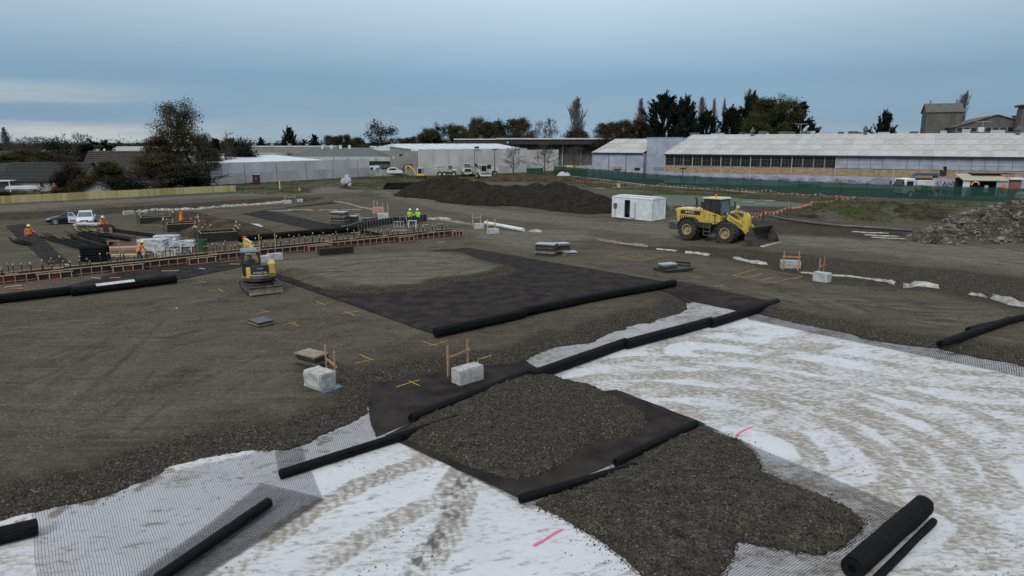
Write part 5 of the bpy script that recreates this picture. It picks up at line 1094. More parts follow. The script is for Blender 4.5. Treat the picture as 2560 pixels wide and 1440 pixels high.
wall_form((855, 582), (893, 573), .62, 'reddish form box end at the tail of the dusty roll'); wall_form((905, 555), (950, 549), .3, 'low dark form strip in front of the large pale block')
q = onground(985, 568); t = thing('ladder_frame', 'small white ladder frame lying against the dark wall formwork', 'timber frame', q, R(10))
for k in range(4): MB().box((.35*k, 0, .3), (.05, .05, .6)).build('rung', M_PLAST, t)
for z in (.02, .6): MB().box((.52, 0, z), (1.1, .05, .05)).build('rail', M_PLAST, t)

# trestles
def trestle(px, py, rz, label, m=None, s=1.0):
    q = onground(px, py); t = thing('trestle', label, 'trestle', q, rz); m = m or M_PLAST
    MB().beam((-.5*s, 0, .78*s), (.5*s, 0, .78*s), .09, .10).build('top_beam', m, t)
    for x in (-.42, .42):
        for y in (-.28, .28): MB().beam((x*s, y*s, 0), (x*.9*s, 0, .76*s), .07, .05).build('leg', m, t)
    return t
trestle(1032, 570, R(-10), 'white trestle in front of the workers in lime'); trestle(466, 630, R(20), 'white trestle holding a wrapped pack beside the green drum'); trestle(376, 640, R(15), 'timber trestle with upright legs before the wrapped board packs', M_TIMBP, 1.1); trestle(285, 625, R(30), 'pale timber trestle under pink boards', M_TIMBR)
o = MB().beam((0, 0, 0), (.35, .1, 1.35), .09, .04).build('leaning_plank', M_PLAST, loc=onground(1022, 570)); o.rotation_euler = (0, 0, R(200)); tag(o, 'white plank leaning beside the workers in lime', 'plank')

def wrapped_pack(px, py, L_, W_, H_, rz, label, seed=0, m=None):
    q = onground(px, py); bm = bmesh.new(); bmesh.ops.create_cube(bm, size=1); bmesh.ops.scale(bm, vec=(L_, W_, H_), verts=bm.verts); bmesh.ops.subdivide_edges(bm, edges=bm.edges[:], cuts=5, use_grid_fill=True); r_ = random.Random(px+seed)
    for v in bm.verts: v.co += Vector((r_.gauss(0, .03), r_.gauss(0, .03), r_.gauss(0, .03) if v.co.z > -H_*.45 else 0))
    bmesh.ops.translate(bm, vec=(0, 0, H_/2+.08), verts=bm.verts); me = bpy.data.meshes.new('wrap'); bm.to_mesh(me); bm.free(); me.materials.append(m or M_PLAST)
    t = thing('wrapped_pack', label, 'wrapped pack', q, rz); link('plastic_wrap', me, t)
    for x in (-.35, .35): MB().box((x*L_, 0, .03), (.1, W_*.98, .12)).build('bearer', M_TIMBP, t)
    return t
wrapped_pack(385, 628, 2.1, 1.1, .95, R(8), 'white plastic wrapped board pack next to the bending worker'); wrapped_pack(418, 618, 1.9, 1.1, .95, R(8), 'taller white wrapped pack behind the timber trestle'); wrapped_pack(464, 618, 1.5, .9, .5, R(12), 'low white wrapped pack resting by the green drum'); wrapped_pack(418, 643, 1.7, .7, .55, R(8), 'yellowish white wrapped bundle close to the formwork rails', m=M_CLOTHW)
def board_stack(px, py, n, L_, W_, rz, label, m, jit=.1):
    q = onground(px, py); r_ = random.Random(px); t = thing('board_stack', label, 'board stack', q, rz)
    for k in range(n):
        for j in range(3): MB().box((r_.uniform(-jit, jit), (j-1)*W_/3+r_.uniform(-.03, .03), .05+.065*k), (L_*r_.uniform(.85, 1.05), W_/3.3, .05), r_.uniform(-.03, .03)).build('board', m, t)
    return t
board_stack(310, 625, 4, 2.6, 1.0, R(12), 'pile of pinkish boards on the ground near the bending worker', mat('pink_boards', (.44, .27, .20), (.33, .19, .14), 5, .8)); board_stack(320, 642, 3, 2.9, .7, R(8), 'pale yellowish timber lying in front of the pink boards', M_TIMBP)
board_stack(222, 577, 9, 2.3, 1.1, R(4), 'stack of pale yellow timber in front of the white car', M_TIMBP, .15); wrapped_pack(222, 578, 2.3, 1.15, .15, R(4), 'plastic cover lying in front of the timber stack').location.z += .60
q = onground(271, 582); t = thing('timber_crate', 'dark crate of rusty offcuts beside the worker at the timber stack', 'crate', q, R(5))
for k in range(3): MB().box((0, -.4, .12+.2*k), (1.2, .04, .13)).build('slat', M_PANEL, t); MB().box((0, .4, .12+.2*k), (1.2, .04, .13)).build('slat', M_PANEL, t)
MB().lathe([(.1, .1), (.55, .2), (.5, .75), (.25, .92), (.05, .95)], n=11).build('rusty_offcuts', mat('rust', (.05, .022, .014), (.025, .014, .01), 5, .9), t)

# bundles of black rods
def rod_bundle(pa, pb, n, label, r0=.05, spread=.35, group=None):
    a = onground(*pa); b = onground(*pb); d = b-a; c = (a+b)/2; t = thing('rod_bundle', label, 'rod bundle', c, 0, group); r_ = random.Random(pa[0]); sd = d.cross(Vector((0, 0, 1))).normalized()
    for k in range(n):
        o1 = sd*r_.uniform(-spread, spread); o2 = o1+sd*r_.uniform(-.12, .12); z = r_.uniform(.05, .28); e1 = r_.uniform(-.3, .3); dn = d.normalized()
        p = [a+o1-dn*e1*2-c, a.lerp(b, .33)+o1*1.1-c, a.lerp(b, .66)+o2*1.1-c, b+o2+dn*e1-c]; p = [Vector((v.x, v.y, z+.04*r_.random())) for v in p]
        if r_.random() < .4: p[0].z += r_.uniform(.1, .5)
        MB().path(p, r0*r_.uniform(.6, 1.2), 6).build('rod', M_ROLL, t)
    return t
for k, (a, b) in enumerate((((112, 596), (208, 624)), ((165, 597), (250, 622)), ((195, 588), (278, 614)), ((210, 585), (330, 603)), ((268, 578), (395, 594)))): rod_bundle(a, b, 10, ('bundle of black rods with splayed ends nearest the dark mesh strip', 'bundle of black rods second from the dark mesh strip', 'bundle of black rods pointing at the black bale', 'bundle of black rods beside the timber crate', 'bundle of black rods running towards the box formwork')[k], group='black rod bundles')
rod_bundle((28, 604), (68, 615), 9, 'short tangle of black rods at the feet of the yellow hatted worker'); rod_bundle((905, 583), (948, 590), 14, 'dark bundle of rods between the dusty roll and the formwork rails', .05, .3)
q = onground(240, 652); rb = random.Random(5); t = thing('black_bale', 'squat black bale of rolled mesh beside the formwork', 'bale', q, R(8))
for k in range(5):
    for j in range(3): MB().path([(-.85, (j-1)*.42, .16+.22*k), (-.3, (j-1)*.42+rb.uniform(-.04, .04), .17+.22*k), (.3, (j-1)*.42, .15+.22*k), (.85, (j-1)*.42, .16+.22*k)], [.13, .16, .16, .13], 9).build('small_roll', M_ROLL, t)
q = onground(818, 640); t = thing('mesh_cage', 'black wire mesh cage standing before the formwork rails', 'steel cage', q, ANG_A-R(12)); mc = MB()
for z in (.05, .25, .45, .65):
    for y in (0, .6): MB().tube((-.6, y, z), (2.2, y, z), .022, n=5).build('long_bar', M_STEEL, t)
st = MB().path([(0, 0, .05), (0, .6, .05), (0, .6, .65), (0, 0, .65), (0, 0, .05)], .018, 5).mesh('stirrup', M_STEEL)
for k in range(15): link('stirrup', st, t, loc=(-.6+.2*k, 0, 0))
MB().box((.8, .3, .3), (2.7, .5, .5)).build('black_core', M_PLY, t)
# green drum
q = onground(508, 628); t = thing('steel_drum', 'green steel drum between the box formwork and the rails', 'drum', q); MB().lathe([(.02, .02), (.36, .02), (.38, 0), (.38, .04), (.36, .06), (.36, .35), (.38, .37), (.36, .39), (.36, .66), (.38, .68), (.36, .70), (.36, .96), (.385, .98), (.37, 1.0), (.34, .97), (.33, .5), (.02, .5)], n=20).build('body', mat('green_drum_paint', (.015, .085, .035), (.01, .05, .022), 4, .45), t)
# white pipe
a, b = P(1213, 556, .3), P(1309, 573, .3); c = (a+b)/2; t = thing('drain_pipe', 'long white plastic drain pipe lying beside the concrete blocks', 'pipe', (c.x, c.y, 0)); L0 = a-c; L1 = b-c; d = (b-a).normalized()
V = MB().path([L0+d*.3+Vector((0, 0, .25)), L0+Vector((0, 0, .25)), L0+Vector((0, 0, .25)), L0.lerp(L1, .5)+Vector((0, 0, .24)), L1+Vector((0, 0, .22)), L1+Vector((0, 0, .22)), L1-d*.3+Vector((0, 0, .22))], [.16, .16, .2, .2, .2, .16, .16], 14).build('pipe_wall', M_WHITE, t)
q = onground(646, 577); t = thing('cloth_heap', 'crumpled white cloth with an orange jacket on the spoil heap', 'cloth', q+Vector((-.5, .3, .35)))
def rag(mb, L_, W_, amp, seed=0, n=12):
    r_ = np.random.RandomState(seed); V = []; 
    for j in range(n):
        for i in range(n):
            u, v = i/(n-1), j/(n-1); e_ = min(u, 1-u, v, 1-v); V.append(((u-.5)*L_+r_.normal(0, L_*.02), (v-.5)*W_+r_.normal(0, W_*.03), amp*min(1, e_*4)*(.5+.5*r_.rand())+.03))
    mb.add(V, [(j*n+i, j*n+i+1, (j+1)*n+i+1, (j+1)*n+i) for j in range(n-1) for i in range(n-1)]); return mb
rag(MB(), 1.5, 1.1, .35, 1).build('white_cloth', M_PLAST, t, smooth_=True); o = rag(MB(), 1.3, .8, .25, 2).build('orange_cloth', mat('orange_cloth', (.70, .13, .03), (.55, .10, .03), 4, .8), t, smooth_=True); o.location = (-1.0, .2, .05)
for k, (px, py, L_, W_, lab) in enumerate(((965, 549, 2.0, .9, 'pale crumpled cloth beside the large concrete block'), (1100, 549, 2.6, .9, 'crumpled white plastic by the short dark wall formwork'), (1338, 580, 1.3, .9, 'flat white rag at the open end of the white pipe'))):
    o = rag(MB(), L_, W_, .28, 5+k).build('crumpled_cloth', M_CLOTHW, loc=onground(px, py)); tag(o, lab, 'cloth')
for px, py, ln, rz, lab in ((700, 528, 3.2, .10, 'long pale plank on the pad pointing at the cloth strip end'), (745, 525, 2.6, .08, 'pale plank continuing the line of planks at the back of the pad'), (820, 526, 2.4, .10, 'pale plank beside the tall dark panel stack'), (880, 525, 2.6, .10, 'dark edged plank behind the tall dark panel stack'), (920, 546, 2.2, .06, 'white plank in front of the large pale block'), (915, 551, 1.9, .15, 'split pale board lying by the low dark form strip'), (1003, 577, 1.8, .3, 'pinkish board lying before the dark wall formwork'), (715, 500, 2.0, .2, 'pale batten lying by the smaller block at the back')):
    q = onground(px, py); o = MB().box((0, 0, .05), (ln, .22, .06)).box((ln*.1, .16, .04), (ln*.7, .10, .05)).build('plank', M_PTOP if 'pale' in lab else M_TIMBP, loc=q, rz=rz); tag(o, lab, 'plank')
q = onground(774, 527); o = rag(MB(), 1.0, .6, .25, 9).build('orange_rag', mat('rusty_cloth', (.30, .16, .10), (.2, .11, .07), 5, .9), loc=q); tag(o, 'small brownish bundle between the planks at the back of the pad', 'cloth')

# strips of fabric showing along the toes of the banks
def cloth_strip(px, wd, label, z=.05, seed=0, m=None):
    pts = [onground(a, b) for a, b in px]; r_ = random.Random(seed+px[0][0]); L_ = []
    for i in range(len(pts)-1):
        k = max(2, int((pts[i+1]-pts[i]).length/.5)); L_ += [pts[i].lerp(pts[i+1], j/k) for j in range(k)]
    L_.append(pts[-1]); c = pts[len(pts)//2]; V = []; n = 6
    for i, q in enumerate(L_):
        d = (L_[min(i+1, len(L_)-1)]-L_[max(i-1, 0)]).normalized(); s = d.cross(Vector((0, 0, 1))); w_ = .45*wd*r_.uniform(.25, 1.4)*(1 if 0 < i < len(L_)-1 else .3)
        for j in range(n): u = j/(n-1)-.5; p = q+s*(-u*w_)+d*r_.uniform(-.1, .1); V.append(Vector((p.x, p.y, gzs(p.x, p.y)+.02+z*(1-4*u*u)*r_.uniform(.4, 2.2)+.05*(u+.5)))-c)
    o = MB().add(V, [(i*n+j, i*n+j+1, (i+1)*n+j+1, (i+1)*n+j) for i in range(len(L_)-1) for j in range(n-1)]).build('fabric_strip', m or M_CLOTHW, loc=c, smooth_=True); return tag(o, label, 'fabric strip')
cloth_strip([(342, 532), (380, 527), (440, 525), (500, 524), (560, 518), (620, 514), (680, 510), (712, 506)], 1.3, 'long rumpled cream cloth strip along the back bank', .16)
cloth_strip([(1712, 633), (1740, 634), (1776, 641)], .8, 'short white fabric scrap below the loader', .1); cloth_strip([(1640, 624), (1665, 626), (1690, 629)], .35, 'thin line of white scraps at the bank under the rear wheel', .05)
cloth_strip([(1832, 647), (1860, 653), (1895, 660), (1918, 662)], .7, 'white fabric tongue running to the framed roadside block', .12); cloth_strip([(2000, 683), (2060, 690), (2120, 692), (2180, 700)], .30, 'thin white fabric edge between the two roadside blocks and beyond', .05)
cloth_strip([(2180, 700), (2215, 705), (2238, 712)], .55, 'ragged white fabric edge beyond the lone roadside block', .1); cloth_strip([(2256, 720), (2290, 714), (2345, 719)], .9, 'wider white fabric flap at the foot of the bank', .15); cloth_strip([(2424, 736), (2450, 741), (2468, 746)], .6, 'small white fabric patch near the far end of the bank', .08)
cloth_strip([(2480, 748), (2530, 762), (2580, 768), (2640, 775)], 1.1, 'blue-white fabric sheet emerging at the end of the bank', .2); cloth_strip([(835, 505), (870, 510), (905, 520), (940, 527)], 1.0, 'earth stained cloth at the bank behind the dark panel stacks', .1, m=mat('stained_cloth', (.26, .22, .16), (.14, .11, .08), 2, .9))
cloth_strip([(1070, 547), (1130, 555), (1180, 563)], 1.2, 'earth stained fabric leading from the formwork to the blocks', .12, m=_mats['stained_cloth']); cloth_strip([(1490, 601), (1550, 610), (1620, 618)], .8, 'tan stained fabric at the start of the road bank', .1, m=_mats['stained_cloth'])
for i, (px, py) in enumerate(((2160, 588), (2180, 594), (2130, 580))): cloth_strip([(px, py), (px+40, py+3), (px+90, py+4)], .3, ('thin pale puddle scrap furthest from the rubble heap', 'pale plastic scrap nearest the rubble heap in the mud', 'pale plastic scrap in the mud behind the road')[i], .03, seed=i)
# black hose on the bank
pts = [onground(a, b) for a, b in ((1925, 543), (1960, 550), (1995, 556), (2040, 562), (2100, 568), (2180, 573), (2280, 580))]; c = pts[3]; o = MB().path([q-c+Vector((0, 0, .16)) for q in pts], .12, 8).build('drain_hose', mat('grey_hose', (.05, .048, .045), (.09, .085, .08), 3, .5), loc=c); tag(o, 'thick dark drain hose trailing along the pond bank', 'hose')

# white container shed
def container():
    z0 = .12; a = P(1518, 540, z0); b = P(1629, 552, z0); d = (b-a); d.z = 0; L_ = 6.06; d.normalize(); a = b-d*L_; n = Vector((-d.y, d.x, 0)); rz = math.atan2(d.y, d.x); Wd, H = 2.44, 2.55
    t = thing('container_shed', 'white corrugated shipping container shed with an open door', 'container', (a.x, a.y, z0-.05), rz)
    mc = mat('container_white', (.66, .68, .70), (.50, .51, .52), 1.3, .55, bump=.1, lo=.25, hi=.6)
    def corr(L_, flip=False):
        pts = []; x = 0; k = 0
        while x < L_-.01:
            pts += [(x, 0), (x+.10, 0), (x+.14, .035), (x+.24, .035)]; x += .28
        return [(min(p[0], L_), p[1]) for p in pts]+[(L_, 0)]
    def wallpanel(x0, x1, y, z0, z1, axis='x', name='wall_panel'):
        p = corr(x1-x0); mb = MB(); V = []
        for (u, v) in p:
            q = (x0+u, y+v) if axis == 'x' else (y-v, x0+u); V += [(q[0], q[1], z0), (q[0], q[1], z1)]
        mb.add(V, [(2*i, 2*i+2, 2*i+3, 2*i+1) for i in range(len(p)-1)]); return mb.build(name, mc, t)
    d0, d1 = L_*.315, L_*.47
    wallpanel(.08, d0, .0, .12, H-.12); wallpanel(d1, L_-.08, .0, .12, H-.12); wallpanel(d0, d1, .0, 2.2, H-.12); wallpanel(.08, L_-.08, Wd-.06, .12, H-.12); wallpanel(.08, Wd-.08, L_-.02, .12, H-.12, 'y'); wallpanel(.08, Wd-.08, .06, .12, H-.12, 'y')
    for y in (.02, Wd-.02):
        for z in (.07, H-.06): MB().box((L_/2, y, z), (L_, .10, .13)).build('side_rail', mc, t)
        for x in (.04, L_-.04): MB().box((x, y, H/2), (.12, .12, H-.01)).build('corner_post', mc, t)
    for x in (.04, L_-.04):
        for z in (.075, H-.055): MB().box((x, Wd/2, z), (.10, Wd-.1, .125)).build('end_rail', mc, t)
    MB().prism([(0.02, H-.02), (Wd/2, H+.06), (Wd-.02, H-.02)], .0, L_, 'x').build('roof_sheet', mc, t); MB().box((L_/2, Wd*.55, H+.1), (L_*.96, Wd*.5, .05)).build('roof_cover', M_WHITE, t); MB().box((L_/2, Wd/2, .06), (L_-.1, Wd-.1, .06)).build('floor', M_PLY, t)
    for x in (d0, d1): MB().box((x, .0, 1.15), (.07, .08, 2.1)).build('door_jamb', mc, t)
    dr = MB().box((.42, 0, 0), (.86, .045, 2.02)).build('open_door', mc, t, .01); dr.location = (d1+.02, -.05, 1.16); dr.rotation_euler = (0, 0, R(-14))
    MB().box((.75, -.04, 0), (.05, .05, .16)).build('handle', M_BLACK, dr)
    eb = MB().box((.55, -.10, 1.45), (.42, .18, .55)).build('meter_box', M_GREYST, t, .02); MB().tube((.5, -.05, .1), (.5, -.05, 1.2), .025).build('conduit', M_GREYST, eb)
    sh = MB().box((2.4, 1.9, .9), (.9, .5, 1.6)).build('shelf', M_STEELD, t)
container()

# pallet with bulk bags, roll stack, toilet, cone
q = onground(865, 470); t = thing('bulk_bag_frame', 'timber frame hung with white bulk bags on the rough grass', 'bag frame', q, R(12))
MB().box((0, 0, .5), (1.7, 1.3, 1.0)).build('crate', mat('rust_brown_crate', (.09, .05, .03), (.05, .03, .02), 3, .9), t, .03)
for x in (-.8, .8): MB().box((x, -.6, 1.3), (.1, .1, 2.6)).build('post', M_TIMB, t)
for k, (x, y, z, s) in enumerate(((-.4, -.7, 1.3, .55), (.45, -.7, 1.5, .6), (.3, -.5, 2.1, .5), (.75, -.75, .75, .35))):
    bm = bmesh.new(); bmesh.ops.create_icosphere(bm, subdivisions=2, radius=s); r_ = random.Random(k)
    for v in bm.verts: v.co = Vector((v.co.x*1.0, v.co.y*.6, v.co.z*1.25))*r_.uniform(.85, 1.15)
    me = bpy.data.meshes.new('white_bag'); bm.to_mesh(me); bm.free(); me.materials.append(M_PLAST); link('white_bag', me, t, loc=(x, y, z))
for k, (dx, z) in enumerate(((-2.0, 0), (-1.2, 0), (-.4, 0), (.5, 0), (1.3, 0), (-1.6, .4), (-.8, .4), (.1, .4), (.9, .4), (-1.2, .8), (-.3, .8))):
    q = onground(1010, 472); o = MB().lathe([(.1, -2.3), (.27, -2.28), (.28, 0), (.27, 2.28), (.1, 2.3)], axis='x', n=14).build('stacked_roll', M_ROLL, loc=(q.x+dx*.55+rnd.uniform(-1.2, 1.2), q.y+dx*.9, q.z+.27+z*.9), rz=R(rnd.uniform(-6, 6))); tag(o, 'black mesh roll in the stockpile beside the dark gravel heap', 'mesh roll', 'stockpiled black rolls')
q = onground(642, 461); t = thing('portable_toilet', 'brown portable toilet with white roof against the concrete wall', 'portable toilet', q, R(-10))
MB().box((0, 0, 1.05), (1.15, 1.15, 2.1)).build('cabin', mat('maroon_cabin', (.05, .026, .026), (.035, .02, .02), 2, .5), t, .03); MB().prism([(-.62, 2.1), (-.5, 2.28), (.5, 2.28), (.62, 2.1)], -.62, .62).build('roof', M_PLAST, t, .03); dd = MB().box((.05, -.59, 1.0), (.8, .03, 1.85)).build('door', mat('maroon_door', (.065, .035, .034), (.045, .025, .025), 2, .45), t); MB().box((.25, -.61, 1.25), (.25, .02, .2)).build('door_sign', M_PLAST, dd)
def cone(px, py, label, s=1.0, z=None):
    q = onground(px, py) if z is None else P(px, py, z); t = thing('traffic_cone', label, 'traffic cone', q); t.scale = (s, s, s); MB().box((0, 0, .03), (.4, .4, .05)).build('base', M_ORANGE, t); MB().lathe([(.16, .05), (.10, .4), (.045, .75), (.03, .76)], n=12).build('body', M_ORANGE, t); MB().lathe([(.128, .26), (.108, .40)], n=12).build('white_band', M_WHITE, t); return t
cone(749, 478, 'small orange cone on the dirt track by the grass', 1.0)
q = onground(700, 474); o = MB().box((0, 0, .8), (.14, .14, 1.6)).box((0, 0, 1.62), (.2, .2, .06)).build('white_marker_post', M_WHITE, loc=q); tag(o, 'short white marker post in the grass verge', 'post')
for px, py, rz, lab in ((1900, 511, .1, 'white board floating at the near side of the pond'), (1925, 504, .3, 'white scrap board on the far pond bank'), (1870, 506, .1, 'pale plank at the pond edge behind the loader'), (1540, 470, .2, 'white plank on the grass near the pale drum'), (1500, 472, -.1, 'white board on the grass beyond the stockpile')):
    q = onground(px, py); o = MB().box((0, 0, .08), (1.8, .35, .08)).box((.2, .3, .06), (1.0, .2, .06)).build('scrap_board', M_PTOP, loc=(q.x, q.y, max(q.z, -.24)), rz=rz); tag(o, lab, 'board')
q = onground(1541, 470); o = MB().lathe([(.28, 0), (.3, .05), (.3, .8), (.26, .82), (.24, .3), (.02, .3)], n=16).build('pale_drum', M_PLAST, loc=q+Vector((.6, .8, 0))); tag(o, 'pale plastic drum on the grass by the flags', 'drum')

# ------------------------------------------------------------------ workers
M_SKIN = mat('skin', (.35, .20, .14), (.28, .16, .11), 6, .6); M_HIVO = mat('orange_hi_vis', (.85, .16, .02), (.65, .11, .015), 5, .7, bump=.2); M_HIVL = mat('lime_hi_vis', (.42, .80, .04), (.32, .62, .03), 5, .7, bump=.2); M_TROU = mat('dark_trousers', (.020, .021, .026), (.035, .033, .032), 5, .85); M_KHAKI = mat('khaki_trousers', (.10, .085, .06), (.06, .05, .036), 5, .85)
M_HATY = mat('yellow_helmet', (.72, .68, .10), (.62, .58, .09), 5, .35); M_HATW = mat('white_helmet', (.70, .70, .68), (.6, .6, .58), 5, .35); M_BOOT = mat('boot', (.02, .017, .014), (.03, .026, .02), 5, .8); M_REFL = mat('reflective_tape', (.62, .62, .58), (.5, .5, .47), 8, .35); M_HAIR = mat('dark_hair', (.015, .011, .008))
def skin_mesh(name, nodes, edges, rad, root, sub=1):
    me = bpy.data.meshes.new('t'); me.from_pydata(nodes, edges, []); o = bpy.data.objects.new('t', me); C.objects.link(o)
    md = o.modifiers.new('s', 'SKIN'); sv = me.skin_vertices[0].data
    for i, r_ in enumerate(rad): sv[i].radius = (r_, r_) if not isinstance(r_, tuple) else r_; sv[i].use_root = (i == root)
    md.use_smooth_shade = True; ss_ = o.modifiers.new('b', 'SUBSURF'); ss_.levels = sub; ss_.render_levels = sub
    bpy.context.view_layer.update(); out = bpy.data.meshes.new_from_object(o.evaluated_get(bpy.context.evaluated_depsgraph_get())); out.name = name; bpy.data.objects.remove(o); return out
def worker(label, loc, rz, jacket, hat, bend=.0, arms=((.35, .25, .3), (.35, .25, .3)), stride=.0, trousers=None, hood=False, dz=0.0, knee=.03):
    """x forward, y left; bend = forward lean in radians; arms = (shoulder swing, outwards, elbow bend)"""
    t = thing('person', label, 'person', Vector(loc)+Vector((0, 0, dz)), rz); hipz = .92; V = []; E = []; Rd = []
    def nd(p, r_, par=None):
        V.append(tuple(p)); Rd.append(r_)
        if par is not None: E.append((par, len(V)-1))
        return len(V)-1
    cb, sb = math.cos(bend), math.sin(bend)
    def up(x, y, z): return (x*cb+z*sb-.12*bend, y, hipz+z*cb-x*sb)
    hip = nd((-.12*bend, 0, hipz), (.15, .12)); waist = nd(up(0, 0, .18), (.14, .11), hip); chest = nd(up(.01, 0, .40), (.18, .125), waist); sh = nd(up(0, 0, .53), (.12, .09), chest); neck = nd(up(.02, 0, .60), .055, sh); head = nd(up(.05, 0, .70), .085, neck); crown = nd(up(.04, 0, .82), .075, head); nose = nd(up(.15, 0, .715), .014, head)
    hands = []
    for s, (sw, out, el) in zip((1, -1), arms):
        q = up(0, s*.19, .50); a = nd(q, .062, sh)
        ew = Vector(q)+Vector((math.sin(sw)*.29, s*math.sin(out)*.29, -math.cos(sw)*math.cos(out)*.29)); e_ = nd(ew, .048, a)
        hw = ew+Vector((math.sin(sw+el)*.26, s*math.sin(out)*.12, -math.cos(sw+el)*.26)); h = nd(hw, .034, e_); d = (hw-ew).normalized(); sd = Vector((0, 1, 0)); up_ = d.cross(sd).normalized()
        pm = nd(hw+d*.07, (.042, .022), h)
        for k in range(4):
            f0 = hw+d*(.11)+sd*(.028-.019*k); f1 = nd(f0, .010, pm); nd(f0+d*(.075-.008*abs(k-1))+up_*-.02, .008, f1)
        th = nd(hw+d*.06+sd*s*-.045+up_*-.02, .011, pm); nd(hw+d*.10+sd*s*-.055+up_*-.035, .009, th)
        hands.append(hw)
    for s, st in ((1, stride), (-1, -stride)):
        l = nd((-.12*bend, s*.095, hipz-.08), .098, hip); k = nd((st*.28+knee, s*.11, .50), .068, l); an = nd((st*.55-.02, s*.12, .09), .048, k); nd((st*.55+.13, s*.13, .045), (.045, .038), an)
    me = skin_mesh('body', V, E, Rd, hip); me.materials.clear()
    for m in (M_SKIN, jacket, trousers or M_TROU, M_BOOT): me.materials.append(m)
    hv = [Vector(h) for h in hands]; hd = Vector(V[head])
    for p in me.polygons:
        c = p.center; q = 1
        if c.z < .13: q = 3
        elif c.z < hipz-.02+abs(bend)*.1 and min((c-h).length for h in hv) > .2 and abs(c.y) < .27: q = 2
        if min((c-h-(h-hd)*0).length for h in hv) < .14 and c.z < 1.3: q = 0
        if (c-hd).length < .19 and not hood: q = 0
        p.material_index = q; p.use_smooth = True
    link('body', me, t)
    # jacket hem and reflective tape follow the torso
    rot = Matrix.Rotation(bend, 3, 'Y'); base = Vector((-.12*bend, 0, hipz))
    MB().lathe([(.215, -.06), (.225, .0), (.20, .16), (.225, .36), (.19, .50), (.16, .50), (.19, .0), (.19, -.06)], base, n=14, M=rot @ Matrix.Diagonal((.74, 1.0, 1.0))).build('jacket', jacket, t, smooth_=True); MB().lathe([(.226, .10), (.230, .15), (.20, .15), (.20, .10)], base, n=14, M=rot @ Matrix.Diagonal((.76, 1.02, 1.0))).build('reflective_band', M_REFL, t)
    hc = Vector(V[head]); fw = Vector((cb, 0, -sb))
    if hood: MB().lathe([(.03, .19), (.10, .15), (.135, .05), (.13, -.08), (.14, -.17), (.10, -.19)], hc+Vector((-.03, 0, 0)), n=12, M=rot).build('hood', jacket, t, smooth_=True)
    else:
        o = MB().lathe([(.012, .215), (.07, .20), (.115, .15), (.135, .07), (.155, .055), (.155, .045), (.11, .045)], hc, n=14, M=rot).build('hard_hat', hat, t, smooth_=True); MB().box(hc+rot @ Vector((.16, 0, .05)), (.07, .18, .012), M=rot).build('peak', hat, o)
        MB().lathe([(.06, .02), (.105, .04), (.10, -.06), (.07, -.11), (.05, -.11)], hc-fw*.022, n=10, M=rot).build('hair', M_HAIR, t, smooth_=True)
    for s in (-1, 1):
        MB().box(hc+rot @ Vector((.083, s*.035, .015)), (.012, .022, .012), M=rot).build('eye', M_LETB, t); MB().lathe([(.01, -.03), (.02, 0), (.01, .03)], hc+rot @ Vector((0, s*.088, 0)), n=6).build('ear', M_SKIN, t)
    MB().box(hc+rot @ Vector((.084, 0, -.055)), (.01, .05, .010), M=rot).build('mouth', mat('lip', (.28, .10, .08)), t)
    return t
p = onground(77, 611); worker('worker in orange jacket and yellow hat standing on the dark strip', p, R(-40), M_HIVO, M_HATY, .08, ((.5, .35, .9), (.3, .5, .4)), .12, M_KHAKI)
p = onground(257, 583); worker('worker in orange jacket and white hat reaching over the timber stack', p, R(-20), M_HIVO, M_HATW, .30, ((.5, .2, .5), (.6, .2, .5)), .05)
p = onground(351, 658); worker('bending worker in orange with a yellow hat behind the formwork rails', p, R(15), M_HIVO, M_HATY, .42, ((.5, .1, .3), (.7, .15, .2)), .35)
p = onground(455, 572); worker('worker with orange hood raised standing behind the box formwork', p, R(60), M_HIVO, M_HATW, .05, ((.2, .1, .6), (.2, .1, .6)), .0, hood=True)
p = onground(1025, 562); worker('worker in lime jacket and white hat beside the leaning plank', p, R(-60), M_HIVL, M_HATW, .12, ((.5, .3, .8), (.4, .3, .7)), .0)
p = onground(1046, 562); worker('worker in lime jacket and white hat behind the white trestle', p, R(-110), M_HIVL, M_HATW, .14, ((.4, .45, .8), (.4, .45, .8)), .0)

# ------------------------------------------------------------------ buildings and fences
M_LILAC = mat('lilac_wall', (.35, .385, .47), (.26, .285, .35), .55, .85, bump=.15, bscale=6); M_LILACD = mat('repainted_patch', (.23, .245, .29), (.19, .20, .24), .5, .85); M_ASB = mat('old_cement_roof', (.46, .46, .445), (.32, .315, .30), .9, .9, bump=.2, lo=.3, hi=.7); M_ASB2 = mat('old_cement_roof_clean', (.49, .49, .485), (.37, .37, .355), 1.2, .9, lo=.3, hi=.7); M_ASB3 = mat('old_cement_roof_mossy', (.43, .43, .41), (.29, .29, .27), 1.5, .9, lo=.35, hi=.65)
M_PLYW = mat('plywood_board', (.36, .27, .17), (.24, .165, .095), .9, .8, stretch=(1, 1, 2.5)); M_WINB = mat('window_bar', (.42, .42, .43), (.34, .34, .35), 4, .6); M_BARD = mat('dull_glazing_bar', (.13, .14, .14), (.07, .08, .08), 4, .7); M_GUT = mat('gutter_dark', (.035, .026, .03), (.02, .016, .018), 3, .6)
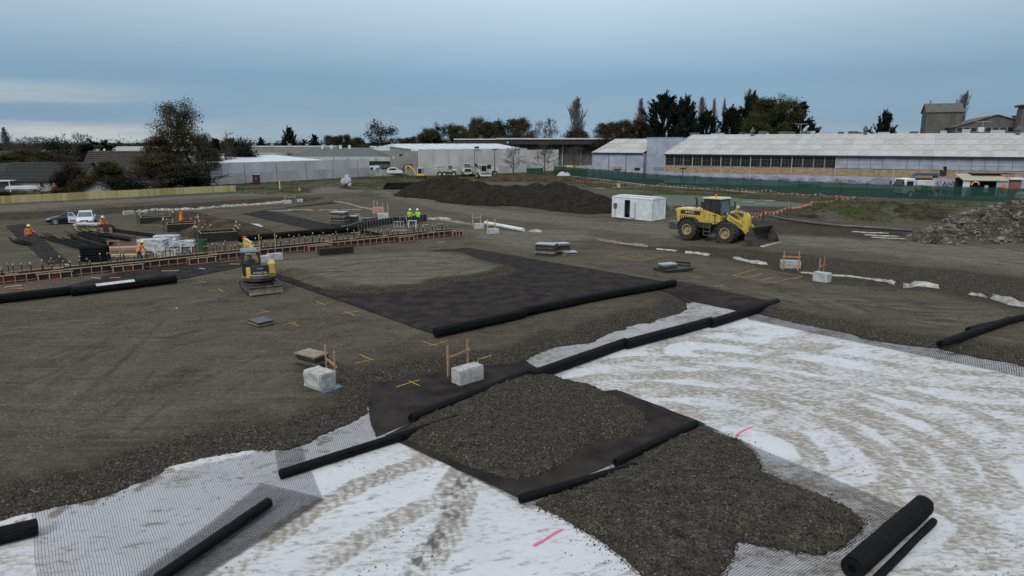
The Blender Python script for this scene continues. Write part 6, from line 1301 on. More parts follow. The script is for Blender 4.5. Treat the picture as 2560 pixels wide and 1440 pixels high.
M_TILTUP = mat('tilt_up_concrete', (.62, .60, .585), (.44, .425, .415), .28, .9, bump=.2, bscale=4, lo=.3, hi=.68, stretch=(1, 1, .5)); M_TILTD = mat('tilt_up_lower', (.52, .50, .49), (.40, .385, .38), .35, .9, stretch=(1, 1, .5)); M_GREYW = mat('grey_plaster', (.23, .225, .21), (.19, .185, .17), .5, .85); M_ROOFW = mat('white_roof_sheet', (.60, .63, .66), (.50, .52, .54), .6, .5); M_ROOFG = mat('green_grey_roof', (.085, .095, .09), (.06, .068, .065), .8, .7)
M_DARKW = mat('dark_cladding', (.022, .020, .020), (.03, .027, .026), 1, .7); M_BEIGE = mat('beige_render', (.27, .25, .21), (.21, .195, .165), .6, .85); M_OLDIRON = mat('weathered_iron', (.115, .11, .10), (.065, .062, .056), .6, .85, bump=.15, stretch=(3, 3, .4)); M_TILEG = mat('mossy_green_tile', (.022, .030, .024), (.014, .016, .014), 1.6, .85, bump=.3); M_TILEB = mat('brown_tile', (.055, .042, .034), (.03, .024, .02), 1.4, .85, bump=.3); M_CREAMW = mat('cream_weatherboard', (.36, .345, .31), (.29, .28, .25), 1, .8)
def local(px, py, Y, rz): p = at(px, py, Y); return p
class Bld:
    def __init__(s, name, label, cat, loc, rz): s.t = thing(name, label, cat, loc, rz)
    def box(s, name, m, x0, x1, y0, y1, z0, z1, bevel=0.0, par=None): return MB().box(((x0+x1)/2, (y0+y1)/2, (z0+z1)/2), (x1-x0, y1-y0, z1-z0)).build(name, m, par or s.t, bevel)
    def window(s, x0, x1, z0, z1, y=0.0, nx=2, nz=1, m=None, fr=.06, mf=None):
        w_ = s.box('window', mf or M_WINB, x0, x1, y-.07, y-.005, z0, z1); s.box('pane', m or M_GLASSD, x0+fr, x1-fr, y-.085, y-.071, z0+fr, z1-fr, par=w_)
        for k in range(1, nx): xx = x0+(x1-x0)*k/nx; s.box('glazing_bar', mf or M_BARD, xx-.022, xx+.022, y-.10, y-.086, z0+fr, z1-fr, par=w_)
        for k in range(1, nz): zz = z0+(z1-z0)*k/nz; s.box('glazing_bar', mf or M_BARD, x0+fr, x1-fr, y-.098, y-.087, zz-.02, zz+.02, par=w_)
        return w_
    def gable(s, name, m, x0, x1, y0, y1, z0, z1, axis='x', over=.4, th=.12):
        """two roof slopes; ridge along axis"""
        if axis == 'x':
            ym = (y0+y1)/2
            a = MB().prism([(y0-over, z0-over*(z1-z0)/(ym-y0)), (ym, z1), (ym, z1+th), (y0-over, z0+th-over*(z1-z0)/(ym-y0))], x0-over, x1+over, 'x').build(name, m, s.t); b = MB().prism([(ym, z1), (y1+over, z0-over*(z1-z0)/(ym-y0)), (y1+over, z0+th-over*(z1-z0)/(ym-y0)), (ym, z1+th)], x0-over, x1+over, 'x').build(name, m, s.t)
            for x in (x0, x1): MB().prism([(y0, z0-.05), (y1, z0-.05), (ym, z1-.01)], x-.06, x+.06, 'x').build('gable_end', s.gm, s.t)
        else:
            xm = (x0+x1)/2; k = (z1-z0)/(xm-x0)
            a = MB().prism([(x0-over, z0-over*k), (xm, z1), (xm, z1+th), (x0-over, z0+th-over*k)], y0-over, y1+over).build(name, m, s.t); b = MB().prism([(xm, z1), (x1+over, z0-over*k), (x1+over, z0+th-over*k), (xm, z1+th)], y0-over, y1+over).build(name, m, s.t)
            for y in (y0, y1): MB().prism([(x0, z0-.05), (x1, z0-.05), (xm, z1-.01)], y-.06, y+.06).build('gable_end', s.gm, s.t)
        return a, b
def long_shed():
    rz = math.atan2(-.506, .863); B = Bld('long_shed', 'long lilac industrial shed with old cement roof and boarded windows', 'building', (34.6, 157, 0), rz); t = B.t; LN = 78.0; bay = 2.065
    B.box('lower_wall', M_LILAC, 0, LN, 0, .3, -.8, 2.35); B.box('back_core', M_DARKW, .2, LN, .5, 40, -.8, 6.2)
    for k in range(17):
        B.window(k*bay+.04, (k+1)*bay-.04, 3.85, 6.15, .12, 3 if k > 8 or k % 2 else 2, 3 if k > 8 or k % 3 == 0 else 2)
    r_ = random.Random(8)
    for k in range(int(LN/bay/1.2)):
        x0 = k*bay*1.2
        B.box('plywood_board', M_PLYW, x0+.015, x0+bay*1.2-.015, .02+r_.uniform(0, .03), .14, 2.38, 3.80+r_.uniform(-.05, .03))
    for k in range(17, int(LN/bay)):
        for j in range(3): B.box('infill_panel', M_LILAC, k*bay+.03, (k+1)*bay-.03, .06+r_.uniform(0, .02), .16, 3.86+.77*j+.02, 3.86+.77*(j+1)-.02)
    B.box('window_head', M_DARKW, 0, LN, .17, .3, 3.7, 6.3)
    for k in (0, 3, 6, 9, 13, 17, 22, 27, 32, 36): B.box('downpipe', M_WINB, k*bay-.07, k*bay+.07, -.08, .02, -.3, 6.2)
    B.box('gutter', M_GUT, -.3, LN, -.62, -.42, 6.15, 6.38)
    # roof of separate corrugated sheets in four courses
    sw = 1.86; rows_ = 4; dy, dz_ = 21.6/rows_, 4.15/rows_; n = 9
    pts = []
    for i in range(2*n+1): pts.append((sw*i/(2*n), .045 if i % 2 else 0.0))
    V = [(x, 0, z) for x, z in pts]+[(x, dy+.25, dz_+.05+z) for x, z in pts]; k = len(pts); msh = []
    for m in (M_ASB, M_ASB2, M_ASB3, M_ASB):
        msh.append(MB().add(V, [(i, i+1, k+i+1, k+i) for i in range(k-1)]).mesh('roof_sheet', m))
    for j in range(rows_):
        for i in range(int(LN/sw)+1): o = link('roof_sheet', msh[r_.choice((0, 0, 1, 1, 2, 3))], t, loc=(i*sw-.3, -.55+j*dy, 6.36+j*dz_+.03*j+r_.uniform(0, .02)))
    MB().quad((-.3, 21.2, 10.55), (LN, 21.2, 10.55), (LN, 42, 6.3), (-.3, 42, 6.3)).build('back_roof', M_ASB, t); MB().prism([(-.5, 6.3), (21.2, 10.45), (42, 6.3)], -.25, -.05, 'x').build('gable_end', M_LILAC, t); MB().tube((-.3, 21.15, 10.62), (LN, 21.15, 10.62), .18, n=8).build('ridge_cap', M_ASB2, t)
    MB().prism([(-.55, 6.30), (21.2, 10.50), (21.2, 10.72), (-.55, 6.52)], -.42, -.26, 'x').build('verge_board', M_WINB, t)
    for x, y in ((14.5, 20), (38.5, 21), (66, 20)):
        z = 6.4+y*.195; o = MB().lathe([(.35, 0), (.35, .9), (.6, 1.0), (.6, 1.2), (.25, 1.7), (.1, 2.1)], (x, y, z), n=10).build('roof_ventilator', M_OLDIRON, t)
    for k in range(22):
        x = (k*5.1+7) % LN+r_.uniform(-1, 1); o = MB().box((x, 23, 10.4+r_.uniform(.2, .5)), (r_.uniform(1.0, 2.6), 1.2, r_.uniform(.8, 1.6))).build('roof_unit', r_.choice((M_OLDIRON, M_WINB, M_OLDIRON)), t)
    for x in (25, 60): MB().tube((x, 21.5, 10.5), (x, 21.5, 13.2), .04, n=5).tube((x-1.4, 21.5, 13.1), (x+1.4, 21.5, 13.1), .035, n=5).build('antenna', M_WINB, t)
    # repainted patches and graffiti low on the wall
    for k in range(16): x0 = 1.2+k*3.1+r_.uniform(-1.4, 1.4); ww_ = r_.uniform(.5, 2.1); hh_ = r_.uniform(.3, .8); zc_ = r_.uniform(.9, 1.5); MB().prism([(x0+ww_*math.cos(a)*r_.uniform(.55, 1.3), zc_+hh_*math.sin(a)*r_.uniform(.5, 1.25)) for a in [6.283*i/15 for i in range(15)]], -.012-.0004*k, -.004).build('paint_patch', M_LILACD, t)
    ink = mat('graffiti_ink', (.03, .025, .05), (.05, .03, .04), 3, .7)
    for x0, ln, h in ((.8, 4.0, .7), (5.0, 3.4, .9), (16.2, 3.4, .8), (24.5, 2.4, .7), (35.0, 1.4, .9), (37.5, 2.2, .8), (45.0, 2.6, 1.0), (48.2, 1.6, .9), (52.5, 3.4, 1.3), (53.5, 4.5, 1.0), (64.5, 1.2, .9)):
        pts = []; x = x0
        while x < x0+ln: pts.append((x+r_.uniform(-.18, .18), -.02, 1.35+r_.uniform(-h/2, h/2))); x += r_.uniform(.10, .22)
        MB().path(pts, .055, 4).build('graffiti', ink, t)
    # taller parapet block and the lower wing
    B.box('parapet_block', M_LILAC, -9.4, -.45, 14, 40, -.8, 10.0); B.box('parapet_cap', M_WINB, -9.5, -.45, 13.9, 14.2, 10.0, 10.12)
    B.box('wing_wall', M_LILAC, -23.0, -9.45, 12, 12.3, -.8, 6.35); B.box('wing_core', M_LILAC, -22.9, -9.45, 12.3, 44, -.8, 6.2); B.box('wing_plinth', M_LILACD, -23.05, -9.42, 11.95, 12.0, -.8, 1.5)
    for j in range(3):
        for i in range(7): o = link('roof_sheet', msh[r_.choice((0, 1, 1, 2))], t, loc=(-23.4+i*sw*1.065, 11.5+j*5.4, 6.35+j*1.17)); o.scale = (1.07, 1.0, 1.10)
    B.box('wing_gutter', M_GUT, -23.3, -9.45, 11.4, 11.6, 6.2, 6.38); MB().prism([(11.6, 6.3), (27.8, 9.8), (44, 6.3)], -23.1, -22.95, 'x').build('wing_gable', M_LILAC, t); MB().quad((-23.3, 27.6, 9.95), (-9.45, 27.6, 9.95), (-9.45, 44, 6.3), (-23.3, 44, 6.3)).build('back_roof', M_ASB, t)
    for x in (-18.6, -14): B.box('downpipe', M_GUT, x-.05, x+.05, 11.9, 11.99, .2, 6.2)
    B.window(-11.7, -10.2, 2.0, 2.8, 12, 2, 1); B.box('rusty_hood', M_TIMB, -17.2, -15.2, 11.4, 12, 2.3, 2.9, .05); B.box('side_step', M_LILAC, -25.0, -23.1, 13, 16, -.8, 2.3); B.box('low_wall_panel', M_LILACD, -7.5, -4.5, 13.9, 13.99, 2.2, 2.9)
long_shed()
def old_tower():
    p = at(2312, 335, 172); B = Bld('iron_tower', 'tall weathered iron clad tower with steep gable roof behind the shed', 'building', (p.x, p.y, 0), R(-22)); B.gm = M_OLDIRON
    B.box('wall', M_OLDIRON, 0, 7.4, 0, 7.5, 0, 16.2); B.gable('roof', M_OLDIRON, 0, 7.4, 0, 7.5, 16.2, 18.2, 'x', .35)
    for k in range(9): B.box('cladding_rib', M_OLDIRON, .4+.8*k, .46+.8*k, -.04, 0, 8, 16.1)
    for x in (1.0, 6.5): MB().lathe([(.12, 0), (.12, .6), (.2, .7), (.05, .9)], (x, 3.7, 18.2), n=8).build('roof_finial', M_OLDIRON, B.t)
old_tower()
def gable_hall():
    p = at(2386, 335, 160); B = Bld('gabled_iron_hall', 'weathered iron hall with broad gable and a strip of dark windows', 'building', (p.x, p.y, 0), R(-24)); B.gm = M_OLDIRON
    B.box('wall', M_OLDIRON, 0, 15.5, 0, 26, 0, 11.5); B.box('upper_wall', M_OLDIRON, 0, 15.5, .05, 26, 11.5, 12.4); B.gable('roof', M_OLDIRON, 0, 15.5, 0, 26, 12.4, 14.9, 'y', .5)
    for k in range(11): B.window(.3+1.37*k, 1.5+1.37*k, 11.2, 12.3, -.0, 1, 1, M_WHITE if k == 3 else None)
    for k in range(8): B.box('cladding_joint', M_GUT, 1.2+1.8*k, 1.26+1.8*k, -.09, -.062, 12.4, 13.0)
    MB().lathe([(.35, 0), (.35, 1.1), (.75, 1.2), (.75, 1.35)], (12.5, 8, 13.6), n=10).build('roof_ventilator', M_OLDIRON, B.t)
    q = at(2548, 335, 150); B2 = Bld('slim_iron_tower', 'slim dark iron tower next to the broad gabled hall', 'building', (q.x, q.y, 0), R(-24)); B2.box('wall', M_OLDIRON, 0, 5, 0, 5, 0, 15.8); B2.box('roof', M_DARKW, -.5, 5.5, -.5, 5.5, 16.4, 16.75); B2.window(.4, 1.6, 15.0, 16.2, 0, 1, 1); B2.box('upper_wall', M_OLDIRON, .1, 4.9, .1, 4.9, 15.8, 16.4)
gable_hall()
def white_hall():
    p = at(1048, 441, 186); q = at(1318, 430, 211); d = q-p; d.z = 0; ln = d.length; B = Bld('concrete_hall', 'big pale concrete panel hall with low white roof behind the machines', 'building', (p.x, p.y, 0), math.atan2(d.y, d.x)); n = 8
    for k in range(n): B.box('wall_panel', M_TILTUP, k*ln/n+.04, (k+1)*ln/n-.04, 0, .25, -.8, 7.1+.02*(k % 2))
    B.box('core', M_GREYW, .1, ln-.1, .25, 30, -.8, 6.6); B.box('plinth_stain', M_TILTD, .0, ln*.99, -.012, -.003, -.8, 2.2)
    MB().prism([(.2, 6.9), (14, 8.5), (28, 6.9), (28, 6.6), (.2, 6.6)], .1, ln-.1, 'x').build('roof', M_ROOFW, B.t)
    for k in range(10): MB().box((2+k*ln/10, 7.2, 7.82), (.18, 13.5, .06), M=Matrix.Rotation(math.atan2(1.6, 13.8), 3, 'X')).build('roof_joint', M_ASB2, B.t)
    B.box('canopy_joint', M_GUT, ln*.48, ln*.48+.12, -.02, .0, 0, 7.0)
    MB().box((ln*.5, -.2, 7.5), (1.4, .3, .5)).build('wall_lamp', M_GUT, B.t)
    # end wing to the right
    B.box('end_panel', M_TILTUP, ln+.05, ln+9, 4, 4.3, -.8, 6.6); B.box('end_panel', M_TILTUP, ln+9.06, ln+17, 4, 4.3, -.8, 6.6)
white_hall()
def big_warehouse():
    p = at(1137, 352, 238); q = at(1570, 347, 238); B = Bld('dark_roof_warehouse', 'wide warehouse with dark overhanging roof edge and grey mesh wall', 'building', (p.x, p.y, 0), 0.0); w_ = q.x-p.x
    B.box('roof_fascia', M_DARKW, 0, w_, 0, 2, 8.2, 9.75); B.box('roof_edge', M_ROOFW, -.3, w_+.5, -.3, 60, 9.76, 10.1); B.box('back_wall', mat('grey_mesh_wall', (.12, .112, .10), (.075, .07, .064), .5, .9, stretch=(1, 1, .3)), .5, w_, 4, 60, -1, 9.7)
    for px in (1408, 1430, 1455, 1485, 1345, 1380): x = at(px, 380, 238).x-p.x; B.box('wall_post', M_WINB if px in (1408, 1485) else M_GREYW, x-.18, x+.18, 3.6, 3.95, -1, 9.2)
    MB().box((18, -.1, 8.9), (.5, .2, .5)).build('fascia_lamp', M_LETW, B.t); B.box('step_roof', M_ROOFW, 14, w_+.4, -.5, -.31, 9.9, 10.3)
big_warehouse()
def wall_and_stores():
    p = P(527, 463); q = P(925, 441); d = q-p; ln = d.length; rz = math.atan2(d.y, d.x); B = Bld('concrete_wall', 'long bare concrete panel wall behind the timber fence and grass', 'wall', (p.x, p.y, 0), rz); n = 11; r_ = random.Random(3)
    for k in range(n):
        a = B.box('wall_panel', M_TILTUP, k*ln/n+.03, (k+1)*ln/n-.03, 0, .22, -.8, 4.6+.03*(k % 2)); B.box('lower_band', M_TILTD, k*ln/n+.05, (k+1)*ln/n-.05, -.012, -.003, -.8, 2.35, par=a)
        if k % 2 == 0: B.box('joint_strip', M_GUT, k*ln/n-.03, k*ln/n+.03, -.03, .0, -.3, 4.3)
    p2 = at(500, 463, 150); B2 = Bld('white_roof_store', 'low store with bright white roof behind the concrete wall', 'building', (p.x, p.y, 0), rz)
    B2.box('wall', M_TILTUP, -9, ln*.72, 1.2, 24, -.8, 4.3); MB().prism([(1.0, 4.45), (24, 5.75), (24, 5.55), (1.0, 4.32)], -9.5, ln*.72, 'x').build('roof', M_ROOFW, B2.t); B2.box('roof_upstand', M_ASB2, 4, ln*.8, 22, 24.5, 4.3, 6.1); MB().prism([(-9.3, 4.3), (-2, 4.3), (-2, 4.62), (-9.3, 4.4)], 0.9, 1.15).build('parapet', M_TILTUP, B2.t)
    a = at(572, 395, 208); b = at(832, 393, 208); B3 = Bld('beige_school_block', 'flat roofed beige block with shaded windows behind the white roof store', 'building', (a.x, a.y, 0), math.atan2(4, 31)); w_ = b.x-a.x
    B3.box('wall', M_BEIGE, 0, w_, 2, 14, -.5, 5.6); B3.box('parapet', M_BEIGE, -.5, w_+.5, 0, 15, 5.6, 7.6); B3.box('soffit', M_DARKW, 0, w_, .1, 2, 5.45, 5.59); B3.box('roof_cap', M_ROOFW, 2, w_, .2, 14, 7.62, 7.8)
    for k in range(8): B3.window(4+3.3*k, 6.2+3.3*k, 3.2, 5.2, 2, 2, 1)
    for k in range(5): B3.box('roof_unit', M_PANEL, 6+5.2*k, 6.9+5.2*k, 5, 6, 7.8, 8.5)
    for k in (0, 1, 2): B3.box('pier', M_BEIGE, 8.5+8*k, 9.3+8*k, .3, 2, -.5, 5.6)
    a = at(722, 395, 196); b = at(978, 393, 196); B4 = Bld('green_roofed_hall', 'long hall with grey-green pitched roof and small white vents', 'building', (a.x, a.y, 0), R(3)); w_ = b.x-a.x
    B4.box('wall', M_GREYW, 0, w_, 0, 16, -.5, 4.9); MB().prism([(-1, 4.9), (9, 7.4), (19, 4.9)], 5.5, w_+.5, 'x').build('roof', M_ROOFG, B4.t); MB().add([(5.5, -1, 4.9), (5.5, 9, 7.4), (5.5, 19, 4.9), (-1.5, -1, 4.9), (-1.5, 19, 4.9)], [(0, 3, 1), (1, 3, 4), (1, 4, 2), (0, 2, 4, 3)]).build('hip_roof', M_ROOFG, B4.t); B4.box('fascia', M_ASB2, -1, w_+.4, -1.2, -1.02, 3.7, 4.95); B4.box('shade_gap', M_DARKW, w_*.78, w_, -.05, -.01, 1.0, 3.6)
    for k in range(4): B4.box('roof_vent', M_ROOFW, 7.5+2.6*k, 8.2+2.6*k, 7.6, 8.4, 7.0, 8.1)
    for k in range(7): B4.box('downpipe', M_GUT, 1+3.9*k, 1.15+3.9*k, -1.3, -1.21, 2.5, 4.6)
    for k in range(4): B4.window(w_*.80+1.3*k, w_*.80+1.2+1.3*k, 2.0, 3.4, -.06, 1, 1, M_GLASSL)
    a = at(976, 425, 190); b = at(1050, 430, 186); B5 = Bld('grey_plaster_block', 'grey plastered block with outside stair and few windows', 'building', (a.x, a.y, 0), R(-8)); w_ = (b-a).length
    MB().prism([(0, -.5), (w_, -.5), (w_, 6.6), (0, 7.8)], 0, 14).build('wall', M_GREYW, B5.t); MB().prism([(-.3, 7.82), (w_+.1, 6.62), (w_+.1, 6.8), (-.3, 8.0)], -.3, 14).build('roof', M_ROOFW, B5.t)
    B5.window(w_-2.6, w_-.9, 3.6, 5.3, 0, 2, 2); B5.window(2.6, 3.6, 5.2, 5.9, 0, 2, 1); B5.box('door', M_CREAMW, 4.6, 5.1, -.05, 0, 5.1, 6.0); B5.box('downpipe', M_GUT, w_-.25, w_-.1, -.1, 0, 0, 6)
    st = MB().beam((2.2, -.8, .2), (4.6, -.8, 3.0), .2, .25).beam((4.6, -.8, 3.0), (6.2, -.8, 3.0), .9, .12).build('stair', M_GUT, B5.t); MB().path([(2.2, -1.2, 1.2), (4.6, -1.2, 4.0), (6.2, -1.2, 4.0), (6.2, -1.2, 3.0)], .05, 5).build('stair_rail', M_GUT, st); B5.box('meter', M_PLAST, .8, 1.3, -.1, 0, 4.5, 5.2)
wall_and_stores()
def tarp(pa, pb, h, label, seed):
    a = P(*pa); b = P(*pb); d = b-a; n = max(6, int(d.length/.8)); V = []; r_ = random.Random(seed); nn = Vector((-d.y, d.x, 0)).normalized()
    for i in range(n+1):
        q = d*(i/n); top = h*(1-.08*abs(math.sin(i*.9))-r_.uniform(0, .05))
        for j in range(5): V.append(q+nn*r_.uniform(-.15, .15)+Vector((0, 0, -.3+(top+.3)*j/4)))
    t = thing('tarpaulin_fence', label, 'fence', a); MB().add(V, [(i*5+j, (i+1)*5+j, (i+1)*5+j+1, i*5+j+1) for i in range(n) for j in range(4)]).build('tarpaulin', M_CLOTHW, t, smooth_=True)
    for i in range(0, n+1, 3): q = d*(i/n); MB().tube((q.x, q.y+.25, -.3), (q.x, q.y+.25, h+.1), .05, n=6).build('post', M_GUT, t)
tarp((925, 442), (1046, 438), 2.0, 'sagging white tarpaulin fence beside the small far excavator', 1); tarp((1372, 424), (1492, 424), 1.5, 'white tarpaulin fence before the grey mesh wall', 2)
# green shade fence
def green_fence():
    m = bpy.data.materials.new('green_shade_cloth'); m.use_nodes = True; b = m.node_tree.nodes['Principled BSDF']; b.inputs['Base Color'].default_value = (.010, .055, .039, 1); b.inputs['Roughness'].default_value = .8; b.inputs['Alpha'].default_value = .86; b.inputs['Specular IOR Level'].default_value = .2
    pts = [P(*q) for q in ((1385, 436), (1500, 448), (1612, 462), (1700, 469), (1900, 482), (2100, 493), (2300, 502), (2560, 513), (2900, 528))]; t = thing('green_shade_fence', 'long green shade cloth fence in front of the lilac shed', 'fence', pts[0]); c = pts[0]; k = 0
    for i in range(len(pts)-1):
        d = pts[i+1]-pts[i]; n = max(1, round(d.length/3.4))
        for j in range(n):
            a = pts[i]+d*(j/n)-c; e_ = pts[i]+d*((j+1)/n)-c; h = 2.4; V = []
            for u in range(5):
                q = a.lerp(e_, u/4); V += [(q.x, q.y, -.25), (q.x+.06*math.sin(u*2.1+k), q.y+.1*math.sin(u*1.7+k), h*.5), (q.x, q.y, h-.10*math.sin(math.pi*u/4))]
            MB().add(V, [f for u in range(4) for f in ((3*u, 3*u+3, 3*u+4, 3*u+1), (3*u+1, 3*u+4, 3*u+5, 3*u+2))]).build('shade_cloth', m, t, smooth_=True); MB().tube((a.x, a.y+.08, -.4), (a.x, a.y+.08, h+.08), .05, n=6).build('fence_post', M_GUT, t); MB().tube(Vector((a.x, a.y+.06, h)), Vector((e_.x, e_.y+.06, h)), .025, n=5).build('top_wire', M_GUT, t); MB().box(((a.x+e_.x)/2, (a.y+e_.y)/2-.15, -.02), ((e_-a).length+.05, .3, .22), math.atan2((e_-a).y, (e_-a).x)).build('kerb', M_CONC2 if k % 5 else M_PANEL, t); k += 1
    dmg = MB(); q = P(2005, 483); r_ = random.Random(2)
    V = [(q.x-c.x+4.2*math.cos(a)*r_.uniform(.7, 1), q.y-c.y-.12, 1.35+.45*math.sin(a)*r_.uniform(.4, 1)) for a in [6.283*i/14 for i in range(14)]]; MB().quad(*V).build('pale_print', mat('pale_green_print', (.16, .26, .20), (.03, .09, .06), 1.2, .8, lo=.45, hi=.55), t)
green_fence()
def timber_fence():
    a = P(-120, 522); b = P(593, 483); d = b-a; ln = d.length; t = thing('timber_fence', 'new yellowish treated timber paling fence along the site boundary', 'fence', a, math.atan2(d.y, d.x)); tones = [mat('treated_pine_%d' % k, c, tuple(x*.8 for x in c), 1.2, .85, stretch=(6, 6, .3)) for k, c in enumerate(((.54, .47, .20), (.46, .40, .16), (.58, .51, .26), (.42, .34, .14)))]; r_ = random.Random(4)
    pw_ = .30; n = int(ln/pw_); za = []
    mesh_ = [MB().box((0, 0, .65), (pw_-.012, .025, 1.5)).mesh('paling', m) for m in tones]; tn = 0
    grp = []
    for k in range(n):
        if k % 8 == 0: tn = r_.choice((0, 0, 1, 2, 2, 3))
        if k < n-290: continue
        o = link('paling', mesh_[tn if r_.random() < .8 else r_.randrange(4)], t, loc=(k*pw_+pw_/2, r_.uniform(-.008, .008), .05+r_.uniform(-.015, .015)))
    m0 = MB()
    for k in range(max(0, n-290)): m0.box((k*pw_+pw_/2, 0, .70), (pw_-.012, .025, 1.5))
    if m0.v: m0.build('far_palings', tones[0], t)['kind'] = 'stuff'
    for z in (.3, 1.2): MB().box((ln/2, .06, z), (ln, .05, .1)).build('rail', tones[1], t)
    o = MB().box((0, 0, 0), (24, 1.4, .02)).build('green_cloth_strip', mat('dark_green_cloth', (.012, .035, .03), (.008, .02, .018), 2, .8), loc=(P(530, 492).x, P(530, 492).y, P(530, 492).z+gzs(P(530, 492).x, P(530, 492).y)+.06)); o.rotation_euler = (R(8), 0, math.atan2(d.y, d.x)); tag(o, 'dark green cloth lying along the foot of the timber fence', 'cloth strip')
timber_fence()
# houses on the left
def house(label, px, py, Y, w_, dp, h, rh, rz, tile, wallm, ridge='x', wins=(), extra=None):
    p = at(px, py, Y); B = Bld('house', label, 'house', (p.x, p.y, 0), rz); B.gm = wallm; B.box('wall', wallm, 0, w_, 0, dp, -.5, h); B.gable('roof', tile, 0, w_, 0, dp, h, h+rh, ridge, .5)
    # tile courses stand proud one above the other
    if ridge == 'x':
        n = 14; k = rh/(dp/2)
        for i in range(n): y = -.5+(dp/2+.5)*i/n; MB().box((w_/2, y+.18, h+k*(y+.18)+.16), (w_+1.0, .40, .05), M=Matrix.Rotation(math.atan(k)*.75, 3, 'X')).build('tile_course', tile, B.t)
    for (x0, x1, z0, z1) in wins: B.window(x0, x1, z0, z1, 0, 2, 1)
    return B
B = house('low cream house with mossy green tiled roof behind the timber fence', 2, 478, 124, 13.5, 10, 2.3, 2.9, R(4), M_TILEG, M_CREAMW, wins=((9.0, 10.2, 1.0, 2.0), (11.2, 12.6, 1.0, 2.1), (6.9, 7.6, 1.0, 1.9)))
B.box('verandah_roof', M_ROOFW, -6, 3.2, -2.4, 0, 2.2, 2.35); B.box('verandah_post', M_WHITE, 3.0, 3.15, -2.3, -2.15, -.5, 2.2); B.box('wall', M_CREAMW, -14, 0, .3, 10, -.5, 2.3); MB().prism([(-.5, 2.15), (5, 5.2), (10.5, 2.15)], -14.5, -.4, 'x').build('roof', M_TILEG, B.t)
p = at(12, 484, 112); o = Bld('garden_shelter', 'small shelter with translucent white roof before the cream house', 'shelter', (p.x, p.y, 0), R(5)); MB().prism([(0, 1.5), (4.4, 1.5), (4.0, 1.95), (.4, 1.95)], 0, 1.6).build('roof', M_ROOFW, o.t)
for x in (.3, 4.1): o.box('post', M_TIMBP, x, x+.1, .1, .2, -.3, 1.5)
p = at(137, 476, 118); t = thing('garden_post', 'reddish brown garden feature beside the cream house', 'garden feature', (p.x, p.y, 0)); MB().lathe([(.25, 0), (.25, 1.4), (.45, 1.5), (.1, 2.2)], n=8).build('body', mat('terracotta', (.22, .075, .05), (.15, .05, .035), 4, .8), t)
B = house('brown tiled house with pale gable end behind bare shrubs', 204, 470, 130, 17, 11, 2.6, 4.6, R(6), M_TILEB, M_CREAMW, wins=((2, 3.5, .8, 2.0),)); B.box('chimney', M_TILTUP, 9.5, 10.4, 5.2, 6.2, 6.4, 7.9)
B = house('small green tiled garden cottage peeking over the timber fence', 205, 492, 112, 5.2, 4, 1.1, 1.4, R(8), M_TILEG, M_CREAMW, 'y')
B = house('grey roofed suburban house with white gable beyond the brown tiled house', 285, 400, 178, 13, 10, 3.6, 2.2, R(25), M_ROOFG, M_WHITE, 'y'); B = house('pale grey warehouse roof beyond the suburban houses', 268, 392, 230, 26, 20, 5.2, 2.2, R(8), M_ASB2, M_GREYW); B = house('long white roofed depot far behind the left trees', 95, 385, 250, 28, 14, 5.2, 1.2, R(2), M_ROOFW, M_GREYW)
p = at(-6, 400, 170); B = Bld('corner_shop', 'small dark shop with yellow-green canopy far left', 'building', (p.x, p.y, 0), 0.0); B.box('wall', M_DARKW, -8, 4, 0, 8, -.5, 6.6); B.box('canopy', mat('lime_canopy', (.28, .32, .03), (.22, .26, .03), 2, .5), -1, 2.6, -.4, -.05, 4.6, 5.4); B.box('pillar', M_WHITE, -2.4, -2.0, -.3, -.02, 2.5, 6.4); B.box('sign', M_WHITE, .5, 1.2, -.6, -.42, 5.6, 6.2)
p = at(118, 385, 245); B = Bld('blue_signed_unit', 'far unit with blue sign boards under a white roof', 'building', (p.x-9, p.y-2, 0), 0.0); B.box('wall', M_GREYW, 0, 20, 0, 6, -.5, 5.0); B.box('sign_board', mat('blue_sign', (.03, .05, .28), (.025, .04, .2), 2, .5), 3, 6, -.3, -.05, 3.6, 5.6); B.box('sign_board', _mats['blue_sign'], 9, 11.5, -.3, -.05, 3.7, 5.4); B.box('roof', M_ROOFW, -.5, 20.5, -.4, 6.4, 5.0, 5.3)
B = house('white roofed house under the clumpy dark tree', 925, 370, 330, 26, 14, 5.5, 1.5, R(5), M_ROOFW, M_BEIGE); B = house('pale hip house row beyond the green roofed hall', 985, 366, 380, 22, 12, 5.0, 2.2, R(-8), M_ASB2, M_GREYW)

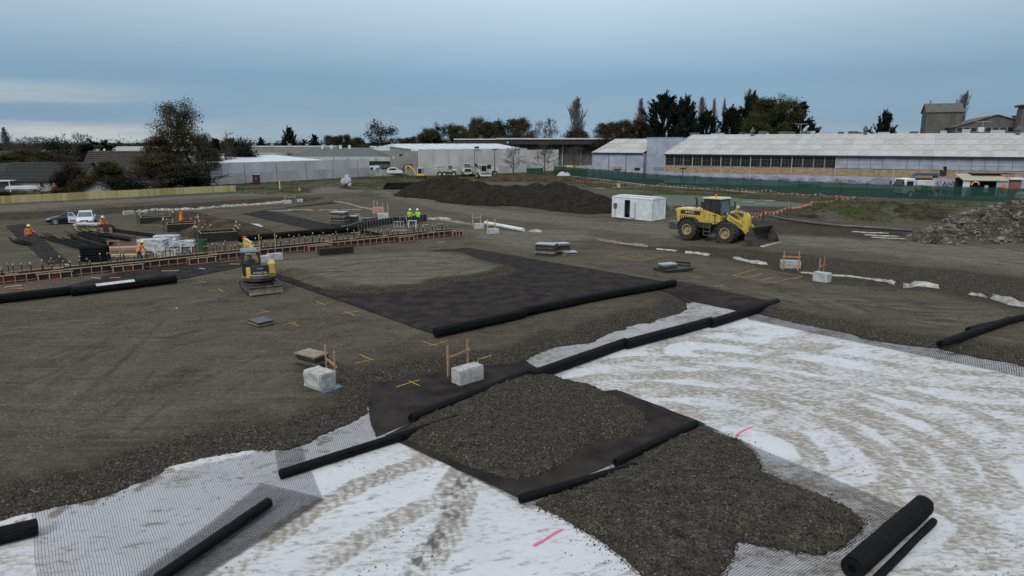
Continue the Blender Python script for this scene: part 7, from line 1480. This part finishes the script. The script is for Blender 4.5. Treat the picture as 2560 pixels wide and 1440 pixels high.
# ------------------------------------------------------------------ truck, solar tower, site hut and odds behind the green fence
def crane_truck():
    p = P(2330, 500); p = at(2262, 478, 114); t = thing('crane_truck', 'white flat deck truck with folded blue-grey crane behind the green fence', 'truck', (p.x-1.2, p.y, .1), R(187)); t.scale = (1.32, 1.32, 1.32); x = -1
    for xx in (-1.0, -4.4):
        for s in (-1, 1): wheel(t, (xx, s*.9, .42), .42, .3, .25, 0, M_ALLOY, side=s, n=16)
    MB().prism([(0, .5), (.15, 1.2), (-.25, 2.25), (-1.5, 2.35), (-1.6, .5)], -1.0, 1.0).build('cab', M_WHITE, t, .06); MB().quad((.13, -.85, 1.3), (.13, .85, 1.3), (-.22, .8, 2.2), (-.22, -.8, 2.2)).build('windscreen', M_GLASSD, t)
    for s in (-1, 1): MB().box((-.85, s*1.005, 1.7), (.9, .02, .6)).build('side_window', M_GLASSD, t); MB().box((.2, s*1.2, 1.75), (.1, .25, .4)).build('mirror', M_BLACK, t)
    MB().box((-3.6, 0, .7), (5.2, .9, .3)).build('chassis', M_STEELD, t); MB().box((-4.9, 0, 1.0), (3.6, 2.2, .16)).build('deck', M_PANEL, t); MB().box((-3.1, 0, 1.55), (2.3, 2.0, 1.1)).build('tool_body', M_WHITE, t, .05); MB().box((-3.1, 1.01, 1.25), (1.3, .02, .25)).build('dark_slot', M_BLACK, t); MB().box((-3.1, 0, 2.2), (1.9, 1.5, .25)).build('tool_top', M_STEELD, t)
    mc = mat('crane_blue_grey', (.07, .10, .16), (.05, .07, .11), 2, .5); MB().box((-1.85, 0, 1.5), (.35, .6, 1.9)).build('crane_post', mc, t, .04); MB().prism([(-1.7, 2.4), (-1.95, 2.95), (-5.1, 2.95), (-5.2, 2.6), (-2.2, 2.65)], -.2, .2).build('crane_boom', mc, t, .03); MB().box((-4.9, 0, 2.5), (.5, .3, .3)).build('crane_hook_block', M_BLACK, t)
crane_truck()
def solar_tower():
    p = at(2352, 478, 111); t = thing('solar_camera_tower', 'mast with flat solar panel and camera box behind the green fence', 'mast', (p.x, p.y, 0)); MB().tube((0, 0, -.2), (0, 0, 5.2), .10, n=8).build('mast', M_WINB, t); MB().box((0, 0, .5), (3.4, 1.2, .25)).build('trailer_base', M_PANEL, t); MB().box((0, 0, 4.1), (.85, .6, .9)).build('camera_box', M_GUT, t, .05)
    MB().box((0, 0, 5.25), (2.9, 1.6, .08), M=Matrix.Rotation(R(6), 3, 'Y')).build('solar_panel', M_ROOFW, t); MB().box((.25, 0, 4.8), (.3, .3, .7)).build('bracket', M_GUT, t)
solar_tower()
def site_hut():
    p = at(2405, 480, 111); B = Bld('site_hut', 'open site hut with tan awning, door and hung orange jackets', 'hut', (p.x, p.y, 0), R(-12)); B.t.scale = (1.28, 1.28, 1.30); B.box('floor', M_PANEL, 0, 6.5, 0, 2.6, -.2, .3); B.box('back_wall', M_DARKW, 0, 6.5, 2.5, 2.6, .3, 2.5)
    B.box('side_wall', M_WHITE, 0, .8, 0, .1, .3, 2.2); B.box('door_panel', mat('pale_blue_door', (.34, .38, .40), (.28, .31, .33), 2, .6), 3.75, 5.1, 0, .08, .0, 2.3); B.box('pink_board', mat('faded_red_board', (.28, .09, .09), (.2, .07, .07), 2, .7), 5.2, 6.4, .05, .12, .3, 2.2); B.box('end_wall', M_GREYW, 6.4, 6.5, 0, 2.5, .3, 2.4)
    MB().prism([(-.2, 2.25), (2.6, 2.9), (2.6, 3.0), (-.2, 2.35)], -.1, 5.0, 'x').build('awning', mat('tan_awning', (.42, .38, .27), (.33, .30, .2), 2, .8), B.t); B.box('roof', M_DARKW, 1.5, 6.2, 1.5, 3.0, 3.01, 3.12); B.box('white_fascia', M_ROOFW, 5.1, 7.2, -.2, 2.6, 2.42, 2.6)
    o = MB().prism([(0, 0), (.5, 0), (.55, .7), (.4, 1.0), (.1, 1.0), (-.05, .7)], -.08, .08).build('orange_jacket', M_HIVO, loc=(p.x+5.2, p.y-1.55, 1.35)); tag(o, 'orange jacket hanging on the hut door', 'jacket'); o = MB().path([(-.6, 0, 0), (-.45, 0, .35), (0, 0, .5), (.45, 0, .35), (.6, 0, 0)], .12, 8).build('orange_hose', mat('orange_white_tube', (.7, .2, .06), (.6, .5, .45), 3, .6, lo=.45, hi=.55), loc=(p.x+1.5, p.y-.7, 2.3)); tag(o, 'orange and white arched tube on the hut front', 'tube')
    o = MB().lathe([(.35, 0), (.4, .5), (.38, 1.2), (.3, 1.45), (.05, 1.5)], n=12).build('grey_tank', M_PANEL, loc=(p.x+.75, p.y-.6, .3)); tag(o, 'small grey tank standing at the hut front', 'tank'); o = MB().prism([(0, 0), (.7, 0), (.6, 1.1), (.1, 1.1)], -.1, .1).build('white_overalls', M_PLAST, loc=(p.x+3.3, p.y-.2, 1.1)); tag(o, 'white overalls hanging inside the open hut', 'overalls')
site_hut()
cone(2333, 478, 'orange and white cone on the truck deck', 1.3, 1.2)
p = at(2548, 500, 106); t = thing('white_van', 'white van roof showing above the green fence end', 'van', (p.x, p.y, 0), R(180)); MB().prism([(-5, .4), (-5, 2.1), (-1.2, 2.2), (-.4, 1.5), (.2, 1.2), (.3, .4)], -.9, .9).build('body', M_WHITE, t, .12); MB().quad((-1.1, -.75, 2.1), (-1.1, .75, 2.1), (-.42, .75, 1.55), (-.42, -.75, 1.55)).build('windscreen', M_GLASSD, t)
for xx in (-.6, -4):
    for s in (-1, 1): wheel(t, (xx, s*.8, .35), .35, .22, .22, 0, M_ALLOY, side=s, n=16)
p = at(918, 424, 189); t = thing('blue_van', 'white van with blue graphic parked beyond the tarpaulin', 'van', (p.x+.6, p.y, 0), R(8)); MB().prism([(0, .5), (0, 2.6), (2.6, 2.7), (3.0, 1.9), (3.1, .5)], -.9, .9).build('body', M_WHITE, t, .1); MB().prism([(1.2, 1.0), (2.0, 2.3), (2.9, 2.2), (2.6, 1.2)], -.93, -.91).build('blue_graphic', mat('van_blue', (.03, .16, .38), (.1, .25, .45), 3, .4), t); MB().box((.7, -.915, 2.0), (.8, .02, .6)).build('side_window', M_GLASSD, t)
p = at(966, 424, 187); t = thing('white_car', 'white car roof showing above the white tarpaulin', 'car', (p.x, p.y, .3), R(5)); MB().prism([(0, .4), (0, 1.2), (.6, 1.9), (2.4, 2.0), (3.4, 1.3), (4.3, 1.15), (4.4, .4)], -.85, .85).build('body', M_WHITE, t, .12); MB().prism([(.7, 1.3), (.95, 1.78), (2.3, 1.85), (3.0, 1.32)], -.87, -.855).build('side_window', M_GLASSD, t)
p = at(1320, 430, 180); B = Bld('green_skip', 'dark green skip bin beside the bare trees at the hall', 'skip', (p.x, p.y, 0), R(8)); M_SKIP = mat('skip_green', (.012, .055, .035), (.01, .035, .024), 1.5, .7); B.box('body', M_SKIP, 0, 4.0, 0, 2.4, -.3, 2.2, .05); B.box('lid', mat('skip_lid', (.03, .10, .07), (.02, .07, .05), 2, .6), -.1, 4.1, -.1, 2.5, 2.2, 2.35)
for k in range(5): B.box('rib', M_SKIP, .3+.8*k, .42+.8*k, -.06, 0, .1, 2.1)
def lamp_post(px, py, Y, h, label):
    p = at(px, py, Y); t = thing('lamp_post', label, 'lamp post', (p.x, p.y, 0)); MB().path([(0, 0, -.5), (0, 0, h)], [.12, .08], 8).build('post', M_GUT, t); MB().prism([(-.8, h), (.8, h), (.55, h+.28), (-.55, h+.28)], -.3, .3).build('lamp_head', M_GUT, t)
lamp_post(1237, 436, 180, 7.0, 'dark lamp post in front of the concrete hall'); lamp_post(1408, 420, 215, 8.6, 'tall grey post before the mesh wall of the warehouse'); lamp_post(905, 372, 260, 9.5, 'thin pole behind the green roofed hall'); lamp_post(1700+5, 470, 152, 3.2, 'short lamp post at the corner of the green fence')
p = at(1425, 417, 195); t = thing('yellow_machine', 'small yellow machine half hidden behind the green fence', 'machine', (p.x, p.y, 0), R(10)); MB().lathe([(.2, -1.0), (.7, -.8), (.75, .8), (.2, 1.0)], (0, 0, 1.8), 'x', 14).build('drum', M_YELLOW, t, smooth_=True); MB().box((0, 0, .8), (2.0, 1.2, .8)).build('frame', M_STEELD, t)
p = P(1410, 440); o = rag(MB(), 4, 1.6, 1.2, 21).build('white_tarp_heap', M_PLAST, loc=(p.x, p.y, 0), smooth_=True); tag(o, 'white plastic heap at the near foot of the green fence', 'cloth')
# bunting of orange flags round the pond
M_FLAG = mat('orange_flag', (.75, .22, .14), (.62, .16, .10), 2, .7); M_FLAGW = mat('faded_flag', (.62, .40, .33), (.55, .2, .14), 2, .7); fl1 = MB().add([(-.11, 0, 0), (.11, 0, 0), (0, .03, -.30)], [(0, 1, 2)]).mesh('flag', M_FLAG); fl2 = MB().add([(-.11, 0, 0), (.11, 0, 0), (0, .03, -.30)], [(0, 1, 2)]).mesh('flag', M_FLAGW)
def bunting(px, label, h=1.05, step=.88):
    pts = [onground(*q) for q in px]; c = pts[0]; t = thing('flag_bunting', label, 'bunting', c); r_ = random.Random(px[0][0]); k = 0
    for i, q in enumerate(pts):
        MB().tube(q-c+Vector((0, 0, -.2)), q-c+Vector((0, 0, h+.1)), .035, n=6).build('post', M_GUT, t)
        if i == 0: continue
        a = pts[i-1]-c+Vector((0, 0, h)); b = q-c+Vector((0, 0, h)); n = max(2, int((b-a).length/step)); P_ = [a.lerp(b, j/n)-Vector((0, 0, .30*4*(j/n)*(1-j/n))) for j in range(n+1)]; MB().path(P_, .012, 4).build('cord', M_FLAGW, t)
        for j in range(n): o = link('flag', fl1 if r_.random() < .6 else fl2, t, loc=P_[j].lerp(P_[j+1], .5)); o.rotation_euler = (r_.uniform(-.3, .3), r_.uniform(-.25, .25), r_.uniform(-.5, .5)); o.scale = (1.0, 1, 1.0)
bunting([(1437, 462), (1505, 466), (1562, 470), (1620, 475), (1652, 472), (1720, 477), (1785, 482), (1850, 486), (1920, 490), (1985, 496), (2045, 500), (2095, 505), (2140, 508)], 'long line of orange flags between the green fence and the pond')
bunting([(2140, 508), (2098, 513), (2032, 521), (1968, 533), (1906, 555), (1876, 562)], 'orange flag line sagging along the near pond bank to the loader'); bunting([(1666, 522), (1702, 528), (1728, 536)], 'short orange flag line between the container and the loader'); bunting([(1850, 545), (1908, 553), (1975, 536)], 'orange flag line low over the pond edge')

# ------------------------------------------------------------------ trees and shrubs
M_BARK = mat('bark', (.040, .033, .026), (.022, .018, .015), 2, .95); M_TWIG = mat('bare_twig', (.085, .072, .062), (.055, .046, .040), 1, .95); M_TWIGG = mat('grey_bare_twig', (.12, .108, .098), (.08, .072, .066), 1, .95)
def leafmat(name, a, b): return mat(name, a, b, .55, .9, detail=3, spec=.1, lo=.4, hi=.6)
M_LF = dict(dark=leafmat('dark_conifer', (.017, .023, .016), (.009, .012, .009)), green=leafmat('dull_green_leaf', (.036, .045, .018), (.018, .024, .011)), brown=leafmat('autumn_brown_leaf', (.068, .047, .028), (.032, .024, .015)), olive=leafmat('olive_leaf', (.058, .062, .023), (.030, .034, .014)), mixed=leafmat('brownish_green_leaf', (.078, .067, .036), (.038, .034, .020)))
def leafquads(pts, dirs, size, rs, aspect=1.0):
    n = len(pts); a = rs.normal(size=(n, 3)); a /= np.linalg.norm(a, axis=1)[:, None]+1e-9
    if dirs is not None: a = a*.5+dirs; a /= np.linalg.norm(a, axis=1)[:, None]+1e-9
    b = np.cross(a, rs.normal(size=(n, 3))); b /= np.linalg.norm(b, axis=1)[:, None]+1e-9; s = size*rs.uniform(.6, 1.3, (n, 1))
    V = np.stack([pts-a*s*aspect-b*s*.2, pts+b*s*.5, pts+a*s*aspect+b*s*.1, pts-b*s*.5], 1).reshape(-1, 3); return V, np.arange(n*4).reshape(-1, 4)
def grow(seed, H, r0, clear, limbs, ang, lenf, lv, kids, kang, up=.25, n=5, wob=.12):
    """recursive tapered branches; returns shapes and tip points"""
    r_ = random.Random(seed); mb = MB(); tips = []
    tr = [Vector((r_.gauss(0, .01*H*i/4), r_.gauss(0, .01*H*i/4), H*.97*i/6)) for i in range(7)]; mb.path([tr[0]-Vector((0, 0, .6))]+tr[1:], [r0*1.15]+[r0*(1-i/6)**.8+.02 for i in range(1, 7)], 6, False)
    def rec(p, d, ln, rad, lev):
        k = 3; pts = [p]; q = p; dd = d
        for i in range(k):
            dd = (dd+Vector((r_.gauss(0, wob), r_.gauss(0, wob), r_.gauss(0, wob*.5)+up*.25))).normalized(); q = q+dd*ln/k; pts.append(q)
        mb.path(pts, [max(.03, rad), max(.03, rad*.8), max(.028, rad*.6), max(.02, rad*.35)], 4 if lev < 2 else 3, False); tips.append((pts[-1], dd, lev)); tips.append((pts[2], dd, lev))
        if lev >= lv: return
        for c in range(kids):
            t = .35+.65*(c+.5)/kids; j = min(2, int(t*3)); s = pts[j].lerp(pts[j+1], t*3-j); ax = dd.cross(Vector((r_.gauss(0, 1), r_.gauss(0, 1), r_.gauss(0, 1)))).normalized(); rec(s, (Matrix.Rotation(r_.uniform(.6, 1.2)*kang, 3, ax) @ dd), ln*r_.uniform(.45, .68), rad*.55, lev+1)
    for i in range(limbs):
        t = clear+(1-clear)*(i/limbs)**.9; p = tr[0].lerp(tr[-1], t); p = tr[min(5, int(t*6))].lerp(tr[min(6, int(t*6)+1)], t*6-int(t*6)) if t < 1 else tr[-1]; az = i*2.4+r_.uniform(-.4, .4); a = ang(t) if callable(ang) else ang
        rec(p, Vector((math.cos(az)*math.sin(a), math.sin(az)*math.sin(a), math.cos(a))), (lenf(t) if callable(lenf) else lenf)*r_.uniform(.85, 1.15), r0*.42*(1-t*.6), 1)
    return mb, tips
def make_tree(kind, seed, H, Wd):
    """returns (wood mesh, crown mesh or None)"""
    rs = np.random.RandomState(seed); leaf = None
    if kind == 'poplar':
        mb, tips = grow(seed, H, H*.018, .08, 52, lambda t: .30-.12*t, lambda t: Wd*1.9*math.sin(math.pi*min(.98, .30+.66*t))**.7, 3, 5, .34, .55, wob=.07); tw = M_TWIGG
    elif kind == 'bare':
        mb, tips = grow(seed, H*.85, H*.022, .22, 13, lambda t: 1.05-.55*t, lambda t: Wd*(.95-.35*t), 4, 4, .72, .22, wob=.16); tw = M_TWIG
    elif kind in ('broad', 'olive', 'autumn', 'big'):
        mb, tips = grow(seed, H*.88, H*.022, .20, 15, lambda t: 1.25-.75*t, lambda t: Wd*(.95-.42*t), 3, 4, .75, .2, wob=.15); tw = M_BARK
        T = np.array([p[:] for p, d, l in tips if l >= 2]); k = {'broad': 34, 'olive': 42, 'autumn': 30, 'big': 28}[kind]; pts = np.repeat(T, k, 0)+rs.normal(0, Wd*.075+.22, (len(T)*k, 3))*np.array([1, 1, .75]); leaf = leafquads(pts, None, .21 if kind != 'big' else .16, rs); lm = M_LF[{'broad': 'mixed', 'olive': 'olive', 'autumn': 'brown', 'big': 'mixed'}[kind]]
    elif kind in ('conifer', 'macro', 'cedar'):
        tw = M_BARK
        if kind == 'macro': mb, tips = grow(seed, H*.95, H*.03, .06, 26, lambda t: .95-.62*t, lambda t: Wd*(1.25-.75*t), 2, 5, .55, .6, wob=.10)
        elif kind == 'cedar': mb, tips = grow(seed, H*.95, H*.025, .25, 16, 1.45, lambda t: Wd*(1.0-.55*t), 2, 5, .7, .02, wob=.08)
        else: mb, tips = grow(seed, H*.98, H*.022, .08, 30, lambda t: 1.45-.75*t, lambda t: Wd*(1.08-1.0*t)+.3, 2, 5, .55, .10, wob=.08)
        T = np.array([p[:] for p, d, l in tips]); D = np.array([d[:] for p, d, l in tips]); k = 34; rp = np.repeat(T, k, 0); rd = np.repeat(D, k, 0); pts = rp+rd*rs.uniform(-1.0, .9, (len(rp), 1))*Wd*.20+rs.normal(0, Wd*.022+.05, rp.shape); leaf = leafquads(pts, rd, .24, rs, 1.5); lm = M_LF['dark']
    elif kind == 'umbrella':
        mb, tips = grow(seed, H*.80, H*.02, .62, 10, lambda t: 1.0-.3*t, lambda t: Wd*.85, 3, 4, .6, .15, wob=.12); tw = M_BARK; T = np.array([p[:] for p, d, l in tips if l >= 2 and p.z > H*.72]); pts = np.repeat(T, 7, 0)+rs.normal(0, .45, (len(T)*7, 3))*np.array([1, 1, .5]); leaf = leafquads(pts, None, .26, rs); lm = M_LF['dark']
    elif kind == 'clump':
        mb, tips = grow(seed, H*.85, H*.022, .40, 9, lambda t: 1.0-.5*t, lambda t: Wd*.85, 2, 3, .8, .2, wob=.15); tw = M_BARK; T = np.array([p[:] for p, d, l in tips if l == 2])[::2]; pts = np.repeat(T, 110, 0)+rs.normal(0, Wd*.14+.2, (len(T)*110, 3)); leaf = leafquads(pts, None, .28, rs); lm = M_LF['dark']
    elif kind in ('bush', 'hedge', 'brownbush', 'twigbush'):
        mb, tips = grow(seed, H*.7, H*.02, .05, 14, lambda t: 1.1-.6*t, lambda t: Wd*.85, 3 if kind == 'twigbush' else 2, 4, .8, .3, wob=.2); tw = M_BARK
        if kind != 'twigbush': T = np.array([p[:] for p, d, l in tips]); pts = np.repeat(T, 44, 0)+rs.normal(0, Wd*.12+.13, (len(T)*44, 3)); pts[:, 2] = np.abs(pts[:, 2]); leaf = leafquads(pts, None, .14, rs); lm = M_LF['green' if kind == 'bush' else 'dark' if kind == 'hedge' else 'brown']
    wood = mb.mesh('trunk', tw); crown = npmesh('crown', leaf[0], leaf[1], lm, smooth_=False) if leaf else None
    return wood, crown
_tm = {}
def tree(name, label, kind, px, ytop, Y, width_px, group=None, var=0, base=None, bz=0.0):
    """tree whose top is seen at (px,ytop) when it stands Y metres away"""
    top = at(px, ytop, Y); H = top.z-bz; Wd = width_px*Y/1748/2*{'conifer': 1.5, 'macro': 1.4, 'poplar': 1.35, 'bare': 1.2, 'cedar': 1.3, 'umbrella': 1.25, 'clump': 1.25, 'big': 1.0}.get(kind, 1.35); key = (kind, var)
    if key not in _tm:
        H0 = {'poplar': 22, 'bare': 12, 'bush': 3.2, 'hedge': 4, 'brownbush': 3.5, 'twigbush': 3.5}.get(kind, 16); W0 = {'poplar': 2.6, 'bare': 4.5, 'conifer': 4, 'macro': 5, 'cedar': 5, 'umbrella': 4.5, 'clump': 4.5, 'bush': 2, 'hedge': 2.2, 'brownbush': 2.2, 'twigbush': 2.2}.get(kind, 6); _tm[key] = make_tree(kind, 100+var*7+len(kind), H0, W0)+(H0, W0)
    wood, crown, H0, W0 = _tm[key]; t = thing(name, label, 'shrub' if 'bush' in kind or kind == 'hedge' else 'tree', (top.x, Y, bz), rnd.uniform(0, 6.28), group); s = (Wd/W0, Wd/W0, H/H0); t.scale = s
    link('trunk' if crown else 'branches', wood, t)
    if crown: link('crown', crown, t)
    return t
def thing_keep(): pass
tree('poplar_tree', 'tallest bare poplar standing alone above the dark warehouse roof', 'poplar', 1443, 253, 262, 44, var=0); tree('poplar_tree', 'bare poplar in front of brown trees left of the black conifers', 'poplar', 1605, 256, 250, 30, var=1); tree('poplar_tree', 'bare poplar rising among the dark conifers beside a pair of slim poplars', 'poplar', 1757, 252, 252, 26, var=2); tree('poplar_tree', 'slim bare poplar between two other poplars behind the shed', 'poplar', 1786, 256, 255, 18, var=1); tree('poplar_tree', 'thinnest bare poplar next to the gap behind the shed', 'poplar', 1812, 254, 255, 12, var=0); tree('poplar_tree', 'bare poplar behind the spreading dark conifer near the olive tree', 'poplar', 1873, 233, 270, 24, var=2); tree('poplar_tree', 'bare poplar growing behind the iron tower', 'poplar', 2412, 240, 200, 34, var=0); tree('poplar_tree', 'faint bare poplar at the far left horizon', 'poplar', 10, 323, 330, 22, var=1)
tree('macrocarpa_tree', 'biggest black-green conifer with sweeping spiky plumes', 'macro', 1665, 256, 232, 95, var=0); tree('macrocarpa_tree', 'black-green conifer joined to the biggest one behind the shed', 'macro', 1712, 265, 236, 75, var=1); tree('macrocarpa_tree', 'lower dark conifer between bare poplars', 'macro', 1765, 292, 240, 60, var=0); tree('macrocarpa_tree', 'dark spreading conifer under the tall bare poplar', 'macro', 1880, 258, 246, 70, var=1); tree('macrocarpa_tree', 'low dark conifer left of the olive tree', 'macro', 1832, 285, 240, 70, var=0)
tree('conifer_tree', 'tapering dark conifer at the end of the tree group above the shed', 'conifer', 2006, 258, 225, 62, var=0); tree('conifer_tree', 'rounded dark conifer behind the roof units', 'macro', 2215, 297, 215, 52, var=1); tree('conifer_tree', 'small dark conifer near the roof units', 'cedar', 2168, 316, 230, 32, var=0)
tree('olive_tree', 'broad rounded olive green tree beside the tapering conifer', 'olive', 1935, 263, 222, 115, var=0); tree('olive_tree', 'lower olive tree in front of the broad olive tree', 'olive', 1900, 300, 215, 70, var=1); tree('bare_tree', 'bare crown showing behind the broad olive tree', 'bare', 1968, 252, 245, 70, var=0)
for k, (px, yt, w_, v, lab) in enumerate(((1520, 316, 60, 0, 'brown leaved tree at the left end of the row behind the shed wing'), (1560, 312, 60, 1, 'brown leaved tree second in the row behind the shed wing'), (1600, 308, 55, 0, 'brown leaved tree under the lone bare poplar'), (1636, 318, 50, 1, 'brown leaved tree at the foot of the black conifers'))): tree('brown_tree', lab, 'autumn', px, yt, 240, w_, var=v)
for k, (px, yt, w_, kd, v, lab) in enumerate(((1297, 306, 72, 'autumn', 0, 'dense rounded russet tree above the warehouse roof'), (1232, 312, 60, 'broad', 0, 'dark rounded tree beside the russet tree'), (1188, 308, 62, 'broad', 1, 'tall dark tree between umbrella pine and russet tree'), (1145, 322, 55, 'broad', 0, 'lower dark tree beside the umbrella pine'), (1075, 332, 55, 'olive', 1, 'low olive tree left of the umbrella pine'), (1110, 312, 38, 'umbrella', 0, 'flat topped umbrella pine above the hall roof'), (1236, 308, 50, 'umbrella', 1, 'open crowned pine behind dark trees near the russet tree'), (1378, 304, 62, 'bare', 1, 'pale bare tree next to the russet tree'), (1352, 312, 50, 'bare', 0, 'second pale bare tree behind the warehouse roof'))): tree('far_tree', lab, kd, px, yt, 285, w_, var=v)
tree('far_tree', 'dark low tree at the foot of the tallest poplar', 'autumn', 1442, 332, 262, 70, var=1); tree('clumpy_tree', 'dark tree with separate round leaf clumps above the green roofed hall', 'clump', 953, 316, 300, 60, var=0)
tree('conifer_tree', 'dark conifer with wide shaggy crown behind the beige block', 'macro', 721, 329, 262, 34, var=0); tree('conifer_tree', 'narrow dark conifer beside a flat cedar', 'conifer', 785, 337, 270, 22, var=0); tree('conifer_tree', 'flat layered cedar beside the narrow conifer', 'cedar', 768, 346, 275, 32, var=0); tree('conifer_tree', 'small pointed conifer behind the left of the beige block', 'conifer', 651, 344, 300, 20, var=0)
for k, (px, yt, w_, kd, v, lab) in enumerate(((830, 345, 45, 'autumn', 0, 'brownish tree right of the narrow conifer on the skyline'), (862, 343, 40, 'autumn', 1, 'reddish tree on the skyline behind the beige block'), (893, 349, 40, 'broad', 0, 'low dark tree on the skyline near the thin pole'), (608, 350, 40, 'bare', 0, 'bare tree on the skyline left of the beige block'), (575, 352, 40, 'broad', 1, 'dark tree on the skyline beside the big garden tree'), (536, 346, 30, 'conifer', 0, 'small conifer on the skyline beside the big garden tree'), (1010, 350, 50, 'broad', 0, 'low tree behind the grey plaster block'), (1045, 346, 45, 'autumn', 1, 'low brown tree left of the olive tree on the skyline'))): tree('skyline_tree', lab, kd, px, yt, 320, w_, var=v)
# left: the big garden tree and its neighbours
tree('garden_tree', 'big bushy autumn tree towering over the brown tiled house', 'big', 436, 278, 138, 142, var=0); tree('garden_tree', 'lower flank of autumn foliage beside the big garden tree', 'big', 492, 342, 146, 95, var=1); tree('garden_tree', 'rounded foliage on the near side of the big garden tree', 'broad', 395, 352, 134, 80, var=0)
tree('garden_tree', 'dark layered cedar between the two tiled houses', 'cedar', 250, 346, 150, 85, var=0); tree('garden_tree', 'brown leaved garden tree beside the dark cedar', 'autumn', 208, 372, 150, 52, var=0); tree('garden_tree', 'bare garden tree behind the mossy roofed house', 'bare', 205, 342, 152, 70, var=1); tree('conifer_tree', 'dark bushy evergreen in front of the brown tiled house', 'olive', 268, 414, 118, 62, var=1); tree('garden_tree', 'slim pale trunked tree between the tiled houses', 'twigbush', 155, 382, 130, 30, var=0)
for k, (px, yt, Y, w_, kd, v, lab) in enumerate(((420, 395, 126, 120, 'broad', 1, 'dark tree in front of the brown roof beneath the big tree'), (490, 405, 134, 100, 'twigbush', 0, 'bare tangled shrub at the end of the timber fence'), (350, 425, 122, 90, 'twigbush', 1, 'bare shrub before the brown tiled house'), (182, 425, 124, 50, 'brownbush', 0, 'brown shrub between the tiled houses'), (160, 440, 122, 50, 'hedge', 0, 'dark hedge at the corner of the cream house'), (460, 432, 126, 90, 'hedge', 1, 'dark shrub behind the timber fence under the big tree'), (215, 455, 115, 60, 'brownbush', 1, 'low brown shrub behind the timber fence by the cottage'), (310, 455, 116, 80, 'hedge', 0, 'dark low shrub behind the timber fence'), (80, 478, 112, 80, 'twigbush', 0, 'bare hedge before the cream house'), (150, 476, 112, 40, 'brownbush', 0, 'russet hedge by the garden feature'), (8, 482, 112, 30, 'hedge', 1, 'dark hedge beside the white shelter'), (380, 455, 118, 70, 'twigbush', 1, 'bare low shrub behind the timber fence under foliage'), (60, 380, 165, 80, 'broad', 0, 'dark tree behind the mossy roof'), (110, 385, 160, 90, 'broad', 1, 'broad dark tree behind the cream house'), (25, 392, 158, 70, 'olive', 0, 'pale green tree behind the mossy roof by the shop'), (150, 372, 170, 60, 'hedge', 0, 'dark evergreen by the slim pale trunk'), (600, 368, 175, 60, 'hedge', 1, 'dark evergreen beside the beige block end'), (560, 372, 165, 60, 'twigbush', 0, 'bare shrubs behind the white roof'), (530, 385, 158, 70, 'broad', 1, 'dark shrubby tree behind the concrete wall end'))): tree('garden_shrub', lab, kd, px, yt, Y, w_, var=v)
for k, (px, w_, v) in enumerate(((55, 50, 0), (85, 44, 1), (118, 46, 0), (146, 34, 1))): tree('bare_tree', 'hazy bare tree in the row on the far left skyline', 'bare', px, 348-2*(k % 2), 300, w_, 'bare trees on the far left skyline', v)
tree('bare_tree', 'small bare tree against the concrete hall wall', 'bare', 1283, 372, 182, 52, var=0); tree('bare_tree', 'small bare tree at the corner of the concrete hall', 'bare', 1362, 362, 190, 62, var=1); tree('bare_tree', 'small bare tree before the mesh wall of the warehouse', 'bare', 1435, 372, 205, 40, var=0)
# far-off woodland along the horizon, one mass
rsw = np.random.RandomState(9); wx = rsw.uniform(-900, 900, 1500); wy = rsw.uniform(430, 760, 1500); wh = 7+5.5*smooth(-.5, .8, fbm(wx, wy*0, 45, 3, 2.))+rsw.uniform(-2, 2, 1500); kq = 64
wp = np.repeat(np.stack([wx, wy, wh*.55], 1), kq, 0)+rsw.normal(0, 1, (1500*kq, 3))*np.array([2.8, 2.8, 1])*np.stack([np.ones(1500*kq)]*2+[np.repeat(wh, kq)*.22], 1); wp[:, 2] = np.abs(wp[:, 2])
wv, wq = leafquads(wp, None, .85, rsw); wd_ = link('distant_woodland', npmesh('distant_woodland', wv, wq, leafmat('far_wood', (.035, .036, .028), (.016, .018, .015)), smooth_=False)); wd_['kind'] = 'stuff'; tag(wd_, 'distant dark woodland band along the horizon', 'woodland')
# tufts of rough grass and weeds round the edges of the site (uncountable)
gxs = rs_.uniform(-75, 110, 90000); gys = rs_.uniform(62, 200, 90000); _, _, _, _, gg = gz(gxs, gys, True); kk = rs_.rand(len(gxs)) < gg*.9; kk &= sdm(POND, gxs, gys) < -.5; gxs, gys = gxs[kk], gys[kk]; gp = np.stack([gxs, gys, gz(gxs, gys)+.06], 1); rp = np.repeat(gp, 3, 0)+rs_.normal(0, .10, (len(gp)*3, 3))*np.array([1, 1, .3])
gv, gq = leafquads(rp, np.tile([[0, 0, .8]], (len(rp), 1)), .085, rs_, 1.1); go = link('rough_grass', npmesh('rough_grass', gv, gq, mat('grass_blade', (.075, .082, .030), (.055, .052, .024), .25, .9, lo=.4, hi=.6, spec=.1), smooth_=False)); go['kind'] = 'stuff'; tag(go, 'rough grass and weeds on the site margins', 'grass')
